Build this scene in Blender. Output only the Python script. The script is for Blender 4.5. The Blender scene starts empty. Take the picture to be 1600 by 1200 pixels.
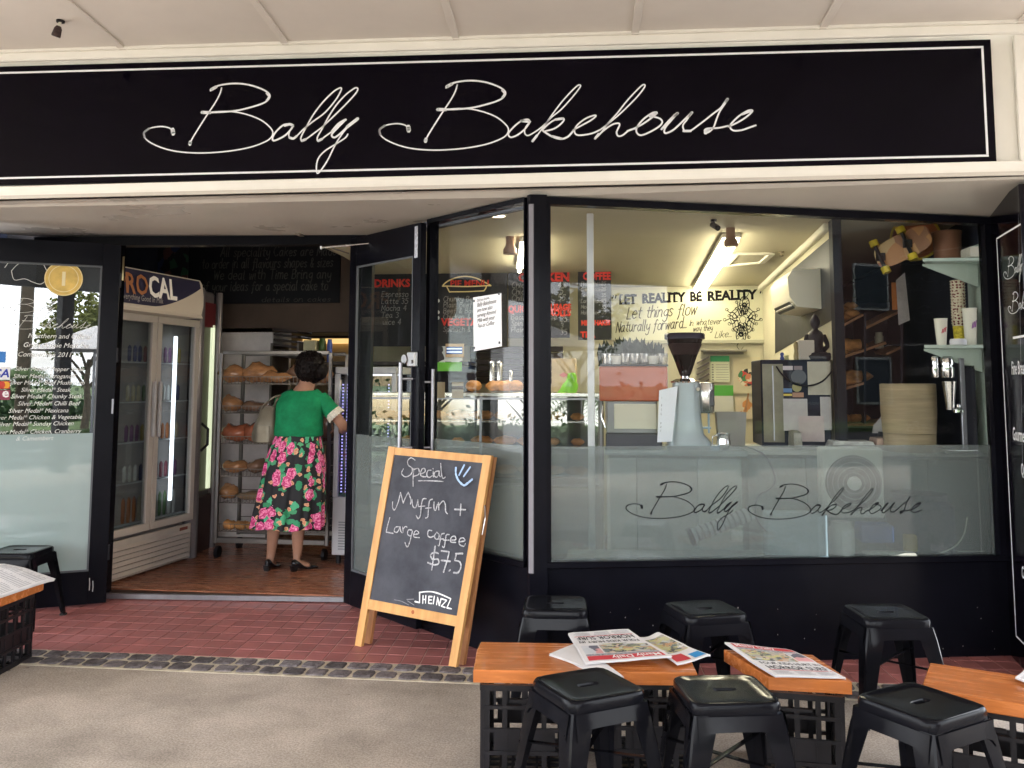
import bpy, bmesh, math, random
from math import sin, cos, tan, pi, radians, sqrt, atan2
from mathutils import Vector, Matrix, noise
random.seed(7)
scn = bpy.context.scene
col = scn.collection

# ------------------------------------------------------------------ camera
F = 1400.0; CX = 800.0; CY = 465.0; EYE = Vector((0, 0, 1.5))
YAW = radians(6.8); PITCH = radians(5.4); ROLL = radians(0.13)
_f = Vector((-sin(YAW)*cos(PITCH), cos(YAW)*cos(PITCH), sin(PITCH)))
_r0 = Vector((cos(YAW), sin(YAW), 0)); _u0 = _r0.cross(_f)
_r = _r0*cos(ROLL) + _u0*sin(ROLL); _u = -_r0*sin(ROLL) + _u0*cos(ROLL)
cd = bpy.data.cameras.new('camera'); cam = bpy.data.objects.new('camera', cd); col.objects.link(cam)
cam.matrix_world = Matrix(((_r.x, _u.x, -_f.x, 0), (_r.y, _u.y, -_f.y, 0), (_r.z, _u.z, -_f.z, 1.5), (0, 0, 0, 1)))
cd.sensor_width = 36; cd.lens = F/1600*36; cd.shift_y = (CY-600)/1600; cd.clip_end = 600; cd.clip_start = 0.05
scn.camera = cam

# ------------------------------------------------------------------ light
SUN_EL, SUN_AZ = radians(52), radians(205)     # high, behind the photographer
w = bpy.data.worlds.new('World'); scn.world = w; w.use_nodes = True
nt = w.node_tree; nt.nodes.clear()
N = nt.nodes.new; L = nt.links.new
out = N('ShaderNodeOutputWorld'); bg = N('ShaderNodeBackground'); bg.inputs[1].default_value = 0.15
sky = N('ShaderNodeTexSky'); sky.sky_type = 'NISHITA'; sky.sun_disc = False
sky.sun_elevation = SUN_EL; sky.sun_rotation = SUN_AZ; sky.dust_density = 3; sky.air_density = 1.2
tc = N('ShaderNodeTexCoord'); mp = N('ShaderNodeMapping'); mp.inputs[3].default_value = (1, 1, 3)
nz = N('ShaderNodeTexNoise'); nz.inputs['Scale'].default_value = 2.2; nz.inputs['Detail'].default_value = 6
cr = N('ShaderNodeValToRGB'); cr.color_ramp.elements[0].position = .34; cr.color_ramp.elements[1].position = .58
mx = N('ShaderNodeMix'); mx.data_type = 'RGBA'; mx.inputs['B'].default_value = (9.5, 9.8, 10.3, 1)
L(tc.outputs['Generated'], mp.inputs[0]); L(mp.outputs[0], nz.inputs['Vector']); L(nz.outputs[0], cr.inputs[0])
L(cr.outputs[0], mx.inputs['Factor']); L(sky.outputs[0], mx.inputs['A']); L(mx.outputs['Result'], bg.inputs[0]); L(bg.outputs[0], out.inputs[0])
sl = bpy.data.lights.new('sun', 'SUN'); sl.energy = 1.2; sl.angle = radians(12); sl.color = (1, .96, .9)
so = bpy.data.objects.new('sun', sl); col.objects.link(so)
sd = Vector((sin(SUN_AZ)*cos(SUN_EL), cos(SUN_AZ)*cos(SUN_EL), sin(SUN_EL)))
so.rotation_euler = (-sd).to_track_quat('-Z', 'Y').to_euler(); so.location = sd*30
v = scn.view_settings; v.view_transform = 'Standard'; v.look = 'None'; v.exposure = 2.82; v.gamma = 1; v.use_curve_mapping = False
scn.cycles.use_denoising = True
scn.cycles.max_bounces = 9; scn.cycles.diffuse_bounces = 4; scn.cycles.glossy_bounces = 4
scn.cycles.transparent_max_bounces = 24; scn.cycles.sample_clamp_indirect = 6

# ------------------------------------------------------------------ pixel -> place helpers (rays through the photograph meet a real plane)
def ray(x, y): return _f + _r*((x-CX)/F) - _u*((y-CY)/F)
def PY(x, y, Y): d = ray(x, y); return EYE + d*(Y/d.y)
def PX(x, y, X): d = ray(x, y); return EYE + d*(X/d.x)
def PZ(x, y, Z): d = ray(x, y); return EYE + d*((Z-1.5)/d.z)
def PP(x, y, a, b):
    n = Vector((b[1]-a[1], -(b[0]-a[0]), 0)); d = ray(x, y)
    return EYE + d*((Vector((a[0], a[1], 0))-EYE).dot(n)/d.dot(n))

# ------------------------------------------------------------------ mesh building
class MB:
    def __init__(s): s.v = []; s.f = []; s.uv = None; s.m = []
    def add(s, vs, fs, mi=0):
        o = len(s.v); s.v += [tuple(p) for p in vs]; s.f += [tuple(i+o for i in f) for f in fs]; s.m += [mi]*len(fs); return s
    def box(s, c, d, rz=0, rx=0, ry=0, ch=0, mi=0):
        c = Vector(c); hx, hy, hz = d[0]/2, d[1]/2, d[2]/2
        R = Matrix.Rotation(rz, 3, 'Z') @ Matrix.Rotation(ry, 3, 'Y') @ Matrix.Rotation(rx, 3, 'X')
        if ch <= 0:
            vs = [Vector((x, y, z)) for z in (-hz, hz) for y in (-hy, hy) for x in (-hx, hx)]
            fs = [(0, 2, 3, 1), (4, 5, 7, 6), (0, 1, 5, 4), (2, 6, 7, 3), (0, 4, 6, 2), (1, 3, 7, 5)]
        else:
            ch = min(ch, hx*.9, hy*.9, hz*.9)
            vs = []; idx = {}
            for sx in (-1, 1):
                for sy in (-1, 1):
                    for sz in (-1, 1):
                        for a in range(3):
                            p = [sx*(hx-ch), sy*(hy-ch), sz*(hz-ch)]; p[a] += (sx, sy, sz)[a]*ch
                            idx[(sx, sy, sz, a)] = len(vs); vs.append(Vector(p))
            fs = []
            for a in range(3):
                b, c2 = (a+1) % 3, (a+2) % 3
                for sg in (-1, 1):
                    q = []
                    for (t, u_) in ((-1, -1), (1, -1), (1, 1), (-1, 1)):
                        k = [0, 0, 0]; k[a] = sg; k[b] = t; k[c2] = u_; q.append(idx[(k[0], k[1], k[2], a)])
                    fs.append(tuple(q if sg > 0 else q[::-1]))
            for a in range(3):
                b, c2 = (a+1) % 3, (a+2) % 3
                for s1 in (-1, 1):
                    for s2 in (-1, 1):
                        k = [0, 0, 0]; k[b] = s1; k[c2] = s2
                        k[a] = -1; i0 = idx[(*k, b)]; i1 = idx[(*k, c2)]
                        k[a] = 1; i2 = idx[(*k, c2)]; i3 = idx[(*k, b)]
                        fs.append((i0, i1, i2, i3) if s1*s2 < 0 else (i3, i2, i1, i0))
            for sx in (-1, 1):
                for sy in (-1, 1):
                    for sz in (-1, 1):
                        q = (idx[(sx, sy, sz, 0)], idx[(sx, sy, sz, 1)], idx[(sx, sy, sz, 2)])
                        fs.append(q if sx*sy*sz > 0 else q[::-1])
        return s.add([c+R@p for p in vs], fs, mi)
    def beam(s, a, b, wd, th, up=(0, 0, 1), ch=0, mi=0):
        a = Vector(a); b = Vector(b); d = b-a; ln = d.length
        if ln < 1e-6: return s
        y = d/ln; z = Vector(up); x = y.cross(z)
        if x.length < 1e-4: x = y.cross(Vector((1, 0, 0)))
        x.normalize(); z = x.cross(y); t = MB().box((0, 0, 0), (wd, ln, th), ch=ch); c = (a+b)/2
        return s.add([c + x*p[0] + y*p[1] + z*p[2] for p in t.v], t.f, mi)
    def prism(s, pts, z0, z1, mi=0):     # plan polygon (ccw), z0/z1 number or list
        n = len(pts); g = lambda z, i: z[i] if isinstance(z, (list, tuple)) else z
        vs = [(p[0], p[1], g(z0, i)) for i, p in enumerate(pts)] + [(p[0], p[1], g(z1, i)) for i, p in enumerate(pts)]
        fs = [tuple(range(n))[::-1], tuple(range(n, 2*n))] + [(i, (i+1) % n, n+(i+1) % n, n+i) for i in range(n)]
        return s.add(vs, fs, mi)
    def slab(s, P, th, mi=0):            # 4 corner quad thickened backwards along its normal
        P = [Vector(p) for p in P]; n = (P[1]-P[0]).cross(P[3]-P[0]).normalized()*th
        vs = P + [p-n for p in P]
        return s.add(vs, [(0, 1, 2, 3), (7, 6, 5, 4), (0, 4, 5, 1), (1, 5, 6, 2), (2, 6, 7, 3), (3, 7, 4, 0)], mi)
    def lathe(s, prof, c=(0, 0, 0), n=24, axis=None, mi=0, cap=True):
        c = Vector(c); vs = []; fs = []
        q = Vector((0, 0, 1)).rotation_difference(Vector(axis).normalized()) if axis is not None else None
        for (r, z) in prof:
            for i in range(n):
                a = 2*pi*i/n; p = Vector((r*cos(a), r*sin(a), z)); vs.append(c + (q @ p if q else p))
        for k in range(len(prof)-1):
            for i in range(n):
                j = (i+1) % n; fs.append((k*n+i, k*n+j, (k+1)*n+j, (k+1)*n+i))
        if cap:
            if prof[0][0] > 1e-5: fs.append(tuple(range(n))[::-1])
            if prof[-1][0] > 1e-5: fs.append(tuple((len(prof)-1)*n+i for i in range(n)))
        return s.add(vs, fs, mi)
    def cyl(s, a, b, r, n=12, r2=None, mi=0):
        a = Vector(a); b = Vector(b); ln = (b-a).length
        return s.lathe([(r, 0), (r if r2 is None else r2, ln)], a, n, b-a, mi)
    def tube(s, pts, r, n=8, mi=0, closed=False):
        pts = [Vector(p) for p in pts]; m = len(pts); vs = []; fs = []; up = None
        for i, p in enumerate(pts):
            d = (pts[min(i+1, m-1)]-pts[max(i-1, 0)]).normalized()
            if up is None: up = d.orthogonal().normalized()
            x = (up - d*up.dot(d)); x = x.normalized() if x.length > 1e-5 else d.orthogonal().normalized(); up = x; y = d.cross(x)
            rr = r[i] if isinstance(r, (list, tuple)) else r
            for k in range(n):
                a = 2*pi*k/n; vs.append(p + x*(rr*cos(a)) + y*(rr*sin(a)))
        for i in range(m-1):
            for k in range(n):
                j = (k+1) % n; fs.append((i*n+k, i*n+j, (i+1)*n+j, (i+1)*n+k))
        fs += [tuple(range(n))[::-1], tuple((m-1)*n+k for k in range(n))]
        return s.add(vs, fs, mi)
    def rings(s, R, close=True, cap0=True, cap1=True, mi=0):
        n = len(R[0]); vs = [p for r in R for p in r]; fs = []
        for k in range(len(R)-1):
            for i in range(n if close else n-1):
                j = (i+1) % n; fs.append((k*n+i, k*n+j, (k+1)*n+j, (k+1)*n+i))
        if cap0: fs.append(tuple(range(n))[::-1])
        if cap1: fs.append(tuple((len(R)-1)*n+i for i in range(n)))
        return s.add(vs, fs, mi)
    def xf(s, M): s.v = [tuple(M @ Vector(p)) for p in s.v]; return s
    def mesh(s, name, mats, smooth=None):
        me = bpy.data.meshes.new(name); me.from_pydata(s.v, [], s.f)
        for m in (mats if isinstance(mats, (list, tuple)) else [mats]): me.materials.append(m)
        if len(me.materials) > 1: me.polygons.foreach_set('material_index', s.m)
        if smooth is not None:
            me.polygons.foreach_set('use_smooth', [True]*len(me.polygons)); me.set_sharp_from_angle(angle=radians(smooth))
        me.update(); return me
    def build(s, name, mats, parent=None, smooth=None, loc=None, rz=0, **kw):
        return link(name, s.mesh(name, mats, smooth), parent, loc, rz, **kw)

def link(name, me, parent=None, loc=None, rz=0, label=None, cat=None, group=None, kind=None):
    o = bpy.data.objects.new(name, me); col.objects.link(o)
    if parent is not None: o.parent = parent
    if loc is not None: o.location = loc
    if rz: o.rotation_euler = (0, 0, rz)
    return tag(o, label, cat, group, kind)
def tag(o, label=None, cat=None, group=None, kind=None):
    if label: o['label'] = label
    if cat: o['category'] = cat
    if group: o['group'] = group
    if kind: o['kind'] = kind
    return o
def thing(name, label, cat, loc=(0, 0, 0), rz=0, group=None):
    return link(name, None, None, loc, rz, label, cat, group)
def struct(name, mb, m, smooth=None, parent=None):
    return mb.build(name, m, parent, smooth, kind=None if parent else 'structure')
def copy_tree(o, parent=None):
    c = o.copy(); col.objects.link(c); c.parent = parent
    for ch in list(o.children): copy_tree(ch, c)
    return c

# ------------------------------------------------------------------ materials
MC = {}
def M(name, c, rough=.5, metal=0, var=0, vs=8, bump=0, bs=60, spec=.22, coat=0, stretch=None, emit=None, es=1, rnd=0, c2=None, detail=5, trans=0, rvar=0, ior=1.5):
    if name in MC: return MC[name]
    m = bpy.data.materials.new(name); m.use_nodes = True; t = m.node_tree; n = t.nodes; b = n['Principled BSDF']; l = t.links.new
    b.inputs['Base Color'].default_value = (*c, 1); b.inputs['Roughness'].default_value = rough; b.inputs['Metallic'].default_value = metal
    b.inputs['Specular IOR Level'].default_value = spec; b.inputs['IOR'].default_value = ior; b.inputs['Coat Weight'].default_value = coat; b.inputs['Coat Roughness'].default_value = .08
    if emit: b.inputs['Emission Color'].default_value = (*emit, 1); b.inputs['Emission Strength'].default_value = es
    if trans: b.inputs['Transmission Weight'].default_value = trans
    src = None
    if var or bump or c2 or rvar:
        tc = n.new('ShaderNodeTexCoord'); mp = n.new('ShaderNodeMapping'); l(tc.outputs['Object'], mp.inputs[0])
        if stretch: mp.inputs[3].default_value = stretch
        if rnd:
            oi = n.new('ShaderNodeObjectInfo'); vm = n.new('ShaderNodeVectorMath'); vm.operation = 'SCALE'; vm.inputs[0].default_value = (17, 31, 11)
            l(oi.outputs['Random'], vm.inputs['Scale']); l(vm.outputs[0], mp.inputs[1])
        nz = n.new('ShaderNodeTexNoise'); nz.inputs['Scale'].default_value = vs; nz.inputs['Detail'].default_value = detail; nz.inputs['Roughness'].default_value = .62; l(mp.outputs[0], nz.inputs['Vector'])
        if var or c2:
            cr = n.new('ShaderNodeValToRGB'); e = cr.color_ramp.elements; e[0].position = .3; e[1].position = .7
            a = [x*(1-var) for x in c]; bb = list(c2) if c2 else [min(1, x*(1+var)) for x in c]
            e[0].color = (*a, 1); e[1].color = (*bb, 1); l(nz.outputs[0], cr.inputs[0]); src = cr.outputs[0]
        if rvar:
            mr = n.new('ShaderNodeMapRange'); mr.inputs[1].default_value = .3; mr.inputs[2].default_value = .7
            mr.inputs[3].default_value = max(.02, rough-rvar); mr.inputs[4].default_value = min(1, rough+rvar); l(nz.outputs[0], mr.inputs[0]); l(mr.outputs[0], b.inputs['Roughness'])
        if bump:
            n2 = n.new('ShaderNodeTexNoise'); n2.inputs['Scale'].default_value = bs; n2.inputs['Detail'].default_value = 4; l(mp.outputs[0], n2.inputs['Vector'])
            bp = n.new('ShaderNodeBump'); bp.inputs['Strength'].default_value = bump; bp.inputs['Distance'].default_value = .004; l(n2.outputs[0], bp.inputs['Height']); l(bp.outputs[0], b.inputs['Normal'])
    if rnd:
        oi2 = n.new('ShaderNodeObjectInfo'); mr = n.new('ShaderNodeMapRange'); mr.inputs[3].default_value = 1-rnd; mr.inputs[4].default_value = 1+rnd
        l(oi2.outputs['Random'], mr.inputs[0]); hs = n.new('ShaderNodeHueSaturation'); l(mr.outputs[0], hs.inputs['Value'])
        if src: l(src, hs.inputs['Color'])
        else: hs.inputs['Color'].default_value = (*c, 1)
        src = hs.outputs[0]
    if src: l(src, b.inputs['Base Color'])
    MC[name] = m; return m
def glassmat(name, base=.045, tint=(1, 1, 1), rough=0.0, haze=0.0, hazecol=(.8, .85, .85)):
    if name in MC: return MC[name]
    m = bpy.data.materials.new(name); m.use_nodes = True; t = m.node_tree; n = t.nodes; n.clear(); l = t.links.new
    o = n.new('ShaderNodeOutputMaterial'); mx = n.new('ShaderNodeMixShader'); tr = n.new('ShaderNodeBsdfTransparent'); gl = n.new('ShaderNodeBsdfGlossy')
    tr.inputs[0].default_value = (*tint, 1); gl.inputs['Roughness'].default_value = rough
    lw = n.new('ShaderNodeLayerWeight'); lw.inputs[0].default_value = .5
    p = n.new('ShaderNodeMath'); p.operation = 'POWER'; p.inputs[1].default_value = 5; l(lw.outputs['Facing'], p.inputs[0])
    q = n.new('ShaderNodeMath'); q.operation = 'MULTIPLY_ADD'; q.inputs[1].default_value = 1-base; q.inputs[2].default_value = base; l(p.outputs[0], q.inputs[0])
    l(q.outputs[0], mx.inputs[0]); l(gl.outputs[0], mx.inputs[2])
    if haze:
        df = n.new('ShaderNodeBsdfDiffuse'); tl = n.new('ShaderNodeBsdfTranslucent'); df.inputs[0].default_value = (*hazecol, 1); tl.inputs[0].default_value = (*hazecol, 1)
        a = n.new('ShaderNodeMixShader'); a.inputs[0].default_value = .35; l(df.outputs[0], a.inputs[1]); l(tl.outputs[0], a.inputs[2])
        b = n.new('ShaderNodeMixShader'); b.inputs[0].default_value = haze; l(tr.outputs[0], b.inputs[1]); l(a.outputs[0], b.inputs[2]); l(b.outputs[0], mx.inputs[1])
        tcn = n.new('ShaderNodeTexCoord'); nz = n.new('ShaderNodeTexNoise'); nz.inputs['Scale'].default_value = 3; nz.inputs['Detail'].default_value = 6
        mr = n.new('ShaderNodeMapRange'); mr.inputs[3].default_value = haze*.86; mr.inputs[4].default_value = min(1, haze*1.12)
        l(tcn.outputs['Object'], nz.inputs['Vector']); l(nz.outputs[0], mr.inputs[0]); l(mr.outputs[0], b.inputs[0])
    else: l(tr.outputs[0], mx.inputs[1])
    l(mx.outputs[0], o.inputs[0]); MC[name] = m; return m
def emis(name, c, s):
    return M(name, (.8, .8, .8), emit=c, es=s)
def patches(name, cols, scale=18, rough=.6, stretch=(1, 1, 1), seed=0, rnd=1.0):      # printed picture: cells in given inks
    if name in MC: return MC[name]
    m = bpy.data.materials.new(name); m.use_nodes = True; t = m.node_tree; n = t.nodes; b = n['Principled BSDF']; l = t.links.new
    b.inputs['Roughness'].default_value = rough
    tc = n.new('ShaderNodeTexCoord'); mp = n.new('ShaderNodeMapping'); mp.inputs[1].default_value = (seed, seed*2, 0); mp.inputs[3].default_value = stretch
    nz = n.new('ShaderNodeTexNoise'); nz.inputs['Scale'].default_value = scale*.7; nz.inputs['Detail'].default_value = 3
    vm = n.new('ShaderNodeVectorMath'); vm.operation = 'MULTIPLY_ADD'; vm.inputs[1].default_value = (.08, .08, .08)
    vo = n.new('ShaderNodeTexVoronoi'); vo.inputs['Scale'].default_value = scale; vo.inputs['Randomness'].default_value = rnd
    l(tc.outputs['Object'], mp.inputs[0]); l(mp.outputs[0], nz.inputs['Vector']); l(nz.outputs['Color'], vm.inputs[0]); l(mp.outputs[0], vm.inputs[2]); l(vm.outputs[0], vo.inputs['Vector'])
    sp = n.new('ShaderNodeSeparateColor'); l(vo.outputs['Color'], sp.inputs[0])
    cr = n.new('ShaderNodeValToRGB'); cr.color_ramp.interpolation = 'CONSTANT'; e = cr.color_ramp.elements
    for i, c in enumerate(cols):
        el = e[i] if i < 2 else e.new(i/len(cols)); el.position = i/len(cols); el.color = (*c, 1)
    l(sp.outputs[0], cr.inputs[0]); l(cr.outputs[0], b.inputs['Base Color']); MC[name] = m; return m

# ------------------------------------------------------------------ writing
def crv(pts, sub=5):
    if len(pts) < 3: return [tuple(p) for p in pts]
    o = []
    for i in range(len(pts)-1):
        p0 = pts[max(i-1, 0)]; p1 = pts[i]; p2 = pts[i+1]; p3 = pts[min(i+2, len(pts)-1)]
        for k in range(sub):
            t = k/sub; q = []
            for a in range(len(p1)):
                q.append(.5*(2*p1[a] + (p2[a]-p0[a])*t + (2*p0[a]-5*p1[a]+4*p2[a]-p3[a])*t*t + (3*p1[a]-p0[a]-3*p2[a]+p3[a])*t**3))
            o.append(tuple(q))
    o.append(tuple(pts[-1])); return o
def ribbon(pts, wd):                      # 2-D polyline (x, y[, w]) -> 2-D quads
    n = len(pts); vs = []; fs = []
    for i, p in enumerate(pts):
        a = pts[max(i-1, 0)]; b = pts[min(i+1, n-1)]; dx, dy = b[0]-a[0], b[1]-a[1]; l = sqrt(dx*dx+dy*dy) or 1
        h = (p[2] if len(p) > 2 else wd)/2
        vs += [(p[0]-dy/l*h, p[1]+dx/l*h), (p[0]+dy/l*h, p[1]-dx/l*h)]
    for i in range(n-1): fs.append((2*i+1, 2*i+3, 2*i+2, 2*i))
    for e, s_ in ((0, 1), (n-1, -1)):      # round caps
        p = pts[e]; h = (p[2] if len(p) > 2 else wd)/2; o = len(vs)
        vs += [(p[0]+h*cos(k*pi/3), p[1]+h*sin(k*pi/3)) for k in range(6)]; fs.append(tuple(range(o, o+6)))
    return vs, fs
GL = {'a': "3,3.4 1.4,4 0,2 1.2,0 2.6,1 3,3.8|3,4 3,1 3.7,0", 'b': "0,6.5 0,0|0,3 1.5,4 3,2.4 1.6,0 0,.8", 'c': "3,3.3 1.5,4 0,2 1.5,0 3,.7",
'd': "3,3 1.5,4 0,2 1.5,0 3,1|3,6.5 3,0", 'e': "0,2.1 3,2.3 2.2,4 .8,3.7 0,2 1.2,0 3,.6", 'f': "3,6 2.2,6.6 1.3,5.4 1.2,0 .6,-2|0,3.8 2.6,3.8",
'g': "3,3.5 1.5,4 0,2.2 1.5,.4 3,1.8|3,4 3,-1.4 1.5,-2.7 0,-1.8", 'h': "0,6.5 0,0|0,2.5 1.5,4 2.8,3 2.8,0", 'i': "0,4 0,.6 .6,0|0,5.4 .15,5.7", 'j': "1,4 1,-1.6 0,-2.4|1,5.4 1.1,5.7",
'k': "0,6.5 0,0|2.6,4 .1,1.6|.9,2.3 2.8,0", 'l': "0,6.5 0,.7 .8,0", 'm': "0,4 0,0|0,2.8 1.1,4 2,3 2,0|2,2.8 3.1,4 4,3 4,0", 'n': "0,4 0,0|0,2.6 1.5,4 2.7,3 2.8,.5 3.3,0",
'o': "1.6,4 .2,3.2 .2,.8 1.6,0 3,.8 3,3.2 1.6,4", 'p': "0,4 0,-2.5|0,3 1.5,4 3,2.4 1.5,.2 0,1", 'q': "3,3.4 1.5,4 0,2 1.5,0 3,1|3,4 3,-2.5", 'r': "0,4 0,0|0,2.4 1.1,3.9 2.3,3.6",
's': "2.6,3.4 1.3,4 .3,3 2.4,1.2 1.3,0 0,.6", 't': "1.2,6 1.2,.9 2.5,.1|0,4 2.5,4", 'u': "0,4 .1,1 1.3,0 2.7,1.2|2.8,4 2.8,.6 3.4,0", 'v': "0,4 1.4,0|1.4,0 2.8,4", 'w': "0,4 1,0|1,0 2,3.6|2,3.6 3,0|3,0 4,4",
'x': "0,4 2.8,0|2.8,4 0,0", 'y': "0,4 .2,1.6 1.4,.8 2.8,2|2.9,4 2.8,-1.4 1.2,-2.6 .2,-1.8", 'z': "0,4 2.8,4|2.8,4 0,0|0,0 2.8,0",
'A': "0,0 2,6.5|2,6.5 4,0|.8,2.4 3.2,2.4", 'B': "0,0 0,6.5|0,6.5 2.6,6.4 3,5 1.8,3.5 0,3.4|0,3.4 2.8,3.2 3.4,1.6 2.2,.1 0,0", 'C': "3.6,5.6 2,6.6 0,4.4 0,2 1.8,0 3.6,1",
'D': "0,0 0,6.5|0,6.5 3,5.8 3.8,3.2 2.8,.6 0,0", 'E': "3.2,6.5 0,6.5|0,6.5 0,0|0,0 3.2,0|0,3.4 2.6,3.4", 'F': "3.2,6.5 0,6.5|0,6.5 0,0|0,3.4 2.6,3.4", 'G': "3.6,5.6 2,6.6 0,4.4 0,2 1.8,0 3.6,1.2|3.6,1.2 3.6,3|3.6,3 2,3",
'H': "0,0 0,6.5|3.4,0 3.4,6.5|0,3.3 3.4,3.3", 'I': "0,0 0,6.5", 'K': "0,0 0,6.5|3.2,6.5 0,3|1,3.8 3.4,0", 'L': "0,6.5 0,0|0,0 3,0", 'M': "0,0 .3,6.5|.3,6.5 2.2,2|2.2,2 4.1,6.5|4.1,6.5 4.4,0",
'N': "0,0 0,6.5|0,6.5 3.4,0|3.4,0 3.4,6.5", 'O': "2,6.6 .1,4.8 .1,1.8 2,0 3.9,1.8 3.9,4.8 2,6.6", 'P': "0,0 0,6.5|0,6.5 2.8,6.3 3.2,4.8 2,3.2 0,3", 'Q': "2,6.6 .1,4.8 .1,1.8 2,0 3.9,1.8 3.9,4.8 2,6.6|2.4,1.6 4.2,-.6",
'R': "0,0 0,6.5|0,6.5 2.8,6.3 3.2,4.8 2,3.4 0,3.2|1.4,3.3 3.4,0", 'S': "3.4,5.7 1.8,6.6 .3,5.2 1.6,3.6 3.3,2.2 2.4,.2 0,.8", 'T': "0,6.5 4,6.5|2,6.5 2,0", 'U': "0,6.5 0,1.6 1.8,0 3.6,1.6 3.6,6.5", 'V': "0,6.5 1.9,0|1.9,0 3.8,6.5",
'W': "0,6.5 1.2,0|1.2,0 2.4,5|2.4,5 3.6,0|3.6,0 4.8,6.5", 'Y': "0,6.5 1.8,3.2|3.6,6.5 1.2,-.4", 'Z': "0,6.5 3.4,6.5|3.4,6.5 0,0|0,0 3.4,0",
'$': "3,5.2 1.6,5.8 .3,4.6 1.6,3.2 3,2 1.8,.6 0,1.2|1.8,7 1.4,-.8", '7': "0,6.4 3.2,6.4|3.2,6.4 1.3,0|.6,3.2 3,3.2", '5': "3.2,6.5 .6,6.5|.6,6.5 .4,3.8|.4,3.8 2,4.2 3.2,2.6 2.4,.3 0,0", '.': "0,0 .2,.3", ',': "0,.4 -.3,-.8", '+': "0,3.4 3.4,3.4|1.7,5 1.7,1.7",
'&': "3,0 .6,4.6 1.2,6.2 2.2,5 .2,2 1.2,0 3.2,2.4", '4': "2.4,0 2.4,6.5|2.4,6.5 0,2|0,2 3.4,2", '3': "0,6 1.6,6.5 2.8,5 1.2,3.5|1.2,3.5 3,2 1.6,0 0,.6", '0': "1.5,6.5 0,3.2 1.5,0 3,3.2 1.5,6.5", '6': "2.8,6 .6,4 .2,1.4 1.6,0 2.8,1.6 1.4,3.2 .3,2", "'": "0,6.5 -.2,5.2", '-': "0,3 2,3", '|': "0,0 0,6.5"}
def hand(text, size, wd, slant=0.0, jit=.0, gap=1.3, seed=1):   # chalk / brush writing -> list of 2-D ribbons; size = cap height
    rg = random.Random(seed); k = size/6.5; x = 0; out = []
    for ch in text:
        if ch == ' ': x += 3.0; continue
        g = GL.get(ch)
        if not g: x += 2; continue
        mxx = 0; dy = rg.uniform(-jit, jit)*2; sc = 1+rg.uniform(-jit, jit)
        for st in g.split('|'):
            pts = [tuple(float(q) for q in p.split(',')) for p in st.split()]
            mxx = max(mxx, max(p[0] for p in pts))
            pts = [((x+(p[0]*sc))*k + slant*(p[1]*k), (p[1]*sc+dy)*k) for p in pts]
            pts = crv(pts, 4) if len(pts) > 2 else [pts[0], ((pts[0][0]+pts[1][0])/2+rg.uniform(-jit, jit)*k*.6, (pts[0][1]+pts[1][1])/2), pts[1]]
            out.append([(p[0], p[1], wd*rg.uniform(.8, 1.15) if i % 2 else wd) for i, p in enumerate(pts)])
        x += mxx*sc + gap
    return out, x*k
def flat(ribs, f, off=.0012, wd=.01):       # 2-D ribbons through a surface map f(u, v, offset) -> MB
    mb = MB()
    for i, p in enumerate(ribs):
        vs, fs = ribbon(p, wd); mb.add([f(q[0], q[1], off+(i % 5)*.00012) for q in vs], fs)
    return mb
def ftext(s, size, align='CENTER', bold=0, shear=0, sx=1):    # printed text -> (verts2d, faces), size = text size
    c = bpy.data.curves.new('t', 'FONT'); c.body = s; c.size = size; c.align_x = align; c.offset = bold; c.shear = shear; c.resolution_u = 2
    o = bpy.data.objects.new('t', c); me = bpy.data.meshes.new_from_object(o)
    vs = [(q.co.x*sx, q.co.y) for q in me.vertices]; fs = [tuple(p.vertices) for p in me.polygons]
    bpy.data.objects.remove(o); bpy.data.curves.remove(c); bpy.data.meshes.remove(me); return vs, fs
def put(mb, tx, f, u0, v0, off=.0012):
    vs, fs = tx; return mb.add([f(u0+q[0], v0+q[1], off) for q in vs], fs)
def plane_map(o, ux, vy):                 # metres along two unit axes from an origin
    o = Vector(o); ux = Vector(ux).normalized(); vy = Vector(vy).normalized(); n = ux.cross(vy)
    return lambda u_, v_, off=0: o + ux*u_ + vy*v_ + n*off
def wall_map(a, b, z0=0):                 # facing the viewer, u from a to b
    return plane_map((a[0], a[1], z0), (b[0]-a[0], b[1]-a[1], 0), (0, 0, 1))
def shift(ribs, du, dv, k=1): return [[(p[0]*k+du, p[1]*k+dv, *(q*k for q in p[2:])) for p in r] for r in ribs]

# ================================================================== colours
black = M('black_gloss_paint', (.005, .005, .008), .22, spec=.12, ior=1.4, var=.2, vs=3, bump=.02, bs=25, rvar=.03)
blackm = M('black_satin', (.010, .009, .012), .45, spec=.25)
navy = M('sign_black', (.003, .002, .005), .07, spec=.14, ior=1.35, var=.2, vs=2)
white = M('white_paint', (.86, .82, .74), .5, var=.05, vs=3, bump=.05, bs=30)
cream = M('cream_paint', (.68, .66, .52), .6, var=.06, vs=2)
alu = M('aluminium', (.30, .30, .33), .38, 1, var=.1, vs=20, stretch=(1, 1, .1))
steel = M('stainless', (.66, .65, .64), .22, 1, rvar=.06, vs=12)
chrome = M('chrome', (.8, .8, .82), .07, 1)
signwhite = M('sign_white_vinyl', (.84, .84, .86), .5)
chalk = M('chalk', (.60, .59, .60), .9, var=.25, vs=180)
chalkdim = M('chalk_dim', (.20, .195, .20), .9, var=.4, vs=60)
bluechalk = M('blue_chalk', (.36, .50, .74), .9, var=.2, vs=150)
redchalk = M('red_chalk', (.55, .045, .035), .8, var=.3, vs=60)
ink = M('black_ink', (.006, .006, .008), .6, spec=.08)
paper = M('paper', (.80, .80, .80), .75, var=.03, vs=5)
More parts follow.
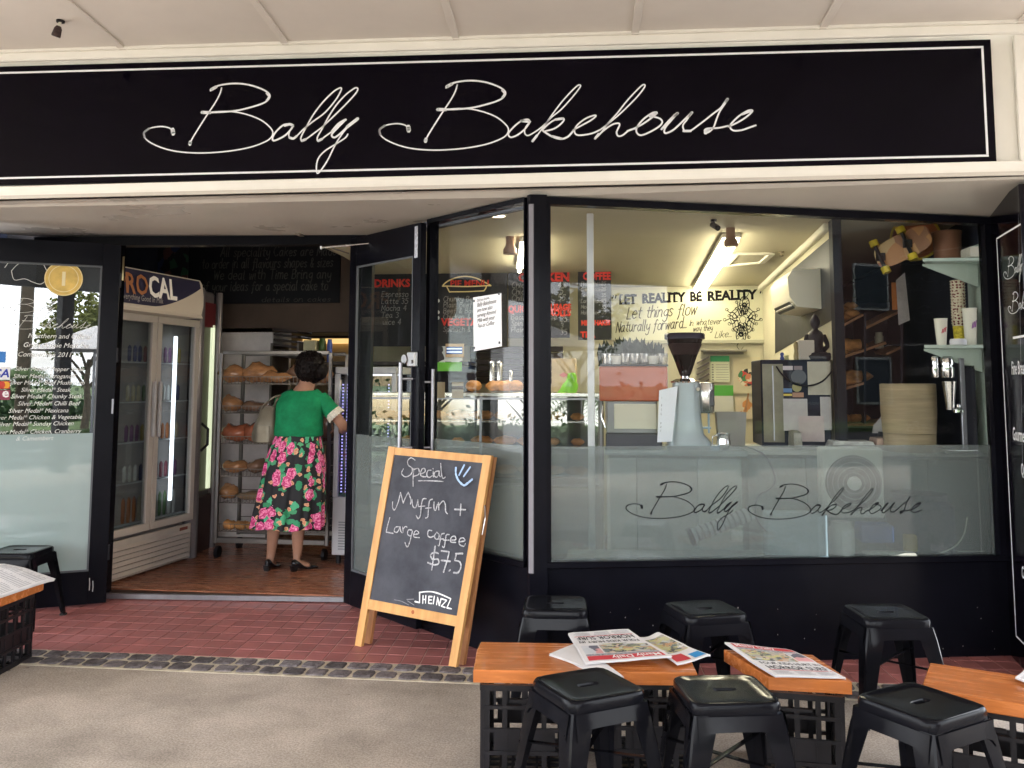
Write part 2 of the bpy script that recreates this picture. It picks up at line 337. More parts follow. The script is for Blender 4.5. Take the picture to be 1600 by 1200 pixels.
pane = glassmat('window_glass', .016, (.95, .96, .95))
pane_leaf = glassmat('leaf_glass', .035, (.9, .93, .93))
pane_door = glassmat('door_glass', .13, (.80, .84, .83))
frost = glassmat('frosted_film', .025, (.88, .92, .91), 0, .40, (.27, .305, .305))
frost_door = glassmat('frosted_film_door', .05, (.86, .92, .91), 0, .72, (.50, .60, .59))
dispglass = glassmat('display_glass', .16)

# ================================================================== ground
def concrete():
    m = M('pavement_concrete', (.37, .325, .28), .82, var=.22, vs=1.6, bump=.25, bs=170, c2=(.60, .53, .47), detail=8)
    t = m.node_tree; n = t.nodes; l = t.links.new; b = n['Principled BSDF']; src = b.inputs['Base Color'].links[0].from_socket
    tc = n.new('ShaderNodeTexCoord')
    nz = n.new('ShaderNodeTexNoise'); nz.inputs['Scale'].default_value = 105; nz.inputs['Detail'].default_value = 8; nz.inputs['Roughness'].default_value = .8; l(tc.outputs['Object'], nz.inputs[0])
    r = n.new('ShaderNodeValToRGB'); r.color_ramp.elements[0].position = .40; r.color_ramp.elements[0].color = (.50, .47, .44, 1); r.color_ramp.elements[1].position = .58; r.color_ramp.elements[1].color = (1.22, 1.2, 1.16, 1)
    l(nz.outputs[0], r.inputs[0]); mx = n.new('ShaderNodeMix'); mx.data_type = 'RGBA'; mx.blend_type = 'MULTIPLY'; mx.inputs['Factor'].default_value = .75; l(src, mx.inputs['A']); l(r.outputs[0], mx.inputs['B'])
    # small dark stains with a shape of their own
    vo = n.new('ShaderNodeTexVoronoi'); vo.inputs['Scale'].default_value = 4.2; l(tc.outputs['Object'], vo.inputs['Vector'])
    n3 = n.new('ShaderNodeTexNoise'); n3.inputs['Scale'].default_value = 26; l(tc.outputs['Object'], n3.inputs[0])
    ad = n.new('ShaderNodeMath'); ad.operation = 'MULTIPLY_ADD'; ad.inputs[1].default_value = .10; l(n3.outputs[0], ad.inputs[0]); l(vo.outputs['Distance'], ad.inputs[2])
    r3 = n.new('ShaderNodeValToRGB'); r3.color_ramp.elements[0].position = .118; r3.color_ramp.elements[0].color = (.36, .30, .28, 1); r3.color_ramp.elements[1].position = .13; r3.color_ramp.elements[1].color = (1, 1, 1, 1)
    l(ad.outputs[0], r3.inputs[0]); m2 = n.new('ShaderNodeMix'); m2.data_type = 'RGBA'; m2.blend_type = 'MULTIPLY'; m2.inputs['Factor'].default_value = .8; l(mx.outputs['Result'], m2.inputs['A']); l(r3.outputs[0], m2.inputs['B'])
    l(m2.outputs['Result'], b.inputs['Base Color']); return m
conc = concrete()
struct('pavement', MB().prism([(-30, -4.2), (30, -4.2), (30, 4.575), (-30, 4.575)], -.3, 0), conc)
struct('road', MB().prism([(-60, -16), (60, -16), (60, -4.35), (-60, -4.35)], -.34, -.13), M('asphalt', (.05, .05, .052), .9, var=.2, vs=3, bump=.4, bs=200))
struct('kerb', MB().box((0, -4.275, -.15), (60, .146, .3), ch=.02), M('kerb_stone', (.36, .35, .32), .8, var=.12))
struct('far_ground', MB().prism([(-300, -300), (300, -300), (300, -16), (-300, -16)], -.34, 0), M('far_verge', (.09, .13, .05), .95, var=.4, vs=.6))
struct('road_marking', MB().prism([(-60, -10.1), (60, -10.1), (60, -10), (-60, -10)], -.13, -.126), M('road_paint', (.75, .75, .72), .7))
# setts
mortar = M('mortar', (.50, .44, .34), .9, var=.25, vs=14, bump=.5, bs=120)
strip = struct('sett_strip', MB().prism([(-7, 4.577), (4, 4.577), (4, 4.835), (-7, 4.835)], -.3, .003), mortar)
sett = M('basalt_sett', (.12, .105, .11), .72, var=.6, vs=26, bump=1.0, bs=70, rnd=.35)
sm = []
for k in range(8):
    rg = random.Random(k); R = []
    def sq(h, z, jt):
        a = []
        for i in range(16):
            an = 2*pi*i/16+.0; rr = (abs(cos(an))**6+abs(sin(an))**6)**(-1/6)
            a.append((h*rr*cos(an)*1.06+rg.uniform(-jt, jt), h*rr*sin(an)+rg.uniform(-jt, jt), z+rg.uniform(-jt, jt)*.3))
        return a
    R = [sq(.0515, -.02, .002), sq(.0515, .005, .003), sq(.045, .0115, .004), sq(.02, .013, .004)]
    sm.append(MB().rings(R, cap0=False).mesh('sett', sett))
rg = random.Random(3)
for row in range(2):
    x = -3.9+row*.06
    while x < 2.7:
        o = link('sett', sm[rg.randrange(8)], strip, (x, 4.645+row*.122+rg.uniform(-.005, .005), -.002+rg.uniform(-.002, .002)), rg.choice((0, pi))+rg.uniform(-.07, .07)); x += .121+rg.uniform(-.004, .006)
# quarry tiles of the porch
porch = struct('porch_floor', MB().prism([(-7, 4.837), (4, 4.837), (4, 6.25), (-7, 6.25)], -.3, .0005), M('grout', (.62, .48, .43), .9, var=.3, vs=9))
tile = M('red_quarry_tile', (.34, .125, .118), .45, var=.22, vs=5, bump=.12, bs=60, rnd=.09, rvar=.12)
SK = -.06; TW, TD = .1065, .147
tv = [(0, 0), (TW-.005, 0), (TW-.005+SK*(TD-.007), TD-.007), (SK*(TD-.007), TD-.007)]
tb = MB(); tb.prism(tv, 0, .003); top = tb.v[4:]; tb.v[4:] = [(p[0]+(.0012 if i in (0, 3) else -.0012), p[1]+(.0012 if i < 2 else -.0012), p[2]) for i, p in enumerate(top)]
tme = tb.mesh('tile', tile); S0 = (-1.80, 6.06); S1 = (-.47, 4.84); W0 = (-.45, 4.86); W1 = (2.135, 5.40)
cells = []
for r_ in range(10):
    y = 4.842+r_*TD
    for c_ in range(-62, 32):
        x = c_*TW+SK*(y-4.84)
        if y > 6.13 or x < -5.2: continue
        if x > S1[0]-.1 and (y+TD < W0[1]+(x-W0[0])*.209-1 or y > W0[1]+(x+.1-W0[0])*.209+.02): continue
        if S0[0] < x < S1[0] and y > S0[1]+(x+.05-S0[0])*(S1[1]-S0[1])/(S1[0]-S0[0])+.1: continue
        if x > 2.12: continue
        p = Vector((x, y, 0))-EYE; px = p.dot(_r)/p.dot(_f)*F+CX
        cells.append((0 if -20 < px < 1620 else 1, (p.length), x, y))
cells.sort()
rg = random.Random(5)
for c_ in cells[:300]: link('tile', tme, porch, (c_[2], c_[3], .0006+rg.uniform(0, .0012)))
rest = MB()
for c_ in cells[300:]: rest.add([(p[0]+c_[2], p[1]+c_[3], p[2]+.0008) for p in tb.v], tb.f)
rest.build('tile_field', tile, porch, kind='stuff')

# ================================================================== awning over the footpath
aw = M('awning_paint', (.66, .60, .53), .7, var=.05, vs=1.5, bump=.05, bs=12, rnd=.02)
SLX = -.0143
AZ = lambda y, x=-3.69: 3.445+(4.78-y)*.063+SLX*(x+3.69)
bx = [(PY(195, 90, 4.78).x + k*.985) for k in range(-6, 9)]
bd = -.044
awn = struct('awning_roof', MB().add([(-9, 4.9, AZ(4.9)+.12), (8, 4.9, AZ(4.9)+.12), (8, -3.7, AZ(-3.7)+.12), (-9, -3.7, AZ(-3.7)+.12), (-9, 4.9, AZ(4.9)+.2), (8, 4.9, AZ(4.9)+.2), (8, -3.7, AZ(-3.7)+.2), (-9, -3.7, AZ(-3.7)+.2)],
    [(0, 1, 2, 3), (7, 6, 5, 4), (0, 4, 5, 1), (1, 5, 6, 2), (2, 6, 7, 3), (3, 7, 4, 0)]), M('roof_sheet', (.5, .5, .5), .6))
for i in range(len(bx)-1):
    a0, a1 = bx[i]+.003, bx[i+1]-.003
    q = [(a0, 4.79), (a0-bd*8.4, -3.61), (a1-bd*8.4, -3.61), (a1, 4.79)]
    MB().prism(q, [AZ(p[1], p[0]) for p in q], [AZ(p[1], p[0])+.012 for p in q]).build('ceiling_panel', aw, awn)
    b = MB(); b.beam((bx[i], 4.77, AZ(4.77, bx[i])-.006), (bx[i]-bd*8.37, -3.6, AZ(-3.6, bx[i])-.006), .042, .013, ch=.003); b.build('batten', aw, awn)
struct('awning_beam', MB().box((-.5, -3.68, 3.55), (17, .09, .95), ch=.006), M('awning_edge', (.16, .17, .18), .5))
cn = MB(); zx = lambda x, o: 3.445+SLX*(x+3.69)+o
cn.beam((-9, 4.765, zx(-9, -.035)), (7, 4.765, zx(7, -.035)), .03, .05, ch=.006); cn.beam((-9, 4.755, zx(-9, -.004)), (7, 4.755, zx(7, -.004)), .05, .012); struct('cornice', cn, white)
# flood lamp under the awning
p = PZ(95, 26, AZ(4.2)); t = thing('flood_lamp', 'small dark adjustable lamp head fixed to the awning ceiling beside a batten', 'lamp', (p.x, p.y, AZ(p.y)))
MB().cyl((0, 0, 0), (0, 0, -.02), .022, 12).build('base', blackm, t)
MB().cyl((0, 0, -.012), (-.012, 0, -.05), .008, 8).build('arm', M('old_white_plastic', (.6, .56, .45), .6), t)
MB().lathe([(.012, 0), (.02, .015), (.024, .055), (.022, .06)], (-.008, 0, -.04), 14, (-.35, .1, -1)).build('lamp_head', M('rusty_black', (.05, .03, .028), .6, var=.5, vs=60), t, 40)

# ================================================================== fascia and sign
FY = 4.78
fb = MB(); fb.add([(x, y, z) for x in (-8, 4.8) for y in (FY+.02, FY+.12) for z in (2.57, 3.43+SLX*(x+3.69))], [(0, 1, 3, 2), (4, 6, 7, 5), (0, 4, 5, 1), (2, 3, 7, 6), (0, 2, 6, 4), (1, 5, 7, 3)]); struct('fascia_wall', fb, white)
struct('fascia_rail', MB().box((-1.9, FY-.005, 2.592), (8.62, .05, .078), ch=.004), white)
fp = MB(); fp.box((3.05, FY+.005, 2.945), (2.0, .02, .71), ch=.003); fp.box((3.05, FY-.006, 2.945), (1.9, .004, .63)); struct('fascia_end_panel', fp, white)
sg = thing('fascia_sign', 'long black shop sign with white handwritten name above the bakery front', 'sign', (-1.8, FY-.03, 2.96))
sx0, sx1 = -5.6, 1.925
sz0 = lambda x: 2.640-.0034*(x+3.69)
sz1 = lambda x: 3.353-.0143*(x+3.69)
def sband(x0, x1, a0, a1, b0, b1, y, th): return MB().add([(x0, y, a0), (x1, y, a1), (x1, y, b1), (x0, y, b0), (x0, y+th, a0), (x1, y+th, a1), (x1, y+th, b1), (x0, y+th, b0)], [(0, 1, 2, 3), (7, 6, 5, 4), (0, 4, 5, 1), (1, 5, 6, 2), (2, 6, 7, 3), (3, 7, 4, 0)])
loc = lambda mb: mb.xf(Matrix.Translation((1.8, -(FY-.03), -2.96)))
loc(sband(sx0, sx1, sz0(sx0), sz0(sx1), sz1(sx0), sz1(sx1), FY-.027, .03)).build('board', navy, sg)
bl = MB(); yy = FY-.0285
xe = sx1-.037
for q_ in (sband(sx0, xe, sz1(sx0)-.045, sz1(xe)-.045, sz1(sx0)-.034, sz1(xe)-.034, yy, .002), sband(sx0, xe, sz0(sx0)+.034, sz0(xe)+.034, sz0(sx0)+.045, sz0(xe)+.045, yy, .002), sband(xe-.011, xe, sz0(xe)+.046, sz0(xe)+.046, sz1(xe)-.046, sz1(xe)-.046, yy, .002)): bl.add(q_.v, q_.f)
loc(bl).build('border_line', signwhite, sg)
R1 = lambda s, w_: [((float(a)/5.714+200), float(b)/5.714+110, w_) for a, b in (q.split(',') for q in s.split())]
R2 = lambda s, w_: [((float(a)*.15+400), float(b)*.15+110, w_) for a, b in (q.split(',') for q in s.split())]
R3 = lambda s, w_: [((float(a)/7.273+780), float(b)/7.273+110, w_) for a, b in (q.split(',') for q in s.split())]
R4 = lambda s, w_: [((float(a)/7.273+980), float(b)/7.273+110, w_) for a, b in (q.split(',') for q in s.split())]
Bst = [R1("837,158 820,215 780,290 710,395 630,520 575,610 555,655", 2.6), R1("738,182 775,150 850,128 960,118 1080,130 1190,165 1250,200 1268,235 1240,275 1180,305 1080,335 970,360 850,372 700,378 665,378", 3),
  R1("665,378 850,368 960,372 1080,400 1190,445 1270,510 1295,560 1270,610 1200,650 1080,690 900,722 680,738 480,730 330,700 210,650 150,600 145,555 190,520 290,502 370,515 405,548", 2.4)]
blobs = [R1("745,172 790,148", 5.6), R1("662,376 735,378", 5.4), R1("400,530 405,565", 7.5), R1("558,640 555,660", 6), R1("150,600 145,555 190,520", 3.6), R1("1240,205 1262,235 1240,272", 4.2)]
ALLY = [R2("390,585 375,566 340,560 280,575 210,640 175,700 185,733 240,715 310,675 370,610 388,575", 3.2), R2("388,575 350,640 345,690 380,713 430,680 500,610 600,530 720,440 830,310 885,215 888,185 860,190 800,230 700,330 600,460 520,600 470,700 485,735 540,705 600,660 680,600 740,545 840,450 950,340 1040,240 1062,195 1040,182 1000,205 930,260 840,360 760,480 690,610 640,700 655,738 720,690 790,640", 2.7),
  R2("790,640 860,560 935,515", 4.4), R2("930,520 850,600 790,670 820,700 890,650 950,590", 3.4), R2("950,590 1060,505", 5.6), R2("1060,510 950,600 880,690 820,790 740,950 650,1072 630,1020 650,920 720,840 830,770 930,705 958,665", 2.6), R2("300,575 350,562 385,575", 4.6), R2("350,700 390,710 425,685", 4.2), R2("650,735 690,715", 4.4), R2("480,735 520,718", 4.4)]
AKE = [R3("350,590 335,562 290,562 230,590 160,650 105,720 130,760 200,740 280,680 330,620 350,585", 2.8), R3("350,585 300,650 290,710 325,742 400,705 490,640 600,530 700,450 820,320 900,220 925,175 895,172 820,240 720,350 620,480 520,620 440,730 385,805", 2.4), R3("490,680 560,610 640,560 720,545 735,568 690,620 620,665 520,692", 2.8), R3("500,690 600,752 700,780 780,755 840,690", 3.2),
  R3("840,690 850,675 940,625 1040,570 1100,520 1070,515 980,550 890,620 855,685 880,733 960,735 1060,715 1150,675", 2.7), R3("1150,675 1260,590 1400,470 1560,310 1640,210 1656,168 1610,182 1454,345 1340,490 1230,610 1150,720 1095,775", 2.4), R3("1095,775 1180,690 1280,620 1350,602 1368,625 1335,700 1350,745 1400,740 1480,680 1560,662", 2.8), R3("380,805 430,740", 4.2), R3("1090,775 1130,725", 4), R3("640,560 725,548", 4), R3("250,575 350,585", 4.2), R3("600,750 710,778", 4)]
OUSE = [R4("0,690 60,670 160,620 250,560 320,505 335,478 280,488 180,560 110,650 110,710 160,738 260,700 360,640 398,590 370,548 290,525", 2.9), R4("390,670 460,590 540,510 572,488", 3.6), R4("572,488 500,570 440,640 420,690 440,715 520,680 610,600 700,510 732,480", 3), R4("725,485 680,560 635,620 640,670 670,695 730,680 800,630 880,570 980,490 1060,430 1110,360 1140,330", 2.7), R4("1140,330 1110,380 1050,470 1010,570 980,650 930,700 890,710 880,680 920,660 1040,655 1150,630", 2.7),
  R4("1150,640 1240,600 1340,540 1410,480 1420,455 1370,460 1270,520 1180,610 1170,650 1210,685 1300,680 1390,650 1460,625", 2.9), R4("260,520 330,485", 5.5), R4("530,520 572,488", 4.6), R4("700,520 735,480", 4.6), R4("1120,355 1140,328", 4.6), R4("890,710 920,670", 6), R4("1300,500 1415,458", 4), R4("640,690 720,690", 4)]
def topl(ribs, dx=0, dy=0):
    o = []
    for r_ in ribs:
        q = [PY(p[0]+dx, p[1]+dy, FY-.03) for p in r_]; o.append(crv([(a.x+1.8, a.z-2.96, p[2]*.0033) for a, p in zip(q, r_)], 4))
    return o
LB = topl(Bst+blobs+ALLY); LK = topl(Bst+blobs, 368, -4.5)+topl(AKE+OUSE); LOGO = LB+LK
fm = plane_map((0, 0, 0), (1, 0, 0), (0, 0, 1))
flat(LOGO, fm, .0022).build('lettering', signwhite, sg)
def bbox(r): xs = [p[0] for q in r for p in q]; ys = [p[1] for q in r for p in q]; return min(xs), min(ys), max(xs), max(ys)

# soffit between the fascia and the set-back shop windows
soff = M('soffit_paint', (.60, .55, .48), .30, var=.06, vs=1.2, rvar=.06)
P = [(-7, 4.74), (3.6, 4.74), (3.6, 4.9), (2.3, 5.5), (W1[0]+.02, W1[1]+.03), (W0[0], W0[1]+.02), (S1[0]-.03, S1[1]+.04), (S0[0]+.02, S0[1]+.08), (-4.14, 6.02), (-5.5, 4.95), (-7, 4.95)]
zz = [2.553, 2.553, 2.55, 2.455, 2.455, 2.525, 2.525, 2.53, 2.545, 2.553, 2.553]
sf = MB(); sf.prism(P, zz, [z+.02 for z in zz]); struct('soffit', sf, soff)

# ================================================================== shopfront timber
def frame_between(mb, a, b, z0, z1, th, off=0):     # upright board along a plan line
    a = Vector((a[0], a[1], 0)); b = Vector((b[0], b[1], 0)); u = (b-a).normalized(); n = Vector((u.y, -u.x, 0))
    P = [a+n*off, b+n*off, b+n*(off-th), a+n*(off-th)]
    return mb.prism([(p.x, p.y) for p in P], z0, z1)
def lerp(a, b, t): return (a[0]+(b[0]-a[0])*t, a[1]+(b[1]-a[1])*t)
def along(a, b, d):
    l = sqrt((b[0]-a[0])**2+(b[1]-a[1])**2); return lerp(a, b, d/l)
ln = lambda a, b: sqrt((b[0]-a[0])**2+(b[1]-a[1])**2)
SILL, HEAD, FZ = .545, 2.47, 1.155
wl = MB(); frame_between(wl, W0, W1, 0, SILL-.03, .09); struct('stall_riser', wl, black)
wl = MB(); frame_between(wl, S0, (S1[0]-.02, S1[1]+.02), 0, SILL-.03, .09); struct('stall_riser', wl, black)
def shop_window(a, b, label, zt0, zt1, left=.03, right=.03, top=.04, film=True):
    t = thing('shop_window', label, 'window', (a[0], a[1], 0), atan2(b[1]-a[1], b[0]-a[0])); Lw = ln(a, b)
    f = MB(); f.box((Lw/2, .03, SILL-.012), (Lw, .11, .036), ch=.005); f.build('sill', black, t)
    f = MB(); f.add([(0, -.02, zt0-top), (Lw, -.02, zt1-top), (Lw, .05, zt1-top), (0, .05, zt0-top), (0, -.02, zt0), (Lw, -.02, zt1), (Lw, .05, zt1), (0, .05, zt0)], [(0, 1, 2, 3), (7, 6, 5, 4), (0, 4, 5, 1), (1, 5, 6, 2), (2, 6, 7, 3), (3, 7, 4, 0)]); f.build('head', black, t)
    f = MB(); f.prism([(0, -.018), (left, -.018), (left, .05), (0, .05)], SILL+.007, zt0-top-.001); f.build('stile', black, t)
    f = MB(); f.prism([(Lw-right, -.018), (Lw, -.018), (Lw, .05), (Lw-right, .05)], SILL+.007, zt1-top-.001); f.build('stile', black, t)
    g = MB(); g.add([(left, .02, SILL), (Lw-right, .02, SILL), (Lw-right, .02, zt1-top), (left, .02, zt0-top), (left, .026, SILL), (Lw-right, .026, SILL), (Lw-right, .026, zt1-top), (left, .026, zt0-top)], [(0, 1, 2, 3), (7, 6, 5, 4), (0, 4, 5, 1), (1, 5, 6, 2), (2, 6, 7, 3), (3, 7, 4, 0)])
    g.build('pane', pane, t)
    if film: MB().box((Lw/2, .0178, (SILL+FZ)/2+.004), (Lw-left-right, .001, FZ-SILL-.008)).build('frosted_film', frost, t)
    return t, plane_map((0, .0165, 0), (1, 0, 0), (0, 0, 1)), Lw
wr, wrm, Lr = shop_window((W0[0]+.02, W0[1]), W1, 'wide shop window with frosted lower band and black shop name right of the corner post', 2.52, 2.452, .062, .045)
LX0, LZ0, LX1, LZ1 = bbox(LOGO)
def place_px(ribs, a, b, pxl, pxr, pyb):       # scale + place a 2-D drawing between two pixels on a wall line
    x0, y0, x1, y1 = bbox(ribs); p = PP(*pxl, a, b); q = PP(*pxr, a, b)
    A = Vector((a[0], a[1], 0)); ua = (Vector((p.x, p.y, 0))-A).length; ub = (Vector((q.x, q.y, 0))-A).length; k = (ub-ua)/(x1-x0)
    return shift(ribs, ua-x0*k, PP(*pyb, a, b).z-y0*k, k)
a_ = (W0[0]+.02, W0[1])
lg = place_px(LOGO, a_, W1, (979, 790), (1443, 785), (1120, 829))
lg = [[(p[0], p[1], p[2]*1.05) for p in r_] for r_ in lg]
flat(lg, wrm, .0012).build('lettering', ink, wr)
# splayed window between the open door leaf and the corner post
pA = PP(668, 600, S0, S1); SA = (pA.x, pA.y)
ws, wsm, Ls = shop_window(SA, (S1[0]-.03, S1[1]+.028), 'narrow splayed shop window between the open door and the corner post', 2.522, 2.52, .035, .006, .028)
# corner post
t = thing('corner_post', 'black timber corner post with a bright aluminium strip between two windows', 'post', (S1[0]+.01, S1[1], 0))
MB().prism([(-.034, -.006), (-.015, -.03), (.035, -.02), (.075, -.010), (.075, .05), (-.03, .07)], 0, 2.525).build('post', black, t)
MB().prism([(-.022, -.034), (.004, -.040), (.006, -.028), (-.019, -.022)], .50, 2.47).build('metal_strip', M('strip_alu', (.20, .19, .21), .5, .6), t)
# splay poster
def px_quad(pts, a, b, off):
    n = Vector((b[1]-a[1], -(b[0]-a[0]), 0)).normalized(); return [PP(*p, a, b)+n*off for p in pts]
Q = px_quad([(741, 549), (785, 541), (784, 458), (740, 465)], S0, S1, .004)
t = thing('notice', 'white printed notice about almond milk taped inside the splayed window', 'notice', tuple(Q[0]))
MB().slab([q-Q[0] for q in Q], .001).build('sheet', M('notice_paper', (.85, .85, .87), .7, emit=None), t)
nm = plane_map((0, 0, 0), Q[1]-Q[0], Q[3]-Q[0]); mb = MB(); W_ = (Q[1]-Q[0]).length; H_ = (Q[3]-Q[0]).length
for i, s in enumerate(['Did you know...', 'Bally Bakehouse', 'are now also', 'serving Almond', 'Milk with your', 'Tea or Coffee']):
    put(mb, ftext(s, .034 if i else .024, 'LEFT', shear=.35, sx=.8), nm, W_*.14, H_*(.90-.097*i))
mb.build('lettering', ink, t)
for q in ((.04, .06), (.94, .95), (.05, .93), (.93, .07)): MB().box(tuple(nm(W_*q[0], H_*q[1], .002)), (.012, .003, .014)).build('tape', M('dark_tape', (.08, .09, .10), .5), t)

sp_ = MB(); rg = random.Random(21); uw = (Vector((*W1, 0))-Vector((*W0, 0))).normalized(); nw = Vector((uw.y, -uw.x, 0))
for i in range(34):
    p = Vector((*W0, 0))+uw*rg.uniform(.1, 2.55)+nw*.0012; z = abs(rg.gauss(0, .14))+.02; s_ = rg.uniform(.0015, .005); sp_.add([p+Vector((0, 0, z)), p+uw*s_+Vector((0, 0, z)), p+uw*s_*.8+Vector((0, 0, z+s_*1.6)), p+Vector((0, 0, z+s_))], [(0, 1, 2, 3)])
tag(sp_.build('paint_specks', M('bare_specks', (.42, .40, .38), .8)), None, None, None, 'stuff')
# doorway
D0 = (-4.16, 5.93); D1 = (-1.76, 6.09); J0 = along(D0, D1, .63); J1 = along(D0, D1, 2.36)
dw = thing('door_frame', 'black timber frame around the wide open shop doorway', 'door frame', (D0[0], D0[1], 0))
def lo(mb, o): return mb.xf(Matrix.Translation((-o[0], -o[1], 0)))
m_ = MB(); frame_between(m_, D0, D1, 2.465, 2.53, .10, .02); lo(m_, D0).build('head', black, dw)
m_ = MB(); frame_between(m_, along(D0, D1, .57), J0, 0, 2.464, .09, .012); lo(m_, D0).build('jamb', black, dw)
m_ = MB(); frame_between(m_, J1, along(J1, D1, .09), 0, 2.464, .09, .012); lo(m_, D0).build('jamb', M('worn_black_paint', (.012, .012, .014), .35, var=.3, vs=20), dw)
m_ = MB(); frame_between(m_, along(D0, D1, .0), along(D0, D1, .565), 0, 2.464, .04, -.03); lo(m_, D0).build('side_panel', black, dw)
m_ = MB(); frame_between(m_, J0, J1, .012, .045, .03, .015); lo(m_, D0).build('threshold', alu, dw)
m_ = MB(); p = PP(190, 420, D0, D1); 
for px in (186.5, 195): q = PP(px, 420, D0, D1); m_.box((q.x, q.y-.02, q.z), (.012, .006, .17))
lo(m_, D0).build('strike_plate', M('brass', (.55, .42, .22), .35, 1), dw)
# chipped paint at the foot of the right jamb: flakes standing on the wood
m_ = MB(); rg = random.Random(9); q0 = Vector((*J1, 0))
for i in range(46):
    z = .05+abs(rg.gauss(0, .12)); x = rg.uniform(.0, .028); m_.box((q0.x+x, q0.y-.0125+x*.067, z), (rg.uniform(.002, .007), .0012, rg.uniform(.003, .016)))
lo(m_, D0).build('paint_chips', M('bare_undercoat', (.5, .48, .46), .8), dw, kind='stuff')

def leaf(label, hinge, dr, Wd, z0, z1, stile, stile2, tr, brl, flip=1, film=True, gm=None):
    t = thing('shop_door', label, 'door', (hinge[0], hinge[1], 0), atan2(dr[1], dr[0]))
    T = .045; y = -T/2*flip
    b = MB(); b.box((stile/2, y, (z0+z1)/2), (stile, T, z1-z0), ch=.003); b.build('stile', black, t)
    b = MB(); b.box((Wd-stile2/2, y, (z0+z1)/2), (stile2, T, z1-z0), ch=.003); b.build('stile', black, t)
    b = MB(); b.box((Wd/2, y, z1-tr/2), (Wd-stile-stile2-.001, T-.002, tr)); b.build('top_rail', black, t)
    b = MB(); b.box((Wd/2, y, z0+brl/2), (Wd-stile-stile2-.001, T-.002, brl)); b.build('bottom_rail', black, t)
    cx = (stile+Wd-stile2)/2; gw = Wd-stile-stile2
    b = MB(); zl, zh = z0+brl, z1-tr
    for (c, d) in (((cx, 0, zl+.006), (gw, .012, .012)), ((cx, 0, zh-.006), (gw, .012, .012)), ((stile+.006, 0, (zl+zh)/2), (.012, .012, zh-zl-.026)), ((Wd-stile2-.006, 0, (zl+zh)/2), (.012, .012, zh-zl-.026))): b.box((c[0], y-flip*.012, c[2]), d)
    b.build('glazing_bead', M('bead_grey', (.10, .105, .115), .3), t)
    MB().box((cx, y, (zl+zh)/2), (gw, .006, zh-zl)).build('pane', gm or pane_door, t)
    if film: MB().box((cx, y-flip*.004, (zl+FZ)/2), (gw-.02, .001, FZ-zl-.01)).build('frosted_film', frost if flip > 0 else frost_door, t)
    return t, y
# right leaf, folded back along the splay: hinge at the doorway
hr = (S0[0]-.015, S0[1]-.045); pB = PP(664, 600, hr, (hr[0]+.734, hr[1]-.679)); Wr = ln(hr, (pB.x, pB.y))
lr_, yr = leaf('black door leaf folded back beside the sandwich board, with long handle and lock', hr, (.734, -.679), Wr, .03, 2.49, .085, .085, .20, .22, 1, gm=pane_leaf)
h = MB(); hx = Wr-.12
h.cyl((hx, -.10, 1.02), (hx, -.10, 1.62), .013, 14); h.cyl((hx, -.10, 1.10), (hx+.05, -.04, 1.10), .008); h.cyl((hx, -.10, 1.52), (hx+.05, -.04, 1.52), .008); h.build('handle', alu, lr_, 40)
h = MB(); hx = Wr+.012
h.cyl((hx, .05, 1.02), (hx, .05, 1.58), .012, 14); h.cyl((hx, .05, 1.10), (hx-.04, .0, 1.10), .008); h.cyl((hx, .05, 1.50), (hx-.04, .0, 1.50), .008); h.build('handle', alu, lr_, 40)
lk = MB(); lk.box((Wr-.05, -.062, 1.64), (.085, .03, .095), ch=.006); lk.cyl((Wr-.11, -.05, 1.64), (Wr-.11, -.085, 1.64), .03, 20); lk.cyl((Wr-.03, -.07, 1.625), (Wr-.03, -.088, 1.625), .011, 14); lk.build('lock', M('lock_steel', (.32, .31, .31), .35, 1), lr_, 40)
MB().box((Wr-.04, -.05, 2.37), (.035, .006, .20), ch=.002).build('bolt_plate', M('worn_alu', (.5, .5, .54), .4, 1, var=.4, vs=40), lr_)
# left leaf
hl = (-3.46, 5.86); dl = (-.87, -.5); zt = PP(150, 416, hl, (hl[0]+dl[0], hl[1]+dl[1])).z; zb = PP(150, 890, hl, (hl[0]+dl[0], hl[1]+dl[1])).z
ll_, yl = leaf('open black door leaf with gold medal sticker and white pie list on the glass', hl, dl, .95, .02, zt+.155, .115, .115, .155, zb-.02, -1, film=True)
h = MB(); 
for z in (.35, 1.68, 2.2): h.box((-.004, .04, z), (.012, .03, .10), ch=.003)
h.build('hinge', blackm, ll_)
MB().box((.012, yl+.0245, 1.33), (.012, .003, .10)).build('strike_plate', alu, ll_)
h = MB(); h.tube([(.085, .046, .10), (.083, .0465, .13), (.086, .046, .17)], .003, 5); h.tube([(.105, .046, .11), (.104, .0465, .15), (.107, .046, .19)], .003, 5); h.build('scratch', M('scratch', (.5, .5, .5), .8), ll_)
# drawing on the left leaf: local u runs towards the viewer's left, so mirror it for reading
lm_ = lambda u_, v_, off=0: Vector((-u_, yl+.0045+off, v_))     # u measured rightwards (negative local x)
def lpx(x, y): q = PP(x, y, hl, (hl[0]+dl[0], hl[1]+dl[1])); return -sqrt((q.x-hl[0])**2+(q.y-hl[1])**2), q.z
gx0, gz0 = lpx(100, 436)
vinyl = M('door_vinyl_white', (.66, .66, .64), .5)
md = MB(); md.lathe([(.0, 0), (.118, 0), (.118, .001), (0, .001)], lm_(gx0, gz0, 0), 40, (0, 1, 0)); md.build('medal_disc', M('gold_vinyl', (.62, .42, .12), .4, .3, var=.2, vs=14), ll_)
md = MB()
for rr in (.112, .088): md.add(*[[tuple(lm_(gx0+(rr+d)*cos(k*pi/24), gz0+(rr+d)*sin(k*pi/24), .0016)) for k in range(48) for d in (0, .004)], [(2*k, 2*k+1, (2*k+3) % 96, (2*k+2) % 96) for k in range(48)]])
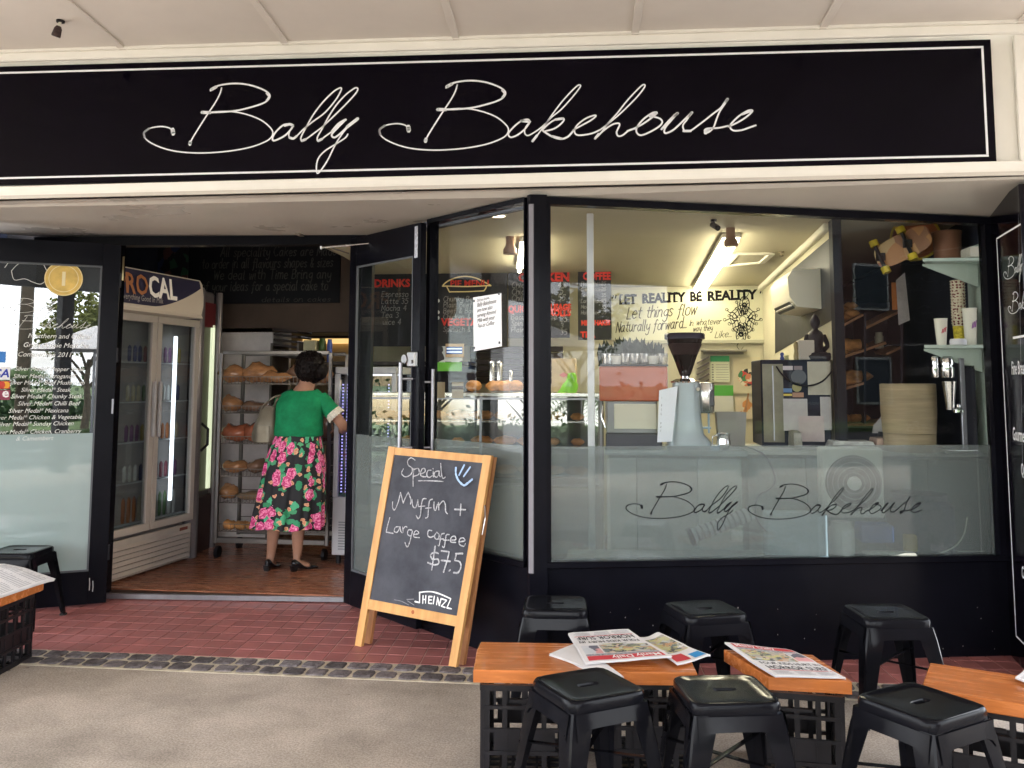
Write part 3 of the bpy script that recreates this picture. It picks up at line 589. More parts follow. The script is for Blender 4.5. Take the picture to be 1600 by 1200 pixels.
put(md, ftext('1', .13, bold=.004), lm_, gx0, gz0-.045, .0016); md.build('medal_print', M('pale_gold', (.78, .68, .42), .5), ll_)
mb = MB()
for (s, xr, y, sz) in [("Northern and Official", 142, 530, .046), ("Great Aussie Meat Pie", 138, 544, .046), ("Competition 2011", 112, 558, .046), ("Silver Medal* Pepper Steak", 131, 580, .040), ("Silver Medal* Stroganoff", 117, 591, .040), ("Silver Medal* Beef Mushroom", 132, 601, .040),
    ("Silver Medal* Steak", 110, 612, .040), ("Silver Medal* Chunky Steak", 128, 622, .040), ("Silver Medal* Chilli Beef", 124, 633, .040), ("Silver Medal* Mexicana", 107, 644, .040), ("Silver Medal* Chicken & Vegetable", 128, 654, .040), ("Silver Medal* Sunday Chicken", 115, 664, .040), ("Silver Medal* Chicken, Cranberry", 126, 676, .040), ("& Camembert", 83, 687, .040)]:
    u_, v_ = lpx(xr, y); put(mb, ftext(s, sz, 'RIGHT', shear=.3, sx=.95), lm_, u_, v_, .0006)
for (dr_, s, px, py) in ((LB, .225, 5, 489), (LK, .225, 14, 514)):
    x0, y0, x1, y1 = bbox(dr_); u_, v_ = lpx(px, py); k = (lpx(142, 500)[0]-lpx(14, 500)[0])/(bbox(LK)[2]-bbox(LK)[0])
    mb2 = flat(shift(dr_, u_-x0*k, v_-y0*k*(1 if dr_ is LK else .6)-(y0*k*0), k), lm_, .0006); mb.add(mb2.v, mb2.f)
u_, v_ = lpx(45, 425)      # line drawing of the country outline above the name
for pts in (["-.1,.0 -.06,.05 0,.07 .03,.05 .06,.09 .1,.03 .12,-.03 .08,-.08 .03,-.07 -.02,-.05 -.08,-.06 -.1,0", "-.14,.02 -.1,.08 -.04,.1"]):
    mb2 = flat([crv([(u_+float(a), v_+float(b), .004) for a, b in (q.split(',') for q in pts.split())], 4)], lm_, .0006); mb.add(mb2.v, mb2.f)
mb.build('lettering', vinyl, ll_)
for i, (nm_, pa, pb, colr, txt, tcol) in enumerate([('card_sticker', (0, 549), (9, 567), (.05, .22, .62), '', None), ('card_sticker', (0, 573), (16, 594), (.78, .78, .80), 'VISA', (.02, .04, .35)), ('card_sticker', (0, 595), (16, 608), (.45, .03, .04), '', None), ('card_sticker', (0, 609), (16, 625), (.25, .04, .08), 'e', (.8, .8, .8))]):
    ua, va = lpx(pa[0], pa[1]); ub, vb = lpx(pb[0], pb[1]); ua -= .07
    so_ = MB().box(tuple(lm_((ua+ub)/2, (va+vb)/2, .001)), (abs(ub-ua), .0012, abs(va-vb)*.94)).build(nm_, M('card_'+str(i), colr, .4), ll_)
    if txt: tb_ = MB(); put(tb_, ftext(txt, .075 if i == 1 else .085, 'RIGHT', bold=.002, shear=.2 if i == 1 else 0), lm_, ub-.006, vb+.02, .0022); tb_.build('print', M('cardink_'+str(i), tcol, .4), so_)
    if i == 2:
        for du, cc in ((-.05, (.55, .05, .03)), (-.022, (.75, .35, .03))): MB().lathe([(0, 0), (.023, 0), (.023, .001), (0, .001)], lm_(ub+du, (va+vb)/2, .0018+abs(du)*.004), 20, (0, 1, 0)).build('print', M('mc'+str(du), cc, .4), so_)
# door closer arm across the head
t = thing('door_closer', 'thin silver door stay arm at the right end of the door head', 'door closer', tuple(PY(520, 388, 5.85)))
a, b = PY(502, 387, 5.82), PY(592, 379, 5.82); o_ = PY(520, 388, 5.85)
m_ = MB(); m_.cyl(a-o_, (a+b)/2-o_, .007, 8); m_.cyl((a+b)/2-o_, b-o_, .0045, 8); m_.lathe([(.004, -.02), (.011, -.01), (.011, .012), (.004, .02)], b-o_, 10, b-a); m_.lathe([(.01, -.01), (.01, .01)], a-o_, 10); m_.build('stay_arm', steel, t, 40)
m_ = MB(); m_.cyl(PY(520, 388, 5.84)-o_, PY(545, 396, 5.95)-o_, .005, 6); m_.build('link', M('dull_metal', (.3, .28, .28), .5, 1), t)

# black side panel at the right end
E0 = W1; E1 = (2.045, 4.80)
sp = thing('side_sign', 'tall black glossy side panel with white border line and script at the right edge', 'sign', (E0[0], E0[1], 0), atan2(E1[1]-E0[1], E1[0]-E0[0]))
Le = ln(E0, E1)
MB().box((Le/2-.02, .05, 1.26), (Le+.04, .1, 2.52), ch=.003).build('panel', M('side_panel_gloss', (.004, .003, .006), .10, spec=.2, var=.2, vs=2), sp)
em = plane_map((0, 0, 0), (1, 0, 0), (0, 0, 1))
def epx(x, y): q = PP(x, y, E0, E1); return sqrt((q.x-E0[0])**2+(q.y-E0[1])**2), q.z
u0, vt = epx(1559, 372); u1, vb = epx(1586, 992); uL = (u0+u1)/2
mb = MB()
mb.box((uL, -.0006, (vt+vb)/2), (.009, .0012, vt-vb)); mb.box(((uL+Le)/2, -.0007, vt), (Le-uL, .0012, .009)); mb.box(((uL+Le)/2, -.0007, vb), (Le-uL, .0012, .009))
mb.build('border_line', signwhite, sp)
mb = MB()
for dr_, px, py, wd_ in ((LB, 1569, 440, .36), (LK, 1576, 492, .40)):
    x0, y0, x1, y1 = bbox(dr_); k = wd_/(x1-x0) if dr_ is LB else .36/(bbox(LB)[2]-bbox(LB)[0]); u_, v_ = epx(px, py)
    m2 = flat(shift([[(p[0], p[1], p[2]*1.3) for p in r_] for r_ in dr_], u_-x0*k, v_-(y0 if dr_ is LK else y0+.12)*k, k), em, .001)
    m2v = m2.v
    mb.add(m2.v, m2.f)
u_, v_ = epx(1583, 528); mb.box((u_+.2, -.001, v_), (.4, .001, .012))
for s, px, py, sz in (('Fine Breads', 1581, 588, .10), ('Gourmet Pies', 1583, 690, .10), ('Quiches', 1596, 745, .09), ('Coffees', 1597, 905, .09)):
    u_, v_ = epx(px, py); put(mb, ftext(s, sz, 'LEFT', shear=.2, sx=.62, bold=.001), em, u_, v_+.01, .001)
mb.build('lettering', signwhite, sp)

# ================================================================== interior shell
IZ = lambda y: 2.585-.04*(y-5)
iwall = M('interior_cream', (.56, .52, .38), .7, var=.06, vs=2)
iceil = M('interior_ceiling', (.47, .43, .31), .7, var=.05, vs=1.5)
dark = M('dark_blue_wall', (.022, .026, .045), .55, var=.3, vs=3)
brown = M('brown_bulkhead', (.10, .07, .055), .7, var=.15, vs=3)
board = M('blackboard', (.022, .022, .027), .7, var=.25, vs=5)
struct('shop_floor', MB().prism([(-4.5, 6.10), (-3.4, 6.01), (-1.72, 6.16), (-.4, 4.96), (2.3, 5.5), (2.3, 10.2), (-4.5, 10.2)], -.3, .045), M('subfloor', (.05, .025, .018), .8))
plank = M('jarrah_plank', (.24, .080, .042), .26, var=.4, vs=5, stretch=(1, 12, 1), c2=(.36, .14, .075), spec=.45, bump=.1, bs=30, rnd=.16, rvar=.1)
fl = [o for o in col.objects if o.name == 'shop_floor'][0]
rg = random.Random(11)
for k in range(34):
    y = 6.125+k*.088
    x = -4.2-rg.uniform(0, 1.2)
    if k % 1 == 0:
        while x < 1.2:
            l_ = rg.uniform(1.2, 2.4); x1 = min(x+l_, 1.3)
            if x1 > -4.3 and (y < 8.4 and x < -.6): MB().box(((x+x1)/2, y, .049), (x1-x-.002, .0865, .010), ch=.0012).build('plank', plank, fl)
            x = x1
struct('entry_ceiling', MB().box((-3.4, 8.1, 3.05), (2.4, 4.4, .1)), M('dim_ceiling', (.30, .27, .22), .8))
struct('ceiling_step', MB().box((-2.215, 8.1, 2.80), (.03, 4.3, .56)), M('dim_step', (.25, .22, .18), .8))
struct('shop_ceiling', MB().add([(-2.2, 6.12, IZ(6.12)), (-1.7, 6.2, IZ(6.2)), (-.35, 4.99, IZ(4.99)), (2.5, 5.56, IZ(5.56)), (2.5, 10.2, IZ(10.2)), (-2.2, 10.2, IZ(10.2)), (-2.2, 6.12, 3.1), (-1.7, 6.2, 3.1), (-.35, 4.99, 3.1), (2.5, 5.56, 3.1), (2.5, 10.2, 3.1), (-2.2, 10.2, 3.1)],
    [(0, 1, 2, 3, 4, 5), (11, 10, 9, 8, 7, 6)]+[(i, i+6, (i+1) % 6+6, (i+1) % 6) for i in range(6)]), iceil)
struct('left_wall', MB().box((-4.45, 8.0, 1.5), (.1, 4.4, 3.0)), dark)
struct('rear_wall', MB().box((-.4, 8.87, 1.35), (4.1, .1, 2.7)), iwall)
struct('kitchen_rear_wall', MB().box((-3.4, 10.05, 1.35), (2.3, .1, 2.7)), M('kitchen_wall', (.55, .42, .24), .7))
struct('kitchen_side_wall', MB().box((-2.39, 9.46, 1.35), (.1, 1.07, 2.7)), brown)
struct('bulkhead', MB().box((-3.35, 8.25, 2.485), (2.26, .1, 1.03)), brown)
XW = 1.375
struct('partition_wall', MB().box((XW+.02, 7.4, 1.35), (.04, 2.82, 2.7)), iwall)
struct('alcove_wall', MB().box((2.26, 7.2, 1.35), (.1, 3.4, 2.7)), dark)
struct('alcove_rear_wall', MB().box((1.87, 8.86, 1.35), (.67, .1, 2.7)), dark)
struct('partition_end', MB().box((XW+.018, 5.93, 1.35), (.056, .10, 2.70)), M('dark_column', (.012, .013, .018), .6, spec=.1))
m_ = MB(); m_.beam((XW-.02, 8.8, IZ(8.8)-.03), (XW-.02, 5.98, IZ(5.98)-.03), .045, .055, ch=.01); struct('ceiling_cove', m_, M('cove_white', (.74, .71, .58), .6))
# header closing the shop behind the fascia
m_ = MB(); m_.prism([(-7, 4.97), (-4.2, 6.03), (-1.78, 6.20), (-.42, 4.98), (2.2, 5.53), (2.6, 5.6), (2.6, 5.62), (-.40, 5.0), (-1.74, 6.24), (-4.2, 6.07), (-7, 5.0)], 2.5, 3.1); struct('inner_header', m_, blackm)
struct('outer_left_wall', MB().box((-5.6, 5.35, 1.3), (2.9, .1, 2.6), rz=-.0), black)

def PR(x0, y0, x1, y1, Y):      # pixel rectangle on an upright plane: centre, width, height
    a = PY(x0, (y0+y1)/2, Y); b = PY(x1, (y0+y1)/2, Y); t = PY((x0+x1)/2, y0, Y).z; bt = PY((x0+x1)/2, y1, Y).z
    return Vector(((a.x+b.x)/2, Y, (t+bt)/2)), b.x-a.x, t-bt
def sheet(name, label, cat, r, Y, m, th=.006, group=None, parts=True):
    c, w_, h_ = PR(*r, Y); t = thing(name, label, cat, tuple(c), 0, group)
    MB().box((0, th/2, 0), (w_, th, h_)).build('board' if th > .004 else 'sheet', m, t)
    return t, plane_map((-w_/2, 0, -h_/2), (1, 0, 0), (0, 0, 1)), w_, h_
def write(t, fm, items, name='lettering', off=.0015):
    groups = {}
    for it in items:
        kind, s, u_, v_, sz, m = it[:6]; mb = groups.setdefault(m.name, (MB(), m))[0]
        if kind == 'h':
            rb, _ = hand(s, sz, it[6] if len(it) > 6 else sz*.11, .12, .05, seed=len(s)+int(v_*100)); q = flat(shift(rb, u_, v_), fm, off); mb.add(q.v, q.f)
        else: put(mb, ftext(s, sz, it[6] if len(it) > 6 else 'LEFT', bold=it[7] if len(it) > 7 else 0, sx=it[8] if len(it) > 8 else 1), fm, u_, v_, off)
    for mb, m in groups.values(): mb.build(name, m, t)
# chalk menus on the rear wall
YB = 8.79; YM = 7.86
t, fm, w_, h_ = sheet('menu_board', 'long blackboard with red pie menu heading behind the splayed window', 'menu board', (575, 427, 792, 541), YM, board, .02)
k = lambda px: PY(px, 480, YM).x-t.location.x+w_/2
kz = lambda py: PY(800, py, YM).z-t.location.z+h_/2
it = [('t', 'DRINKS', k(584), kz(446), .095, redchalk, 'LEFT', .004), ('t', 'PIE MENU', k(703), kz(447), .082, redchalk, 'LEFT', .002), ('t', 'VEGETARIAN', k(690), kz(508), .09, redchalk, 'LEFT', .004)]
for i, s in enumerate(['Chunky Beef', 'Plain Beef', 'Beef & Bacon', 'Chicken & Chilli']): it.append(('h', s, k(693), kz(470+i*9.3), .045, chalkdim, .006))
it.append(('h', 'Spinach & Feta', k(693), kz(518), .045, chalkdim, .006))
for i in range(5): it.append(('h', ['Espresso 3', 'Latte 35', 'Mocha 4', 'Tea 3', 'Juice 4'][i], k(596), kz(462+i*11), .05, chalkdim, .006))
write(t, fm, it)
mb = MB()
for i, py in enumerate((469, 487, 496)): mb.lathe([(0, 0), (.018, 0), (.018, .002), (0, .002)], fm(k(684), kz(py)+.0, .002), 12, (0, -1, 0))
mb.build('bullet', chalk, t)
pie = [[(k(a), kz(b), .011) for a, b in ((691, 446), (698, 439), (712, 433), (728, 431), (744, 434), (758, 441), (767, 446))], [(k(a), kz(b), .011) for a, b in ((691, 446), (699, 446), (730, 447), (760, 446), (767, 446))], [(k(a), kz(b), .010) for a, b in ((698, 447), (702, 455), (703, 455))], [(k(a), kz(b), .010) for a, b in ((703, 455), (730, 455), (756, 454))], [(k(a), kz(b), .010) for a, b in ((756, 454), (759, 450), (760, 446))]]
flat([crv(p, 4) for p in pie], fm, .0014).build('pie_drawing', M('yellow_chalk', (.7, .55, .28), .9), t)
t, fm, w_, h_ = sheet('menu_board', 'blackboard headed chicken and quiches in red, half behind the corner post', 'menu board', (794, 426, 890, 528), YM, board, .02)
k = lambda px: PY(px, 480, YM).x-t.location.x+w_/2
kz = lambda py: PY(800, py, YM).z-t.location.z+h_/2
it = [('t', 'CHICKEN', k(810), kz(440), .105, redchalk, 'LEFT', .005, 1.0), ('t', 'QUICHES', k(794), kz(488), .085, redchalk, 'LEFT', .004, .78), ('t', 'SAUSAGE', k(848), kz(485), .075, redchalk, 'LEFT', .004, .8), ('t', 'ROLLS', k(858), kz(494), .078, redchalk, 'LEFT', .004, .85)]
for i, s in enumerate(['Chicken Roll', 'Chicken Pie', 'Chilli Kiev']): it += [('h', s, k(800), kz(450+i*10), .05, chalkdim, .007), ('h', ['45', '15', '55'][i], k(872), kz(450+i*10), .05, chalkdim, .007)]
for i, s in enumerate(['Bacon & Cheese', 'Spinach Tart', 'Plain']): it += [('h', s, k(799), kz(499+i*10), .045, chalkdim, .007), ('h', ['35', '3', '35'][i], k(876), kz(503+i*10), .045, chalkdim, .006)]
write(t, fm, it)
t, fm, w_, h_ = sheet('menu_board', 'narrow blackboard headed coffee, beside the white post', 'menu board', (903, 424, 955, 531), YM, board, .02)
k = lambda px: PY(px, 480, YM).x-t.location.x+w_/2
kz = lambda py: PY(920, py, YM).z-t.location.z+h_/2
it = [('t', 'COFFEE', k(911), kz(437), .09, redchalk, 'LEFT', .004, .78), ('t', 'MILKSHAKES', k(908), kz(508), .06, redchalk, 'LEFT', .003, .75), ('t', 'TEA', k(907), kz(527), .07, redchalk, 'LEFT', .004)]
for i, s in enumerate(['Flat White', 'Cappuccino', 'Latte', 'Long Black', 'Mocha', 'Hot Choc']): it += [('h', s, k(908), kz(446+i*9), .032, chalkdim, .005), ('h', '35', k(940), kz(446+i*9), .032, chalkdim, .005)]
write(t, fm, it)
# painted saying on the wall
t, fm, w_, h_ = sheet('wall_saying', 'cream wall panel with hand painted saying LET REALITY BE REALITY', 'mural', (956, 452, 1210, 531), YB-.005, M('mural_cream', (.62, .61, .45), .7, var=.04, vs=3), .012)
k = lambda px: PY(px, 480, YB).x-t.location.x+w_/2
kz = lambda py: PY(1080, py, YB).z-t.location.z+h_/2
mb = MB()
for s, x0, x1, y in (('LET', 967, 995, 474.5), ('REALITY', 1003, 1072, 473), ('BE', 1078, 1097, 470.5), ('REALITY', 1105, 1184, 470)):
    vs, fs = ftext(s, .125, 'LEFT', bold=.006); xa = max(q[0] for q in vs); sx = (k(x1)-k(x0))/xa; mb.add([fm(k(x0)+q[0]*sx, kz(y)+q[1]+(q[0]*sx)*.03, .0015) for q in vs], fs)
    # slab serifs
    adv = (k(x1)-k(x0))/len(s)
    for i, ch in enumerate(s):
        for e in (0, .088):
            if ch in 'LETRIPBH' and not (e and ch in 'BR'): mb.box(tuple(fm(k(x0)+adv*(i+.38), kz(y)+e+.003+adv*i*.03, .001)), (adv*.62, .001, .010))
for x in (958, 962, 1189, 1193): mb.box(tuple(fm(k(x), kz(463 if x < 1000 else 457), .001)), (.012, .001, .035), ry=.3)
mb.build('lettering', ink, t)
sc = []
for s, x, y, sz, w2 in (('Let things flow', 979, 498, .115, .010), ('Naturally forward...', 962, 519, .105, .009), ('In whatever', 1077, 509, .058, .006), ('way they', 1082, 518, .055, .006), ('Like...', 1116, 528, .06, .006)):
    rb, wd_ = hand(s, sz, w2, .3, .06, gap=1.0, seed=4)
    tgt = {'Let things flow': 1089, 'Naturally forward...': 1073, 'In whatever': 1127, 'way they': 1113, 'Like...': 1143}[s]; kk = (k(tgt)-k(x))/wd_
    sc += [[(p[0]*kk+k(x), p[1]+kz(y)+p[0]*kk*.06, p[2]) for p in r_] for r_ in rb]
flat(sc, fm, .0012).build('handwriting', M('dark_brush', (.07, .06, .05), .7), t)
pz = []; cxu, cyv = k(1160), kz(500)
for a in range(0, 360, 15):
    r1 = .17 if a % 30 == 0 else .13; an = radians(a); ex = cos(an)*(1.0 if abs(sin(an)) < .5 else .62); ez = sin(an)*1.15
    pz.append([(cxu+ex*r1*(.35+.65*q), cyv+ez*r1*(.35+.65*q)+.012*sin(q*7+a), .006+.006*(1-q)) for q in (0, .25, .5, .75, 1)])
    pz.append([(cxu+ex*r1+.014*cos(b), cyv+ez*r1+.014*sin(b), .005) for b in (0, 1.3, 2.6, 3.9, 5.2, 6.28)])
for rr in (.03, .055, .09, .115): pz.append([(cxu+rr*cos(b/8*pi)*(1+.12*sin(5*b/8*pi)), cyv+rr*1.2*sin(b/8*pi), .006) for b in range(17)])
for sg_ in (-1, 1):
    pz.append([(cxu+.02*sg_+.045*cos(b/6*pi), cyv+sg_*.15+.075*sin(b/6*pi), .008) for b in range(13)]); pz.append([(cxu+.02*sg_+.016*cos(b/4*pi), cyv+sg_*.14+.02*sin(b/4*pi), .014) for b in range(9)])
    pz.append([(cxu+.02*sg_, cyv+sg_*.2, .008), (cxu+.06*sg_, cyv+sg_*.25, .006), (cxu+.03*sg_, cyv+sg_*.29, .005), (cxu+.0, cyv+sg_*.26, .004)])
flat([crv(p, 3) for p in pz], fm, .0012).build('ornament', ink, t)
struct('wall_rail', MB().box((.75, YB-.012, PY(1100, 534, YB).z), (1.35, .03, .035), ch=.004), M('rail_grey', (.40, .39, .30), .6))

# kitchen wall items
def flatthing(name, label, cat, r, Y, m, th=.002, group=None): t, fm, w_, h_ = sheet(name, label, cat, r, Y, m, th, group); return t, fm, w_, h_
t, fm, w_, h_ = flatthing('price_list', 'white list with green heading pinned on the rear wall', 'poster', (1110, 556, 1140, 597), YB, M('list_paper', (.66, .68, .50), .8))
MB().box((0, -.001, h_/2-.028), (w_, .002, .055)).build('heading', M('green_print', (.05, .36, .14), .6), t)
mb = MB()
for i in range(7): mb.box((.02, -.001, h_/2-.085-i*.024), (w_*.66, .001, .004)); mb.box((-w_*.38, -.001, h_/2-.085-i*.024), (.018, .001, .012))
mb.build('text_lines', chalkdim, t)
t, fm, w_, h_ = flatthing('floral_picture', 'cream picture of red and green flowers on the rear wall', 'picture', (1146, 558, 1188, 615), YB, M('picture_cream', (.58, .52, .36), .7), .008)
MB().lathe([(0, 0), (.085, 0), (.085, .002), (0, .002)], (0, -.001, -.02), 18, (0, -1, .0)).build('flowers', patches('flower_print', [(.55, .05, .04), (.7, .62, .45), (.05, .2, .07), (.6, .2, .1), (.03, .03, .03), (.7, .62, .45)], 26), t)
t, fm, w_, h_ = flatthing('leaflet', 'green topped leaflet under the price list', 'poster', (1113, 602, 1146, 645), YB, M('leaflet_paper', (.60, .60, .56), .8))
MB().box((0, -.001, h_/2-.05), (w_, .002, .10)).build('heading', M('green_print2', (.10, .40, .07), .6), t)
flatthing('orange_picture', 'pale picture with orange splash below the floral picture', 'picture', (1149, 620, 1182, 655), YB, patches('orange_print', [(.6, .5, .35), (.62, .52, .38), (.6, .25, .08), (.6, .55, .42)], 14), .008)
flatthing('cardboard_box', 'small cardboard box with pink diamond mark on the display counter', 'box', (862, 560, 899, 612), 7.2, M('cardboard', (.46, .36, .24), .8, var=.1), .25)
t = [o for o in col.objects if o.get('label', '').startswith('small cardboard box')][0]
MB().add([(-.035, -.001, 0), (0, -.001, -.022), (.035, -.001, 0), (0, -.001, .022)], [(0, 1, 2, 3)]).build('print', M('pink_print', (.5, .16, .18), .7), t)
# plate rack on the rear wall
c, w_, h_ = PR(1088, 560, 1108, 600, YB); t = thing('tray_stack', 'stack of slanting dark trays left of the price list', 'rack', tuple(c))
for i in range(5): MB().box((0, -.03, -h_*.45+i*h_*.22), (w_*1.05, .06, .015), ry=-.5).build('tray', M('tray_dark', (.12, .10, .09), .4), t)
m_ = MB(); c, w_, h_ = PR(1096, 544, 1166, 552, 8.72); t = thing('wall_shelf', 'grey steel shelf on the rear wall over the trays', 'shelf', tuple(c)); MB().box((0, 0, 0), (w_, .16, .02), ch=.003).build('shelf_board', M('shelf_grey', (.22, .21, .17), .5), t); MB().box((0, .04, -.02), (w_*.9, .02, .03)).build('bracket', M('shelf_grey', (.2, .2, .2)), t)
# roller shutter and kitchen bench under the menus
c, w_, h_ = PR(735, 541, 880, 600, YB-.01); t = thing('ribbed_panel', 'dark brown panel of horizontal boards below the menu boards', 'shutter', tuple(c))
for i in range(6): MB().box((0, -.01, -h_/2+(i+.5)*h_/6), (w_, .02, h_/6-.006), ch=.004).build('slat', M('slat_brown', (.07, .055, .05), .5, var=.2), t)
# screen and green poster
t, fm, w_, h_ = sheet('price_screen', 'small screen glowing with blue stripes near the door stile', 'screen', (696, 537, 724, 558), 7.6, M('screen_case', (.42, .30, .18), .5), .04)
mb = MB()
for q in (.38, .62): mb.box((0, -.002, -h_/2+h_*q), (w_*.86, .003, h_*.1))
mb.build('lit_stripe', emis('screen_blue', (.25, .55, 1), .12), t); MB().box((0, -.001, 0), (w_*.9, .001, h_*.55)).build('screen_face', M('screen_navy', (.03, .08, .3), .3), t)
t, fm, w_, h_ = sheet('cow_poster', 'green and white poster with black cow patches under the screen', 'poster', (677, 541, 722, 580), 7.62, patches('cow_print', [(.55, .6, .62), (.02, .02, .03), (.6, .64, .66), (.5, .55, .58)], 9), .02)
MB().box((0, -.002, -h_/2+h_*.18), (w_, .003, h_*.36)).build('grass_band', M('grass_print', (.12, .38, .05), .6), t)
for i, (xa, xb) in enumerate(((676, 695), (706, 724))):
    t, fm, w_, h_ = sheet('price_card', ['kraft price card near the door handle', 'kraft price card with a dark band beside the screen'][i], 'card', (xa, 597, xb, 622), 6.35, M('kraft_card', (.40, .31, .20), .8), .003)
    if i: MB().box((0, -.001, h_*.15), (w_, .002, h_*.22)).build('band', M('card_band', (.10, .06, .05), .7), t)

# canisters
for i, (xa, xb, y0) in enumerate(((764, 773, 563), (776, 785, 563), (795, 801, 578))):
    c, w_, h_ = PR(xa, y0, xb, 597, 7.3); t = thing('canister', ['tall brushed metal canister left of the notice corner', 'second tall metal canister, right of the taller left one', 'short narrow metal canister nearest the corner post'][i], 'canister', (c.x, c.y, c.z-h_/2))
    MB().lathe([(w_/2, 0), (w_/2, h_*.86), (w_*.46, h_*.88)], n=18).build('body', steel, t, 40); MB().lathe([(w_*.5, h_*.88), (w_*.5, h_*.95), (w_*.1, h_*.98), (w_*.1, h_)], n=18).build('lid', chrome, t, 40)

# display counter (tall glass case facing the door)
t = thing('display_counter', 'long glass pastry display counter seen through the splayed window', 'display case', (-.75, 6.95, .045))
cw = 1.95; dx0, dx1 = -1.25, .62
MB().box(((dx0+dx1)/2, .25, .33), (dx1-dx0, .7, .66), ch=.01).build('base', M('counter_base', (.28, .28, .27), .4), t)
MB().box(((dx0+dx1)/2, .25, 1.36), (dx1-dx0, .6, .03), ch=.004).build('top', steel, t)
MB().box(((dx0+dx1)/2, .57, 1.0), (dx1-dx0, .02, .68)).build('back_panel', M('case_back', (.10, .10, .10), .4), t)
for z in (.72, .95, 1.15): MB().box(((dx0+dx1)/2, .28, z), (dx1-dx0-.06, .5, .012)).build('shelf', steel, t)
for x in (dx0+.01, dx1-.01, (dx0+dx1)/2): MB().box((x, -.04, 1.0), (.018, .018, .70)).build('upright', alu, t)
for a, b in ((dx0+.02, (dx0+dx1)/2-.01), ((dx0+dx1)/2+.01, dx1-.02)):
    MB().slab([(a, -.05, .67), (b, -.05, .67), (b, -.035, 1.345), (a, -.035, 1.345)], .006).build('pane', dispglass, t)
for z in (.68, 1.33): MB().box(((dx0+dx1)/2, -.062, z), (dx1-dx0, .012, .016)).build('rail', alu, t)
crust = M('crust', (.50, .24, .085), .6, var=.45, vs=14, bump=.5, bs=50, rnd=.2)
def loaf(w_, d, h, seed, n=14):
    rg = random.Random(seed); R = []
    for i in range(9):
        t_ = -1+2*i/8; s = max(.12, (1-abs(t_)**3.2)); R.append([(t_*w_/2, d/2*s*cos(2*pi*k/n)*(1+rg.uniform(-.05, .05)), h/2+h/2*s*max(-.92, sin(2*pi*k/n))*(1+.1*sin(i*2.1+seed))) for k in range(n)])
    return MB().rings(R)
lo_me = [loaf(.20, .10, .075, s).mesh('loaf', crust, 60) for s in range(4)]
roll_me = [loaf(.11, .085, .06, s+9).mesh('roll', crust, 60) for s in range(3)]
ORD = ['first', 'second', 'third', 'fourth', 'fifth', 'sixth', 'seventh', 'eighth', 'ninth', 'tenth', 'eleventh', 'twelfth', 'thirteenth']
rg = random.Random(2)
for z, nm_ in ((.73, 'lower'), (.957, 'middle'), (1.157, 'top')):
    for i in range(9):
        o = link('pastry', rg.choice(roll_me+lo_me), None, (-.75+dx0+.15+i*.19, 6.95+.12+rg.uniform(0, .1), .045+z+.0), rg.uniform(-.5, .5), 'golden pastry on the %s shelf of the glass display counter, %s from the left' % (nm_, ORD[i]), 'pastry', 'pastries in the display counter')
for i, (px, py) in enumerate(((775, 596), (790, 594), (806, 592), (740, 600))):
    q = PY(px, py, 7.1); link('bread_roll', roll_me[i % 3], None, (q.x, q.y, 1.425), i*.7, 'brown bread roll on top of the display counter, %s one listed from the screen' % ORD[i], 'bread roll', 'rolls on top of the display counter').scale = (1.6, 1.4, 1.5)
# green bag
q = PY(888, 612, 7.0); t = thing('green_bag', 'crumpled lime green bag on the display counter by the corner post', 'bag', (q.x, q.y, 1.42))
rg = random.Random(3); R = []
for i in range(6): R.append([((.07-.009*i)*cos(a*pi/5)*(1+rg.uniform(-.25, .25))+i*.006, .05*sin(a*pi/5), i*.03*(1+rg.uniform(-.1, .1))) for a in range(10)])
MB().rings(R).build('body', M('lime_plastic', (.22, .58, .06), .35), t, 50)

# white service post with light conduit
q = PZ(918, 875, .05)
c0 = PY(923, 500, 5.55); t = thing('service_post', 'slim white post from counter to ceiling beside the coffee menu', 'post', (c0.x, 5.55, .045)); MB().box((0, 0, 1.255), (.042, .042, 2.5), ch=.004).build('post', M('post_white', (.62, .63, .66), .4), t)
c0 = PY(951, 780, 5.5); t = thing('counter_leg', 'thin white upright under the coffee counter behind frosted glass', 'post', (c0.x, 5.5, .045)); MB().box((0, 0, .5), (.02, .03, 1.0)).build('post', M('post_white2', (.7, .7, .66), .4), t)

# ---------------- coffee counter
ct = thing('coffee_counter', 'stone topped coffee counter behind the frosted window band', 'counter', (.62, 5.88, .045))
xa = PY(945, 694, 5.6).x-.62; xb = PY(1168, 694, 5.6).x-.62; zc = 1.045
MB().box(((xa+xb)/2, .02, zc-.016), (xb-xa, .62, .032), ch=.003).build('top', M('counter_stone', (.30, .36, .36), .25, var=.1, vs=20), ct)
for i, (a, b) in enumerate(((xa+.02, xa+.19), (xa+.195, xa+.56), (xa+.565, xb-.03))):
    MB().box(((a+b)/2, .04, .51), (b-a, .5, .96), ch=.003).build('door_panel', M('panel_%d' % i, [(.50, .54, .52), (.40, .43, .42), (.46, .53, .51)][i], .5), ct)
c2 = thing('side_counter', 'lower counter with pale drawers along the right of the window', 'counter', (1.62, 5.95, .045))
xa2, xb2 = xb+.62-1.62+.02, .60
MB().box(((xa2+xb2)/2, .05, 1.03), (xb2-xa2, .55, .03), ch=.003).build('top', M('bench_white', (.50, .50, .46), .4), c2)
for i in range(4): a = xa2+(xb2-xa2)*i/4; MB().box((a+(xb2-xa2)/8, .08, .5), ((xb2-xa2)/4-.006, .46, .98), ch=.003).build('door_panel', M('bench_panel', (.20, .25, .24), .5, rnd=.3), c2)
TOPZ = .045+zc
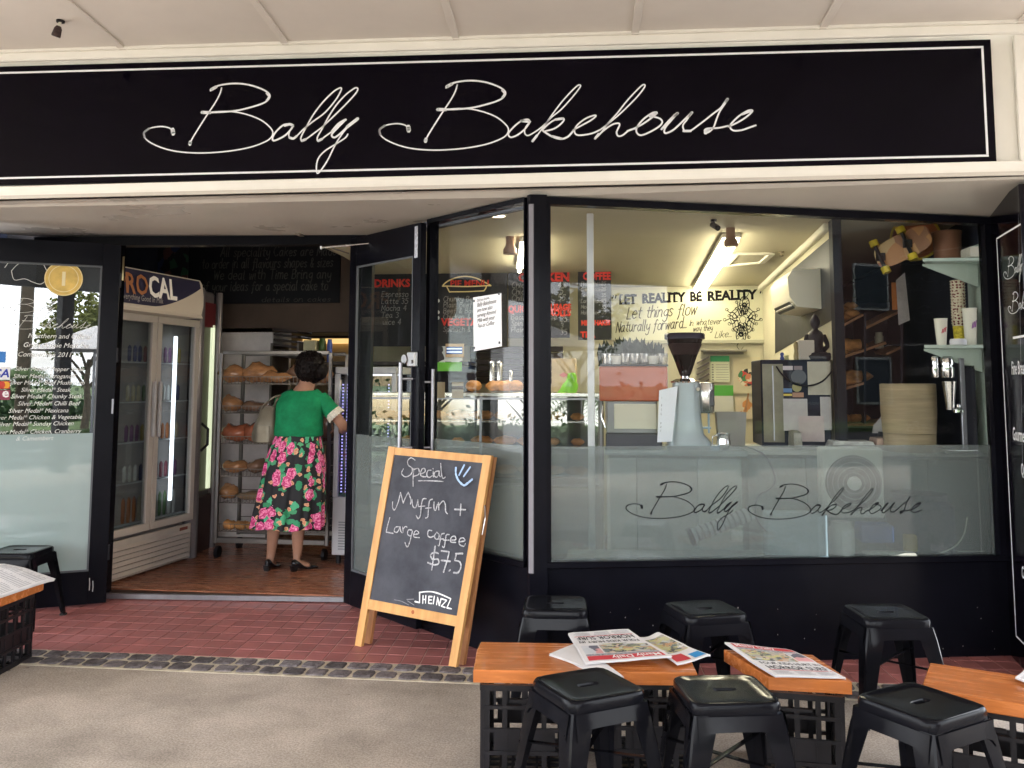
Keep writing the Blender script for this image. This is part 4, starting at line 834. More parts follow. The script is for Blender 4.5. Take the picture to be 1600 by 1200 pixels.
# espresso machine
q0 = PY(938, 690, 5.85); q1 = PY(1042, 690, 5.85); mw = q1.x-q0.x
t = thing('espresso_machine', 'espresso machine with orange back panel under glasses and plants', 'coffee machine', ((q0.x+q1.x)/2, 5.85, TOPZ))
Zp = lambda y, Y=5.85: PY(990, y, Y).z-TOPZ
MB().box((0, .0, (Zp(626)+Zp(573))/2), (mw, .40, Zp(573)-Zp(626)), ch=.008).build('back_panel', M('orange_panel', (.42, .10, .045), .3, var=.12, vs=3), t)
MB().box((0, 0, Zp(573)+.006), (mw+.01, .42, .012), ch=.003).build('top_tray', blackm, t)
MB().prism([(-mw/2+.05, -.17), (mw/2-.07, -.17), (mw/2-.05, .17), (-mw/2+.03, .17)], .10, Zp(626)-.002).build('body', M('machine_steel', (.20, .20, .21), .4, .5), t)
MB().box((.01, -.172, (Zp(668)+Zp(630))/2), (mw*.62, .01, Zp(630)-Zp(668)), ch=.002).build('drip_cover', M('cream_cloth', (.62, .60, .50), .8), t)
MB().box((0, -.02, .05), (mw*.82, .38, .10), ch=.01).build('drip_tray', M('machine_dark', (.07, .07, .085), .35), t)
for x in (-mw*.36, mw*.36): MB().cyl((x, -.1, 0), (x, -.1, .02), .02).build('foot', blackm, t)
h = MB(); h.tube([(-mw*.45, -.15, Zp(632)), (-mw*.47, -.18, Zp(650)), (-mw*.42, -.18, .13)], .006, 8); h.build('steam_wand', chrome, t, 60)
gm_ = MB().lathe([(.030, 0), (.036, .07), (.034, .07), (.028, .004), (0, .004)], n=14).mesh('glass', glassmat('tumbler', .14, (.9, .9, .9)), 40)
cupm = MB().lathe([(.026, 0), (.038, .055), (.036, .055), (.024, .004), (0, .004)], n=14).mesh('cup', M('china', (.75, .72, .68), .25), 40)
for i in range(13):
    x = q0.x+.05+(i % 7)*.058; y = 5.76+(i//7)*.09; g_ = i % 4 != 1
    link('drinking_glass' if g_ else 'coffee_cup', gm_ if g_ else cupm, None, (x, y, TOPZ+Zp(573)+.0125), 0, 'small clear glass on top of the espresso machine, %s row, %s from the left' % (['front', 'back'][i//7], ORD[i % 7]) if g_ else 'small pale cup on top of the espresso machine, %s row, %s from the left' % (['front', 'back'][i//7], ORD[i % 7]), 'glass' if g_ else 'cup', 'glasses on the espresso machine' if g_ else 'cups on the espresso machine')
def leafy(name, label, cat, loc, n, h, sp, m, seed, pot=None):
    t = thing(name, label, cat, loc); rg = random.Random(seed); mb = MB()
    for i in range(n):
        a = rg.uniform(0, 2*pi); r0 = rg.uniform(0, sp); hh = h*rg.uniform(.5, 1); x, y = r0*cos(a), r0*sin(a)*.6; dx, dy = rg.uniform(-.3, .3)*h, rg.uniform(-.3, .3)*h; w_ = h*.11
        mb.add([(x-w_, y, 0), (x+w_, y, 0), (x+dx*.5+w_*1.2, y+dy*.5, hh*.55), (x+dx, y+dy, hh), (x+dx*.5-w_*1.2, y+dy*.5+.004, hh*.55)], [(0, 1, 2, 4), (4, 2, 3)])
    mb.build('leaves', m, t)
    if pot: MB().lathe([(pot*.7, 0), (pot, pot*1.2), (pot*.9, pot*1.2)], n=16).build('pot', M('pot_dark', (.12, .08, .07), .6), t, 40)
    return t
leafg = M('dark_leaf', (.035, .045, .035), .45, var=.4, vs=30)
q = PY(985, 556, 6.05); leafy('potted_plant', 'row of dark pointed succulent leaves behind the glasses', 'plant', (q.x, q.y+.1, TOPZ+Zp(573)+.013), 110, .20, .20, leafg, 5, .05)
# grinder
gx = PY(1073, 692, 5.62); t = thing('coffee_grinder', 'pale grey coffee grinder with a dark bean hopper on the counter', 'coffee grinder', (gx.x, 5.66, TOPZ))
gz = lambda y: PY(1073, y, 5.66).z-TOPZ
grey = M('grinder_grey', (.27, .31, .33), .3, .2)
R = []
for z, w_, d in ((0, .115, .11), (.01, .12, .115), (.05, .118, .11), (.10, .105, .10), (.20, .09, .092), (.30, .083, .088), (gz(598), .078, .084)):
    R.append([((w_*(abs(cos(a))**.5)*(1 if cos(a) > 0 else -1))+(0.03 if z < .09 and cos(a) > 0 else 0), d*(abs(sin(a))**.5)*(1 if sin(a) > 0 else -1), z) for a in [2*pi*k/28 for k in range(28)]])
MB().rings(R).build('body', grey, t, 40)
MB().lathe([(.088, gz(598)), (.09, gz(596)), (.06, gz(592)), (.028, gz(591)), (.026, gz(586)), (.024, gz(586))], n=28).build('collar', chrome, t, 40)
z0, z1 = gz(588), gz(530); MB().lathe([(.026, z0), (.034, z0+.01), (.112, z1), (.110, z1), (.03, z0+.012)], n=36).build('hopper', glassmat('hopper_smoke', .04, (.07, .045, .05)), t, 40)
MB().lathe([(.0, z0+.004), (.026, z0+.006), (.105, z1-.03), (.06, z1-.015), (0, z1-.02)], n=30).build('coffee_beans', M('beans', (.022, .012, .012), .5, bump=1, bs=120), t, 40)
MB().lathe([(.113, z1-.004), (.124, z1), (.124, gz(521)-.008), (.118, gz(521)), (.0, gz(521)+.002)], n=36).build('hopper_lid', M('hopper_black', (.015, .015, .03), .25), t, 40)
dx = PY(1103, 620, 5.62).x-gx.x
MB().lathe([(.042, gz(645)), (.052, gz(642)), (.056, gz(600)), (.05, gz(598)), (0, gz(597))], (dx, -.01, 0), 24).build('doser', steel, t, 40)
MB().box((dx+.03, -.045, gz(622)), (.04, .03, .10), ch=.008).build('doser_window', M('doser_dark', (.06, .06, .07), .3), t)
h = MB(); h.cyl((dx+.015, -.03, gz(645)), (dx+.015, -.03, gz(676)), .006); h.box((dx, -.01, gz(668)), (.06, .05, .012), ch=.003); h.box((dx-.01, -.03, .015), (.16, .12, .03), ch=.008); h.build('portafilter_fork', M('fork_blue', (.25, .38, .52), .4), t, 40)
MB().lathe([(.0, 0), (.012, 0), (.012, .006), (0, .006)], (.068, -.085, gz(608)), 14, (.2, -1, 0)).build('knob', chrome, t)
Q = [PY(1027, 691, 5.5), PY(1050, 690, 5.52), PY(1059, 603, 5.54), PY(1030, 610, 5.52)]
t = thing('notice', 'white printed coffee notice leaning against the grinder', 'notice', tuple(Q[0])); MB().slab([q-Q[0] for q in Q], .001).build('sheet', M('paper_blue', (.70, .73, .80), .7), t)
nm = plane_map((0, 0, 0), Q[1]-Q[0], Q[3]-Q[0]); mb = MB(); W_ = (Q[1]-Q[0]).length; H_ = (Q[3]-Q[0]).length
for v_, s, sz in ((.84, 'COFFEE SPECIALTIES', .013), (.68, 'Flat white', .022), (.60, 'Cappuccino', .022), (.52, 'Long black', .022), (.34, 'PLEASE ORDER', .018), (.27, 'AND PAY AT', .018), (.20, 'COUNTER', .018)): put(mb, ftext(s, sz, 'LEFT', sx=.75), nm, W_*.16, H_*v_)
mb.build('lettering', ink, t)
q = PY(1131, 692, 5.6); t = thing('milk_jug', 'small polished steel milk jug right of the grinder', 'jug', (q.x, 5.62, TOPZ))
MB().lathe([(.040, 0), (.045, .01), (.043, .05), (.036, .085), (.041, .105), (.039, .105), (.034, .085), (.040, .05), (0, .006)], n=28).build('body', chrome, t, 40)
MB().tube([(-.036, -.01, .095), (-.066, -.01, .085), (-.068, -.01, .04), (-.042, -.01, .02)], .004, 8).build('handle', chrome, t, 60)
q = PY(1160, 688, 5.8); t = thing('knock_box', 'grey steel bin behind the milk jug', 'bin', (PY(1142, 688, 6.0).x, 6.0, TOPZ)); R = [[(x*s, y*s, z) for x, y in ((-.09, -.06), (.09, -.06), (.09, .06), (-.09, .06))] for s, z in ((.9, 0), (1.05, gz(646)), (.98, gz(646)), (.86, .02))]
MB().rings(R, cap1=True).build('body', M('bin_grey', (.30, .29, .28), .5), t)
t = thing('wooden_spoon', 'thin wooden stirrer leaning behind the milk jug', 'spoon', (PY(1155, 688, 6.15).x, 6.15, TOPZ)); MB().cyl((0, 0, 0), (.07, .02, .34), .006).build('handle', M('spoon_wood', (.5, .26, .12), .6), t)

# tall dark bottle fridge with papers
fx0, fx1 = PY(1190, 640, 6.0).x, PY(1298, 640, 6.0).x; ftop = PY(1240, 562, 6.0).z; cb = 1.091
t = thing('under_fridge', 'dark cabinet covered with papers and stickers below the air conditioner', 'cabinet', ((fx0+fx1)/2, 6.21, cb))
fw = fx1-fx0
MB().box((.0, 0, (ftop-cb)/2), (fw, .42, ftop-cb), ch=.006).build('cabinet', M('cabinet_navy', (.012, .015, .028), .5, spec=.1), t)
MB().box((-fw/2+.075, -.212, (ftop-cb)*.5), (.13, .006, (ftop-cb)*.9)).build('door_glass', M('olive_glass', (.17, .16, .11), .25, var=.3, vs=4), t)
MB().box((-fw/2+.075, -.218, (ftop-cb)*.5), (.006, .008, (ftop-cb)*.86)).build('door_bar', alu, t)
xx = lambda px: PY(px, 600, 5.99).x
for i, (x0, y0, x1, y1) in enumerate(((1262, 565, 1298, 617), (1224, 623, 1262, 673), (1282, 620, 1299, 672), (1248, 650, 1288, 690))):
    c, w_, h_ = PR(x0, y0, x1, y1, 5.996-.003*i)
    tt = thing('pinned_paper', ['upper paper pinned on the dark cabinet door', 'left grey paper low on the dark cabinet', 'right narrow paper low on the dark cabinet', 'overlapping pink tinged paper at the cabinet centre'][i], 'paper', tuple(c)); MB().box((0, 0, 0), (w_, .002, h_)).build('sheet', M('note_%d' % i, [(.42, .40, .34), (.42, .41, .42), (.40, .39, .40), (.46, .40, .40)][i], .8, var=.1, vs=12), tt)
st = MB(); 
for (px, py, w_, h_, c_) in ((1229, 575, .09, .03, (.5, .45, .5)), (1247, 575, .06, .03, (.25, .2, .22)), (1230, 610, .07, .03, (.1, .2, .4)), (1230, 617, .07, .015, (.6, .45, .08)), (1247, 617, .08, .035, (.35, .2, .14))):
    c = PY(px, py, 5.998); c -= t.location; MB().box(tuple(c), (w_*.87, .003, h_*.87)).build('sticker', M('st%d%d' % (px, py), c_, .5), t)
for px, py, r_, c_ in ((1248, 589, .048, (.10, .11, .13)), (1245, 605, .03, (.34, .32, .16))): c = PY(px, py, 5.998)-t.location; MB().lathe([(0, 0), (r_, 0), (r_, .002), (0, .002)], c, 20, (0, -1, 0)).build('sticker', M('st%d' % px, c_, .5), t)
t = thing('hanging_cable', 'dark cable sagging across the cabinet papers', 'cable', tuple(PY(1217, 580, 5.97))); o_ = t.location.copy()
MB().tube([PY(x, y, 5.97)-o_ for x, y in crv([(1213, 572), (1222, 585), (1240, 599), (1262, 603), (1285, 596), (1300, 580)], 5)], .006, 6).build('cable', blackm, t, 60)
# things on the cabinet
q = PY(1276, 560, 6.12); t = thing('seated_figurine', 'dark seated meditating figurine on top of the cabinet', 'figurine', (q.x, 6.14, ftop)); t.scale = (.86, .86, .86)
dkf = M('figurine_dark', (.02, .018, .025), .5)
MB().lathe([(.11, 0), (.12, .03), (.07, .07), (.055, .12), (.065, .18), (.05, .215), (.022, .235), (.02, .245), (.036, .27), (.038, .30), (.024, .335), (.012, .35), (0, .36)], n=20).build('body', dkf, t, 60)
m_ = MB(); m_.tube([(-.06, 0, .19), (-.085, -.03, .11), (-.03, -.07, .06)], .02, 8); m_.tube([(.06, 0, .19), (.085, -.03, .11), (.03, -.07, .06)], .02, 8); m_.tube([(-.11, 0, .03), (-.02, -.1, .03), (.1, -.06, .025)], .03, 8); m_.build('limbs', dkf, t, 60)
for i, (px, w_, h_, c_) in enumerate(((1222, .025, .05, (.05, .08, .3)), (1229, .03, .035, (.5, .5, .3)), (1244, .03, .12, (.3, .24, .12)), (1259, .10, .13, (.42, .38, .34)))):
    q = PY(px, 560, 6.1); t = thing(['small_pot', 'small_jar', 'statuette', 'cream_box'][i], ['tiny blue pot at the left end of the cabinet top', 'tiny olive jar beside the blue pot on the cabinet', 'slim brown statuette on the cabinet top', 'pale box left of the seated figurine'][i], ['pot', 'jar', 'ornament', 'box'][i], (q.x, 6.1, ftop))
    if i == 3: MB().box((0, 0, h_/2), (w_, .08, h_), ch=.004).build('box', M('cab%d' % i, c_, .7), t)
    else: MB().lathe([(w_*.5, 0), (w_*.6, h_*.2), (w_*.35, h_*.5), (w_*.55, h_*.8), (w_*.3, h_), (0, h_)], n=14).build('body', M('cab%d' % i, c_, .5), t, 50)
# air conditioner on the partition
a0 = PX(1238, 435, XW-.21); 
t = thing('air_conditioner', 'white wall mounted split air conditioner near the ceiling', 'air conditioner', (XW, 6.55, 0))
zt_ = PX(1300, 375, XW-.02).z; prof = [(0, 2.28), (-.19, 2.27), (-.225, 2.22), (-.215, 2.09), (-.17, 2.02), (0, 2.00)]
y0_, y1_ = -.28, .42
MB().rings([[(x, y0_, z) for x, z in prof], [(x, y1_, z) for x, z in prof]]).build('body', M('ac_white', (.62, .58, .48), .35), t, 30)
MB().add([(-.205, y0_+.04, 2.06), (-.205, y1_-.04, 2.06), (-.165, y1_-.04, 2.015), (-.165, y0_+.04, 2.015)], [(0, 1, 2, 3)]).xf(Matrix.Translation((-.006, 0, -.004))).build('vent', M('vent_dark', (.03, .03, .035), .4), t)
MB().box((-.19, .07, 2.035), (.012, .6, .02), ry=.7).build('louvre', M('ac_flap', (.6, .57, .5), .3), t)
# dark board on the partition
q = [PX(1211, 552, XW-.006), PX(1299, 500, XW-.006), PX(1299, 440, XW-.006), PX(1211, 445, XW-.006)]
q[3].z = IZ(8)-.1; q[2].z = 2.0+.0; q[2].z = 2.44
t = thing('wall_board', 'dark grey board on the partition wall below the air conditioner', 'board', tuple(q[0])); MB().slab([p_-q[0] for p_ in q], .012).build('board', M('board_grey', (.02, .021, .026), .5, var=.3), t)

# ---------------- alcove: bread shelves
XA = 2.20
t = thing('bread_shelf', 'dark shelving with slanting brown boards of bread in the right corner', 'bread shelf', (1.90, 6.9, .045)); O = Vector((1.90, 6.9, .045))
YS = 6.75
def SB(x0, y0, x1, y1, Y=YS, d=.3): a = PY(x0, y0, Y)-O; b = PY(x1, y1, Y)-O; return a, b
shelfwood = M('shelf_wood', (.34, .18, .10), .55, var=.3, vs=8)
MB().box((.06, .55, 1.05), (.95, .04, 2.1)).build('back_panel', M('shelf_back', (.014, .016, .03), .5), t)
sh = []
for x0, y0, x1, y1 in ((1297, 517, 1348, 490), (1297, 563, 1384, 534), (1297, 612, 1350, 597), (1352, 511, 1405, 485), (1384, 552, 1407, 541), (1297, 663, 1395, 661)):
    a, b = SB(x0, y0, x1, y1); m_ = MB(); m_.slab([a, b, b+Vector((0, .3, .02)), a+Vector((0, .3, .02))], .018); m_.build('shelf_board', shelfwood, t); sh.append((a, b))
for px in (1350, 1407): a = PY(px, 490, YS)-O; b = PY(px, 662, YS)-O; MB().slab([b, b+Vector((.016, 0, 0)), a+Vector((.016, 0, 0)), a], .30).build('divider', M('shelf_dark', (.03, .03, .05), .5), t)
def on(i, f_, dy=.1): a, b = sh[i]; p_ = a+(b-a)*f_; return (O.x+p_.x, O.y+p_.y+dy, O.z+p_.z+.006)
bl_ = [(0, f_) for f_ in (.12, .34, .56, .78)]+[(1, .18), (1, .45), (2, .55), (2, .85), (5, .30), (5, .45), (5, .58)]
for i, (s_, f_) in enumerate(bl_):
    o = link('bread_loaf', (roll_me if s_ in (0, 5) else lo_me)[i % 3], None, on(s_, f_), rg.uniform(-.4, .4), ('golden loaf on the %s slanting board of the dark bread shelf, %s on it' % (['top', 'middle', 'third'][s_], ['left', 'centre left', 'centre right', 'right'][i % 4]) if s_ != 5 else 'round roll on the lowest board of the bread shelf, %s one' % ['left', 'middle', 'right'][i-8]), 'bread', 'breads on the slanting shelf' if s_ != 5 else 'rolls on the lowest shelf board'); 
    if s_ in (1, 2): o.scale = (1.25, 1.2, 1.25)
for i in range(4): link('bread_loaf', roll_me[i % 3], None, tuple(Vector(on(0, .15+i*.22, .16))+Vector((0, 0, .055))), i, 'round golden bun in the upper layer of the top bread board, %s from the left' % ORD[i], 'bread', 'upper buns of the top bread board')
t = thing('jar', 'small glass jar with pale contents on the middle bread board', 'jar', tuple(Vector(on(3, .5))-Vector((0, 0, .22)))); MB().lathe([(.03, 0), (.032, .09), (.025, .10), (.025, .12), (0, .12)], n=16).build('body', M('jar_pale', (.35, .33, .26), .3), t, 40)
c, w_, h_ = PR(1401, 430, 1418, 508, 6.5); t = thing('order_sheets', 'hanging white paper sheets clipped beside an orange card above the bread shelves', 'paper', tuple(c))
MB().slab([(-w_*.4, 0, -h_*.5), (w_*.65, 0, -h_*.4), (w_*.35, 0, h_*.55), (-w_*.5, 0, h_*.4)], .002).build('sheet', M('sheet_grey', (.50, .46, .47), .8, var=.12, vs=20), t)
MB().box((-w_*.65, .01, .03), (w_*.5, .003, h_*.55)).build('orange_card', M('orange_card', (.55, .19, .05), .7), t)
# chalk wall and top shelf with skateboard, tubs
q = [PX(x, y, 2.20) for x, y in ((1303, 462), (1400, 408), (1400, 350), (1303, 350))]
t = thing('chalk_wall_panel', 'dark panel scribbled with chalk above the bread shelves', 'blackboard', tuple(q[0])); MB().slab([p_-q[0] for p_ in q], .01).build('board', M('scribble_board', (.085, .075, .065), .8, var=.5, vs=9), t)
nm = plane_map((0, 0, 0), (0, -1, 0), (0, 0, 1)); rg = random.Random(8); rb = []
for i in range(9):
    r_, _ = hand(rg.choice(['fresh daily', 'warm bread', 'good food', 'sour dough', 'rye & spelt']), .10, .009, .2, .1, seed=i); rb += shift(r_, .1+rg.uniform(0, .5), .12+i*.065+.12)
flat(rb, nm, .003).build('handwriting', M('faint_chalk', (.34, .31, .26), .9, var=.5, vs=30), t)
sa, sb_ = PX(1297, 466, 2.12), PX(1448, 383, 2.12)
t = thing('high_shelf', 'dark shelf climbing to the ceiling corner above the cups', 'shelf', (2.05, (sa.y+sb_.y)/2, 2.30)); MB().beam((0, (sa.y-sb_.y)/2, -.0), (0, -(sa.y-sb_.y)/2, .03), .32, .025).build('shelf_board', M('shelf_black', (.014, .013, .018), .5), t)
# longboard lying on its edge
qa = PY(1372, 405, 6.0); qb = PY(1450, 366, 5.8)
t = thing('skateboard', 'orange and tan skateboard with yellow wheels resting on the high shelf', 'skateboard', tuple(qa)); dv = (qb-qa); ll = dv.length; dn = dv.normalized(); up_ = Vector((0, 0, 1)); up_ = (up_-dn*up_.dot(dn)).normalized(); nn = dn.cross(up_)
pts = []
for k_ in range(28):
    a = 2*pi*k_/28; e = abs(cos(a))**.6*(1 if cos(a) > 0 else -1); pts.append(dn*(ll/2+ll/2*e*1.08)+up_*(.085*abs(sin(a))**.55*(1 if sin(a) > 0 else -1)))
MB().rings([[p_+nn*.006 for p_ in pts], [p_-nn*.006 for p_ in pts]]).build('deck', patches('deck_art', [(.40, .18, .06), (.48, .26, .10), (.34, .10, .04), (.46, .32, .15), (.25, .11, .05)], 9, .4), t)
for f_ in (.08, .62):
    o_ = dn*(ll*f_)+nn*.03; m_ = MB(); m_.cyl(o_-up_*.09, o_+up_*.09, .012); m_.box(o_-nn*.012, (.05, .03, .05)); m_.build('truck', blackm, t)
    for s_ in (-1, 1): MB().cyl(o_+up_*s_*.075, o_+up_*s_*.115, .028, 16).build('wheel', M('yellow_wheel', (.55, .42, .03), .4), t, 40)
q = PY(1432, 372, 6.1); t = thing('round_plate', 'round orange copper dish with a yellow rim standing behind the skateboard', 'dish', (q.x, 6.12, q.z)); MB().lathe([(0, .01), (.12, .0), (.135, .012), (.15, .012), (.15, .002), (.12, -.01), (0, -.01)], n=36, axis=(-.35, -1, .2)).build('dish', M('copper_dish', (.42, .15, .07), .3, .4), t, 50); MB().lathe([(.142, .0), (.156, .0), (.156, .02), (.142, .02), (.142, 0)], n=36, axis=(-.35, -1, .2), cap=False).build('rim', M('yellow_rim', (.50, .36, .04), .4), t, 50)
for i, (x0, y0, x1, y1, c_) in enumerate(((1458, 362, 1502, 405, (.22, .10, .06)), (1508, 388, 1540, 404, (.45, .42, .36)))):
    c, w_, h_ = PR(x0, y0, x1, y1, 5.9 if i == 0 else 5.6); t = thing(['storage_tub', 'folded_carton'][i], ['brown round tub on the high shelf beside the skateboard', 'pale folded carton above the upper bracket shelf'][i], ['tub', 'carton'][i], (c.x, c.y, c.z-h_/2))
    if i == 0: MB().lathe([(w_*.46, 0), (w_*.5, h_*.9), (w_*.52, h_*.9), (w_*.52, h_), (0, h_)], n=24).build('body', M('tub_brown', c_, .5), t, 40)
    else: MB().box((0, 0, h_/2), (w_, .15, h_), ch=.004).build('box', M('carton_pale', c_, .8), t)
# bracket shelves by the window's right edge
mint = M('mint_shelf', (.44, .52, .47), .5, var=.06)
for i, (yt, yl, xl) in enumerate(((405, 422, 1447), (538, 548, 1449))):
    zt_ = PY(1500, yt+2, 5.62).z; xl_ = PY(xl, yl, 5.45).x; xr_ = 2.14
    t = thing('bracket_shelf', ['upper pale green bracket shelf at the right of the window', 'pale green bracket shelf holding stacked cups'][i], 'shelf', ((xl_+xr_)/2, 5.62, zt_)); wv = xr_-xl_
    MB().prism([(-wv/2, -.12), (-wv/2+.12, .14), (wv/2, .14), (wv/2, -.12)], -.018, 0).build('shelf_board', mint, t)
    MB().add([(wv/2, .0, -.018), (wv/2, .0, -.16), (-wv/2+.04, .0, -.03), (-wv/2+.04, 0, -.018), (wv/2, .018, -.018), (wv/2, .018, -.16), (-wv/2+.04, .018, -.03), (-wv/2+.04, .018, -.018)], [(0, 1, 2, 3), (7, 6, 5, 4), (0, 4, 5, 1), (1, 5, 6, 2), (2, 6, 7, 3), (3, 7, 4, 0)]).build('bracket', mint, t)
    if i: zsh = zt_
t = thing('shelf_upright', 'pale green upright board carrying the bracket shelves', 'shelf support', (2.165, 5.62, 1.09)); MB().box((0, .05, .62), (.03, .30, 1.25), ch=.002).build('board', mint, t)
def cup(name, label, px, h, r0, r1, m, deco=None, group=None, z=None):
    q = PY(px, 600, 5.58); t = thing(name, label, 'cup', (q.x, 5.58, zsh if z is None else z), 0, group)
    MB().lathe([(r0, 0), (r1, h), (r1*1.04, h), (r1*1.04, h+.004), (r1*.93, h+.004), (r0*.9, .005), (0, .005)], n=24).build('cup', m, t, 40)
    if deco:
        mb = MB()
        for k_, (a, c_) in enumerate(deco):
            for s_ in range(3):
                x = a+s_*.009; mb.add([(x, -r1*1.01, h*.45+s_*.004), (x+.006, -r1*1.01, h*.45+s_*.004), (x+.014, -r1*1.0, h*.62+s_*.006), (x+.008, -r1*1.0, h*.62+s_*.006)], [(0, 1, 2, 3)])
        mb.build('print', M(name+'_ink'+str(px), deco[0][1], .5), t)
    return t
cupw = M('cup_white', (.68, .66, .58), .5)
dots = M('cup_dots', (.62, .54, .42), .6)
def dotmat():
    m = dots; t = m.node_tree; n = t.nodes; l = t.links.new; tc = n.new('ShaderNodeTexCoord'); vo = n.new('ShaderNodeTexVoronoi'); vo.inputs['Scale'].default_value = 55; vo.inputs['Randomness'].default_value = .35
    l(tc.outputs['Object'], vo.inputs['Vector']); r = n.new('ShaderNodeValToRGB'); r.color_ramp.interpolation = 'CONSTANT'; r.color_ramp.elements[0].color = (.16, .03, .04, 1); r.color_ramp.elements[1].position = .38; r.color_ramp.elements[1].color = (.62, .55, .42, 1); l(vo.outputs['Distance'], r.inputs[0]); l(r.outputs[0], n['Principled BSDF'].inputs['Base Color'])
dotmat()
hc = PY(1500, 434, 5.58).z-zsh
q = PY(1504, 600, 5.66); t = thing('cup_stack', 'tall stack of dotted paper cups on the lower bracket shelf', 'cup stack', (q.x, 5.67, zsh))
n_ = 16
for i in range(n_):
    z = .10+(hc-.13)*i/n_; MB().lathe([(.030, z-.0), (.041, z+.035), (.043, z+.035), (.043, z+.039), (.036, z+.039)], n=20).build('cup', dots, t, 40)
MB().lathe([(.032, 0), (.036, .12), (.0, .12)], n=20).build('cup', M('cup_yellow', (.60, .50, .05), .5, var=.5, vs=60), t, 40)
cup('takeaway_cup', 'single white paper cup with red marks on the bracket shelf', 1474, .155, .026, .037, cupw, [(-.012, (.45, .05, .08))])
cup('takeaway_cup', 'taller stack of white paper cups with purple marks at the shelf end', 1520, .215, .03, .041, cupw, [(-.008, (.25, .08, .3))])
q = PY(1496, 600, 5.54); t = thing('lid_pile', 'low pile of white cup lids between the cups', 'cup lids', (q.x+.0, 5.50, zsh)); MB().lathe([(.045, 0), (.046, .02), (.042, .034), (.0, .036)], n=24).build('lids', M('lid_white', (.62, .62, .66), .4), t, 40)
# milkshake maker
q = PY(1494, 688, 5.62); t = thing('milkshake_maker', 'chrome milkshake mixer with steel beaker by the right window edge', 'milkshake maker', (q.x, 5.62, 1.09)); mz = lambda y: PY(1490, y, 5.62).z-1.09; mxp = lambda x: PY(x, 620, 5.62).x-q.x
MB().box((0, 0, .012), (mxp(1522)-mxp(1470), .18, .024), ch=.004).build('base', steel, t)
MB().box((mxp(1504), .0, (mz(560)+.02)/2), (.028, .03, mz(560)-.02), ch=.003).build('column', alu, t)
MB().box((mxp(1516), .05, (mz(570)+.02)/2), (.07, .10, mz(570)-.02), ch=.004).build('motor_back', M('mixer_dark', (.02, .02, .03), .4), t)
for k_, (px, r_) in enumerate(((1480, .038), (1461, .02))): MB().lathe([(r_*.9, mz(590)), (r_, mz(588)), (r_, mz(574)), (r_*.8, mz(573)), (r_*.8, mz(571)), (r_, mz(570)), (r_, mz(560)), (r_*.8, mz(557)), (0, mz(556))], (mxp(px), -.02, 0), 24).build('motor_cap', chrome, t, 40)
MB().lathe([(.022, mz(640)), (.040, mz(596)), (.037, mz(596)), (.018, mz(636))], (mxp(1482), -.02, 0), 24).build('beaker', steel, t, 40)
MB().lathe([(.03, mz(644)), (.03, mz(640)), (.012, mz(636)), (.01, mz(632))], (mxp(1494), -.03, 0), 20).build('cup_rest', chrome, t, 40)
# bamboo tub
q = PY(1434, 690, 5.6); w_ = PY(1478, 690, 5.6).x-PY(1390, 690, 5.6).x; hz_ = PY(1434, 604, 5.6).z-1.075
t = thing('bamboo_steamer', 'stacked round pale bamboo drum on the side counter', 'steamer', (q.x, 5.75, 1.09)); bam = M('bamboo', (.25, .20, .125), .7, var=.2, vs=3, stretch=(1, 1, 14))
MB().lathe([(w_*.46, 0), (w_*.47, hz_*.26), (w_*.465, hz_*.265)], n=40, cap=True).build('lower_tier', bam, t, 40); MB().lathe([(w_*.475, hz_*.27), (w_*.5, hz_*.6), (w_*.5, hz_), (w_*.46, hz_+.003), (0, hz_+.002)], n=40).build('upper_tier', bam, t, 40)
q = PY(1389, 645, 6.0); t = thing('paper_napkin', 'white folded napkin standing left of the bamboo drum', 'napkin', (q.x-.04, 6.05, 1.09)); MB().add([(-.05, 0, .09), (.05, 0, .09), (.06, 0, .19), (.03, 0, .22), (-.04, .0, .14), (-.05, .02, .09), (.05, .02, .09), (.06, .02, .19), (.03, .02, .22), (-.04, .02, .14)], [(0, 1, 2, 3, 4), (9, 8, 7, 6, 5)]+[(i, i+5, (i+1) % 5+5, (i+1) % 5) for i in range(5)]).build('cloth', M('napkin', (.55, .53, .57), .8), t)
MB().cyl((0, .01, 0), (0, .01, .1), .02).build('stand', blackm, t)
# clutter at the counter line
for i, (px, py, w_, h_, c_) in enumerate(((1325, 688, .26, .05, (.40, .42, .42)), (1380, 690, .16, .07, (.35, .25, .20)), (1240, 690, .05, .11, (.25, .25, .22)), (1425, 692, .30, .03, (.42, .33, .26)))):
    q = PY(px, py, 5.95); t = thing(['paper_tray', 'cardboard_offcut', 'wire_clip', 'towel'][i], ['pale paper tray on the side counter before the cabinet', 'brown cardboard piece under the bread shelf', 'small grey clip rack at the counter edge', 'folded spotted towel under the bamboo drum'][i], ['tray', 'cardboard', 'clip', 'towel'][i], (q.x, 5.9, 1.091))
    R = [[(x*w_/2*s, y*.10*s, z) for x, y in ((-1, -1), (1, -1), (1, 1), (-1, 1))] for s, z in ((1, 0), (.98, h_*.4), (.9, h_*.9), (.5 if i == 2 else .86, h_))]; MB().rings(R).build('body', M('clut%d' % i, c_, .7, var=.3, vs=20), t)

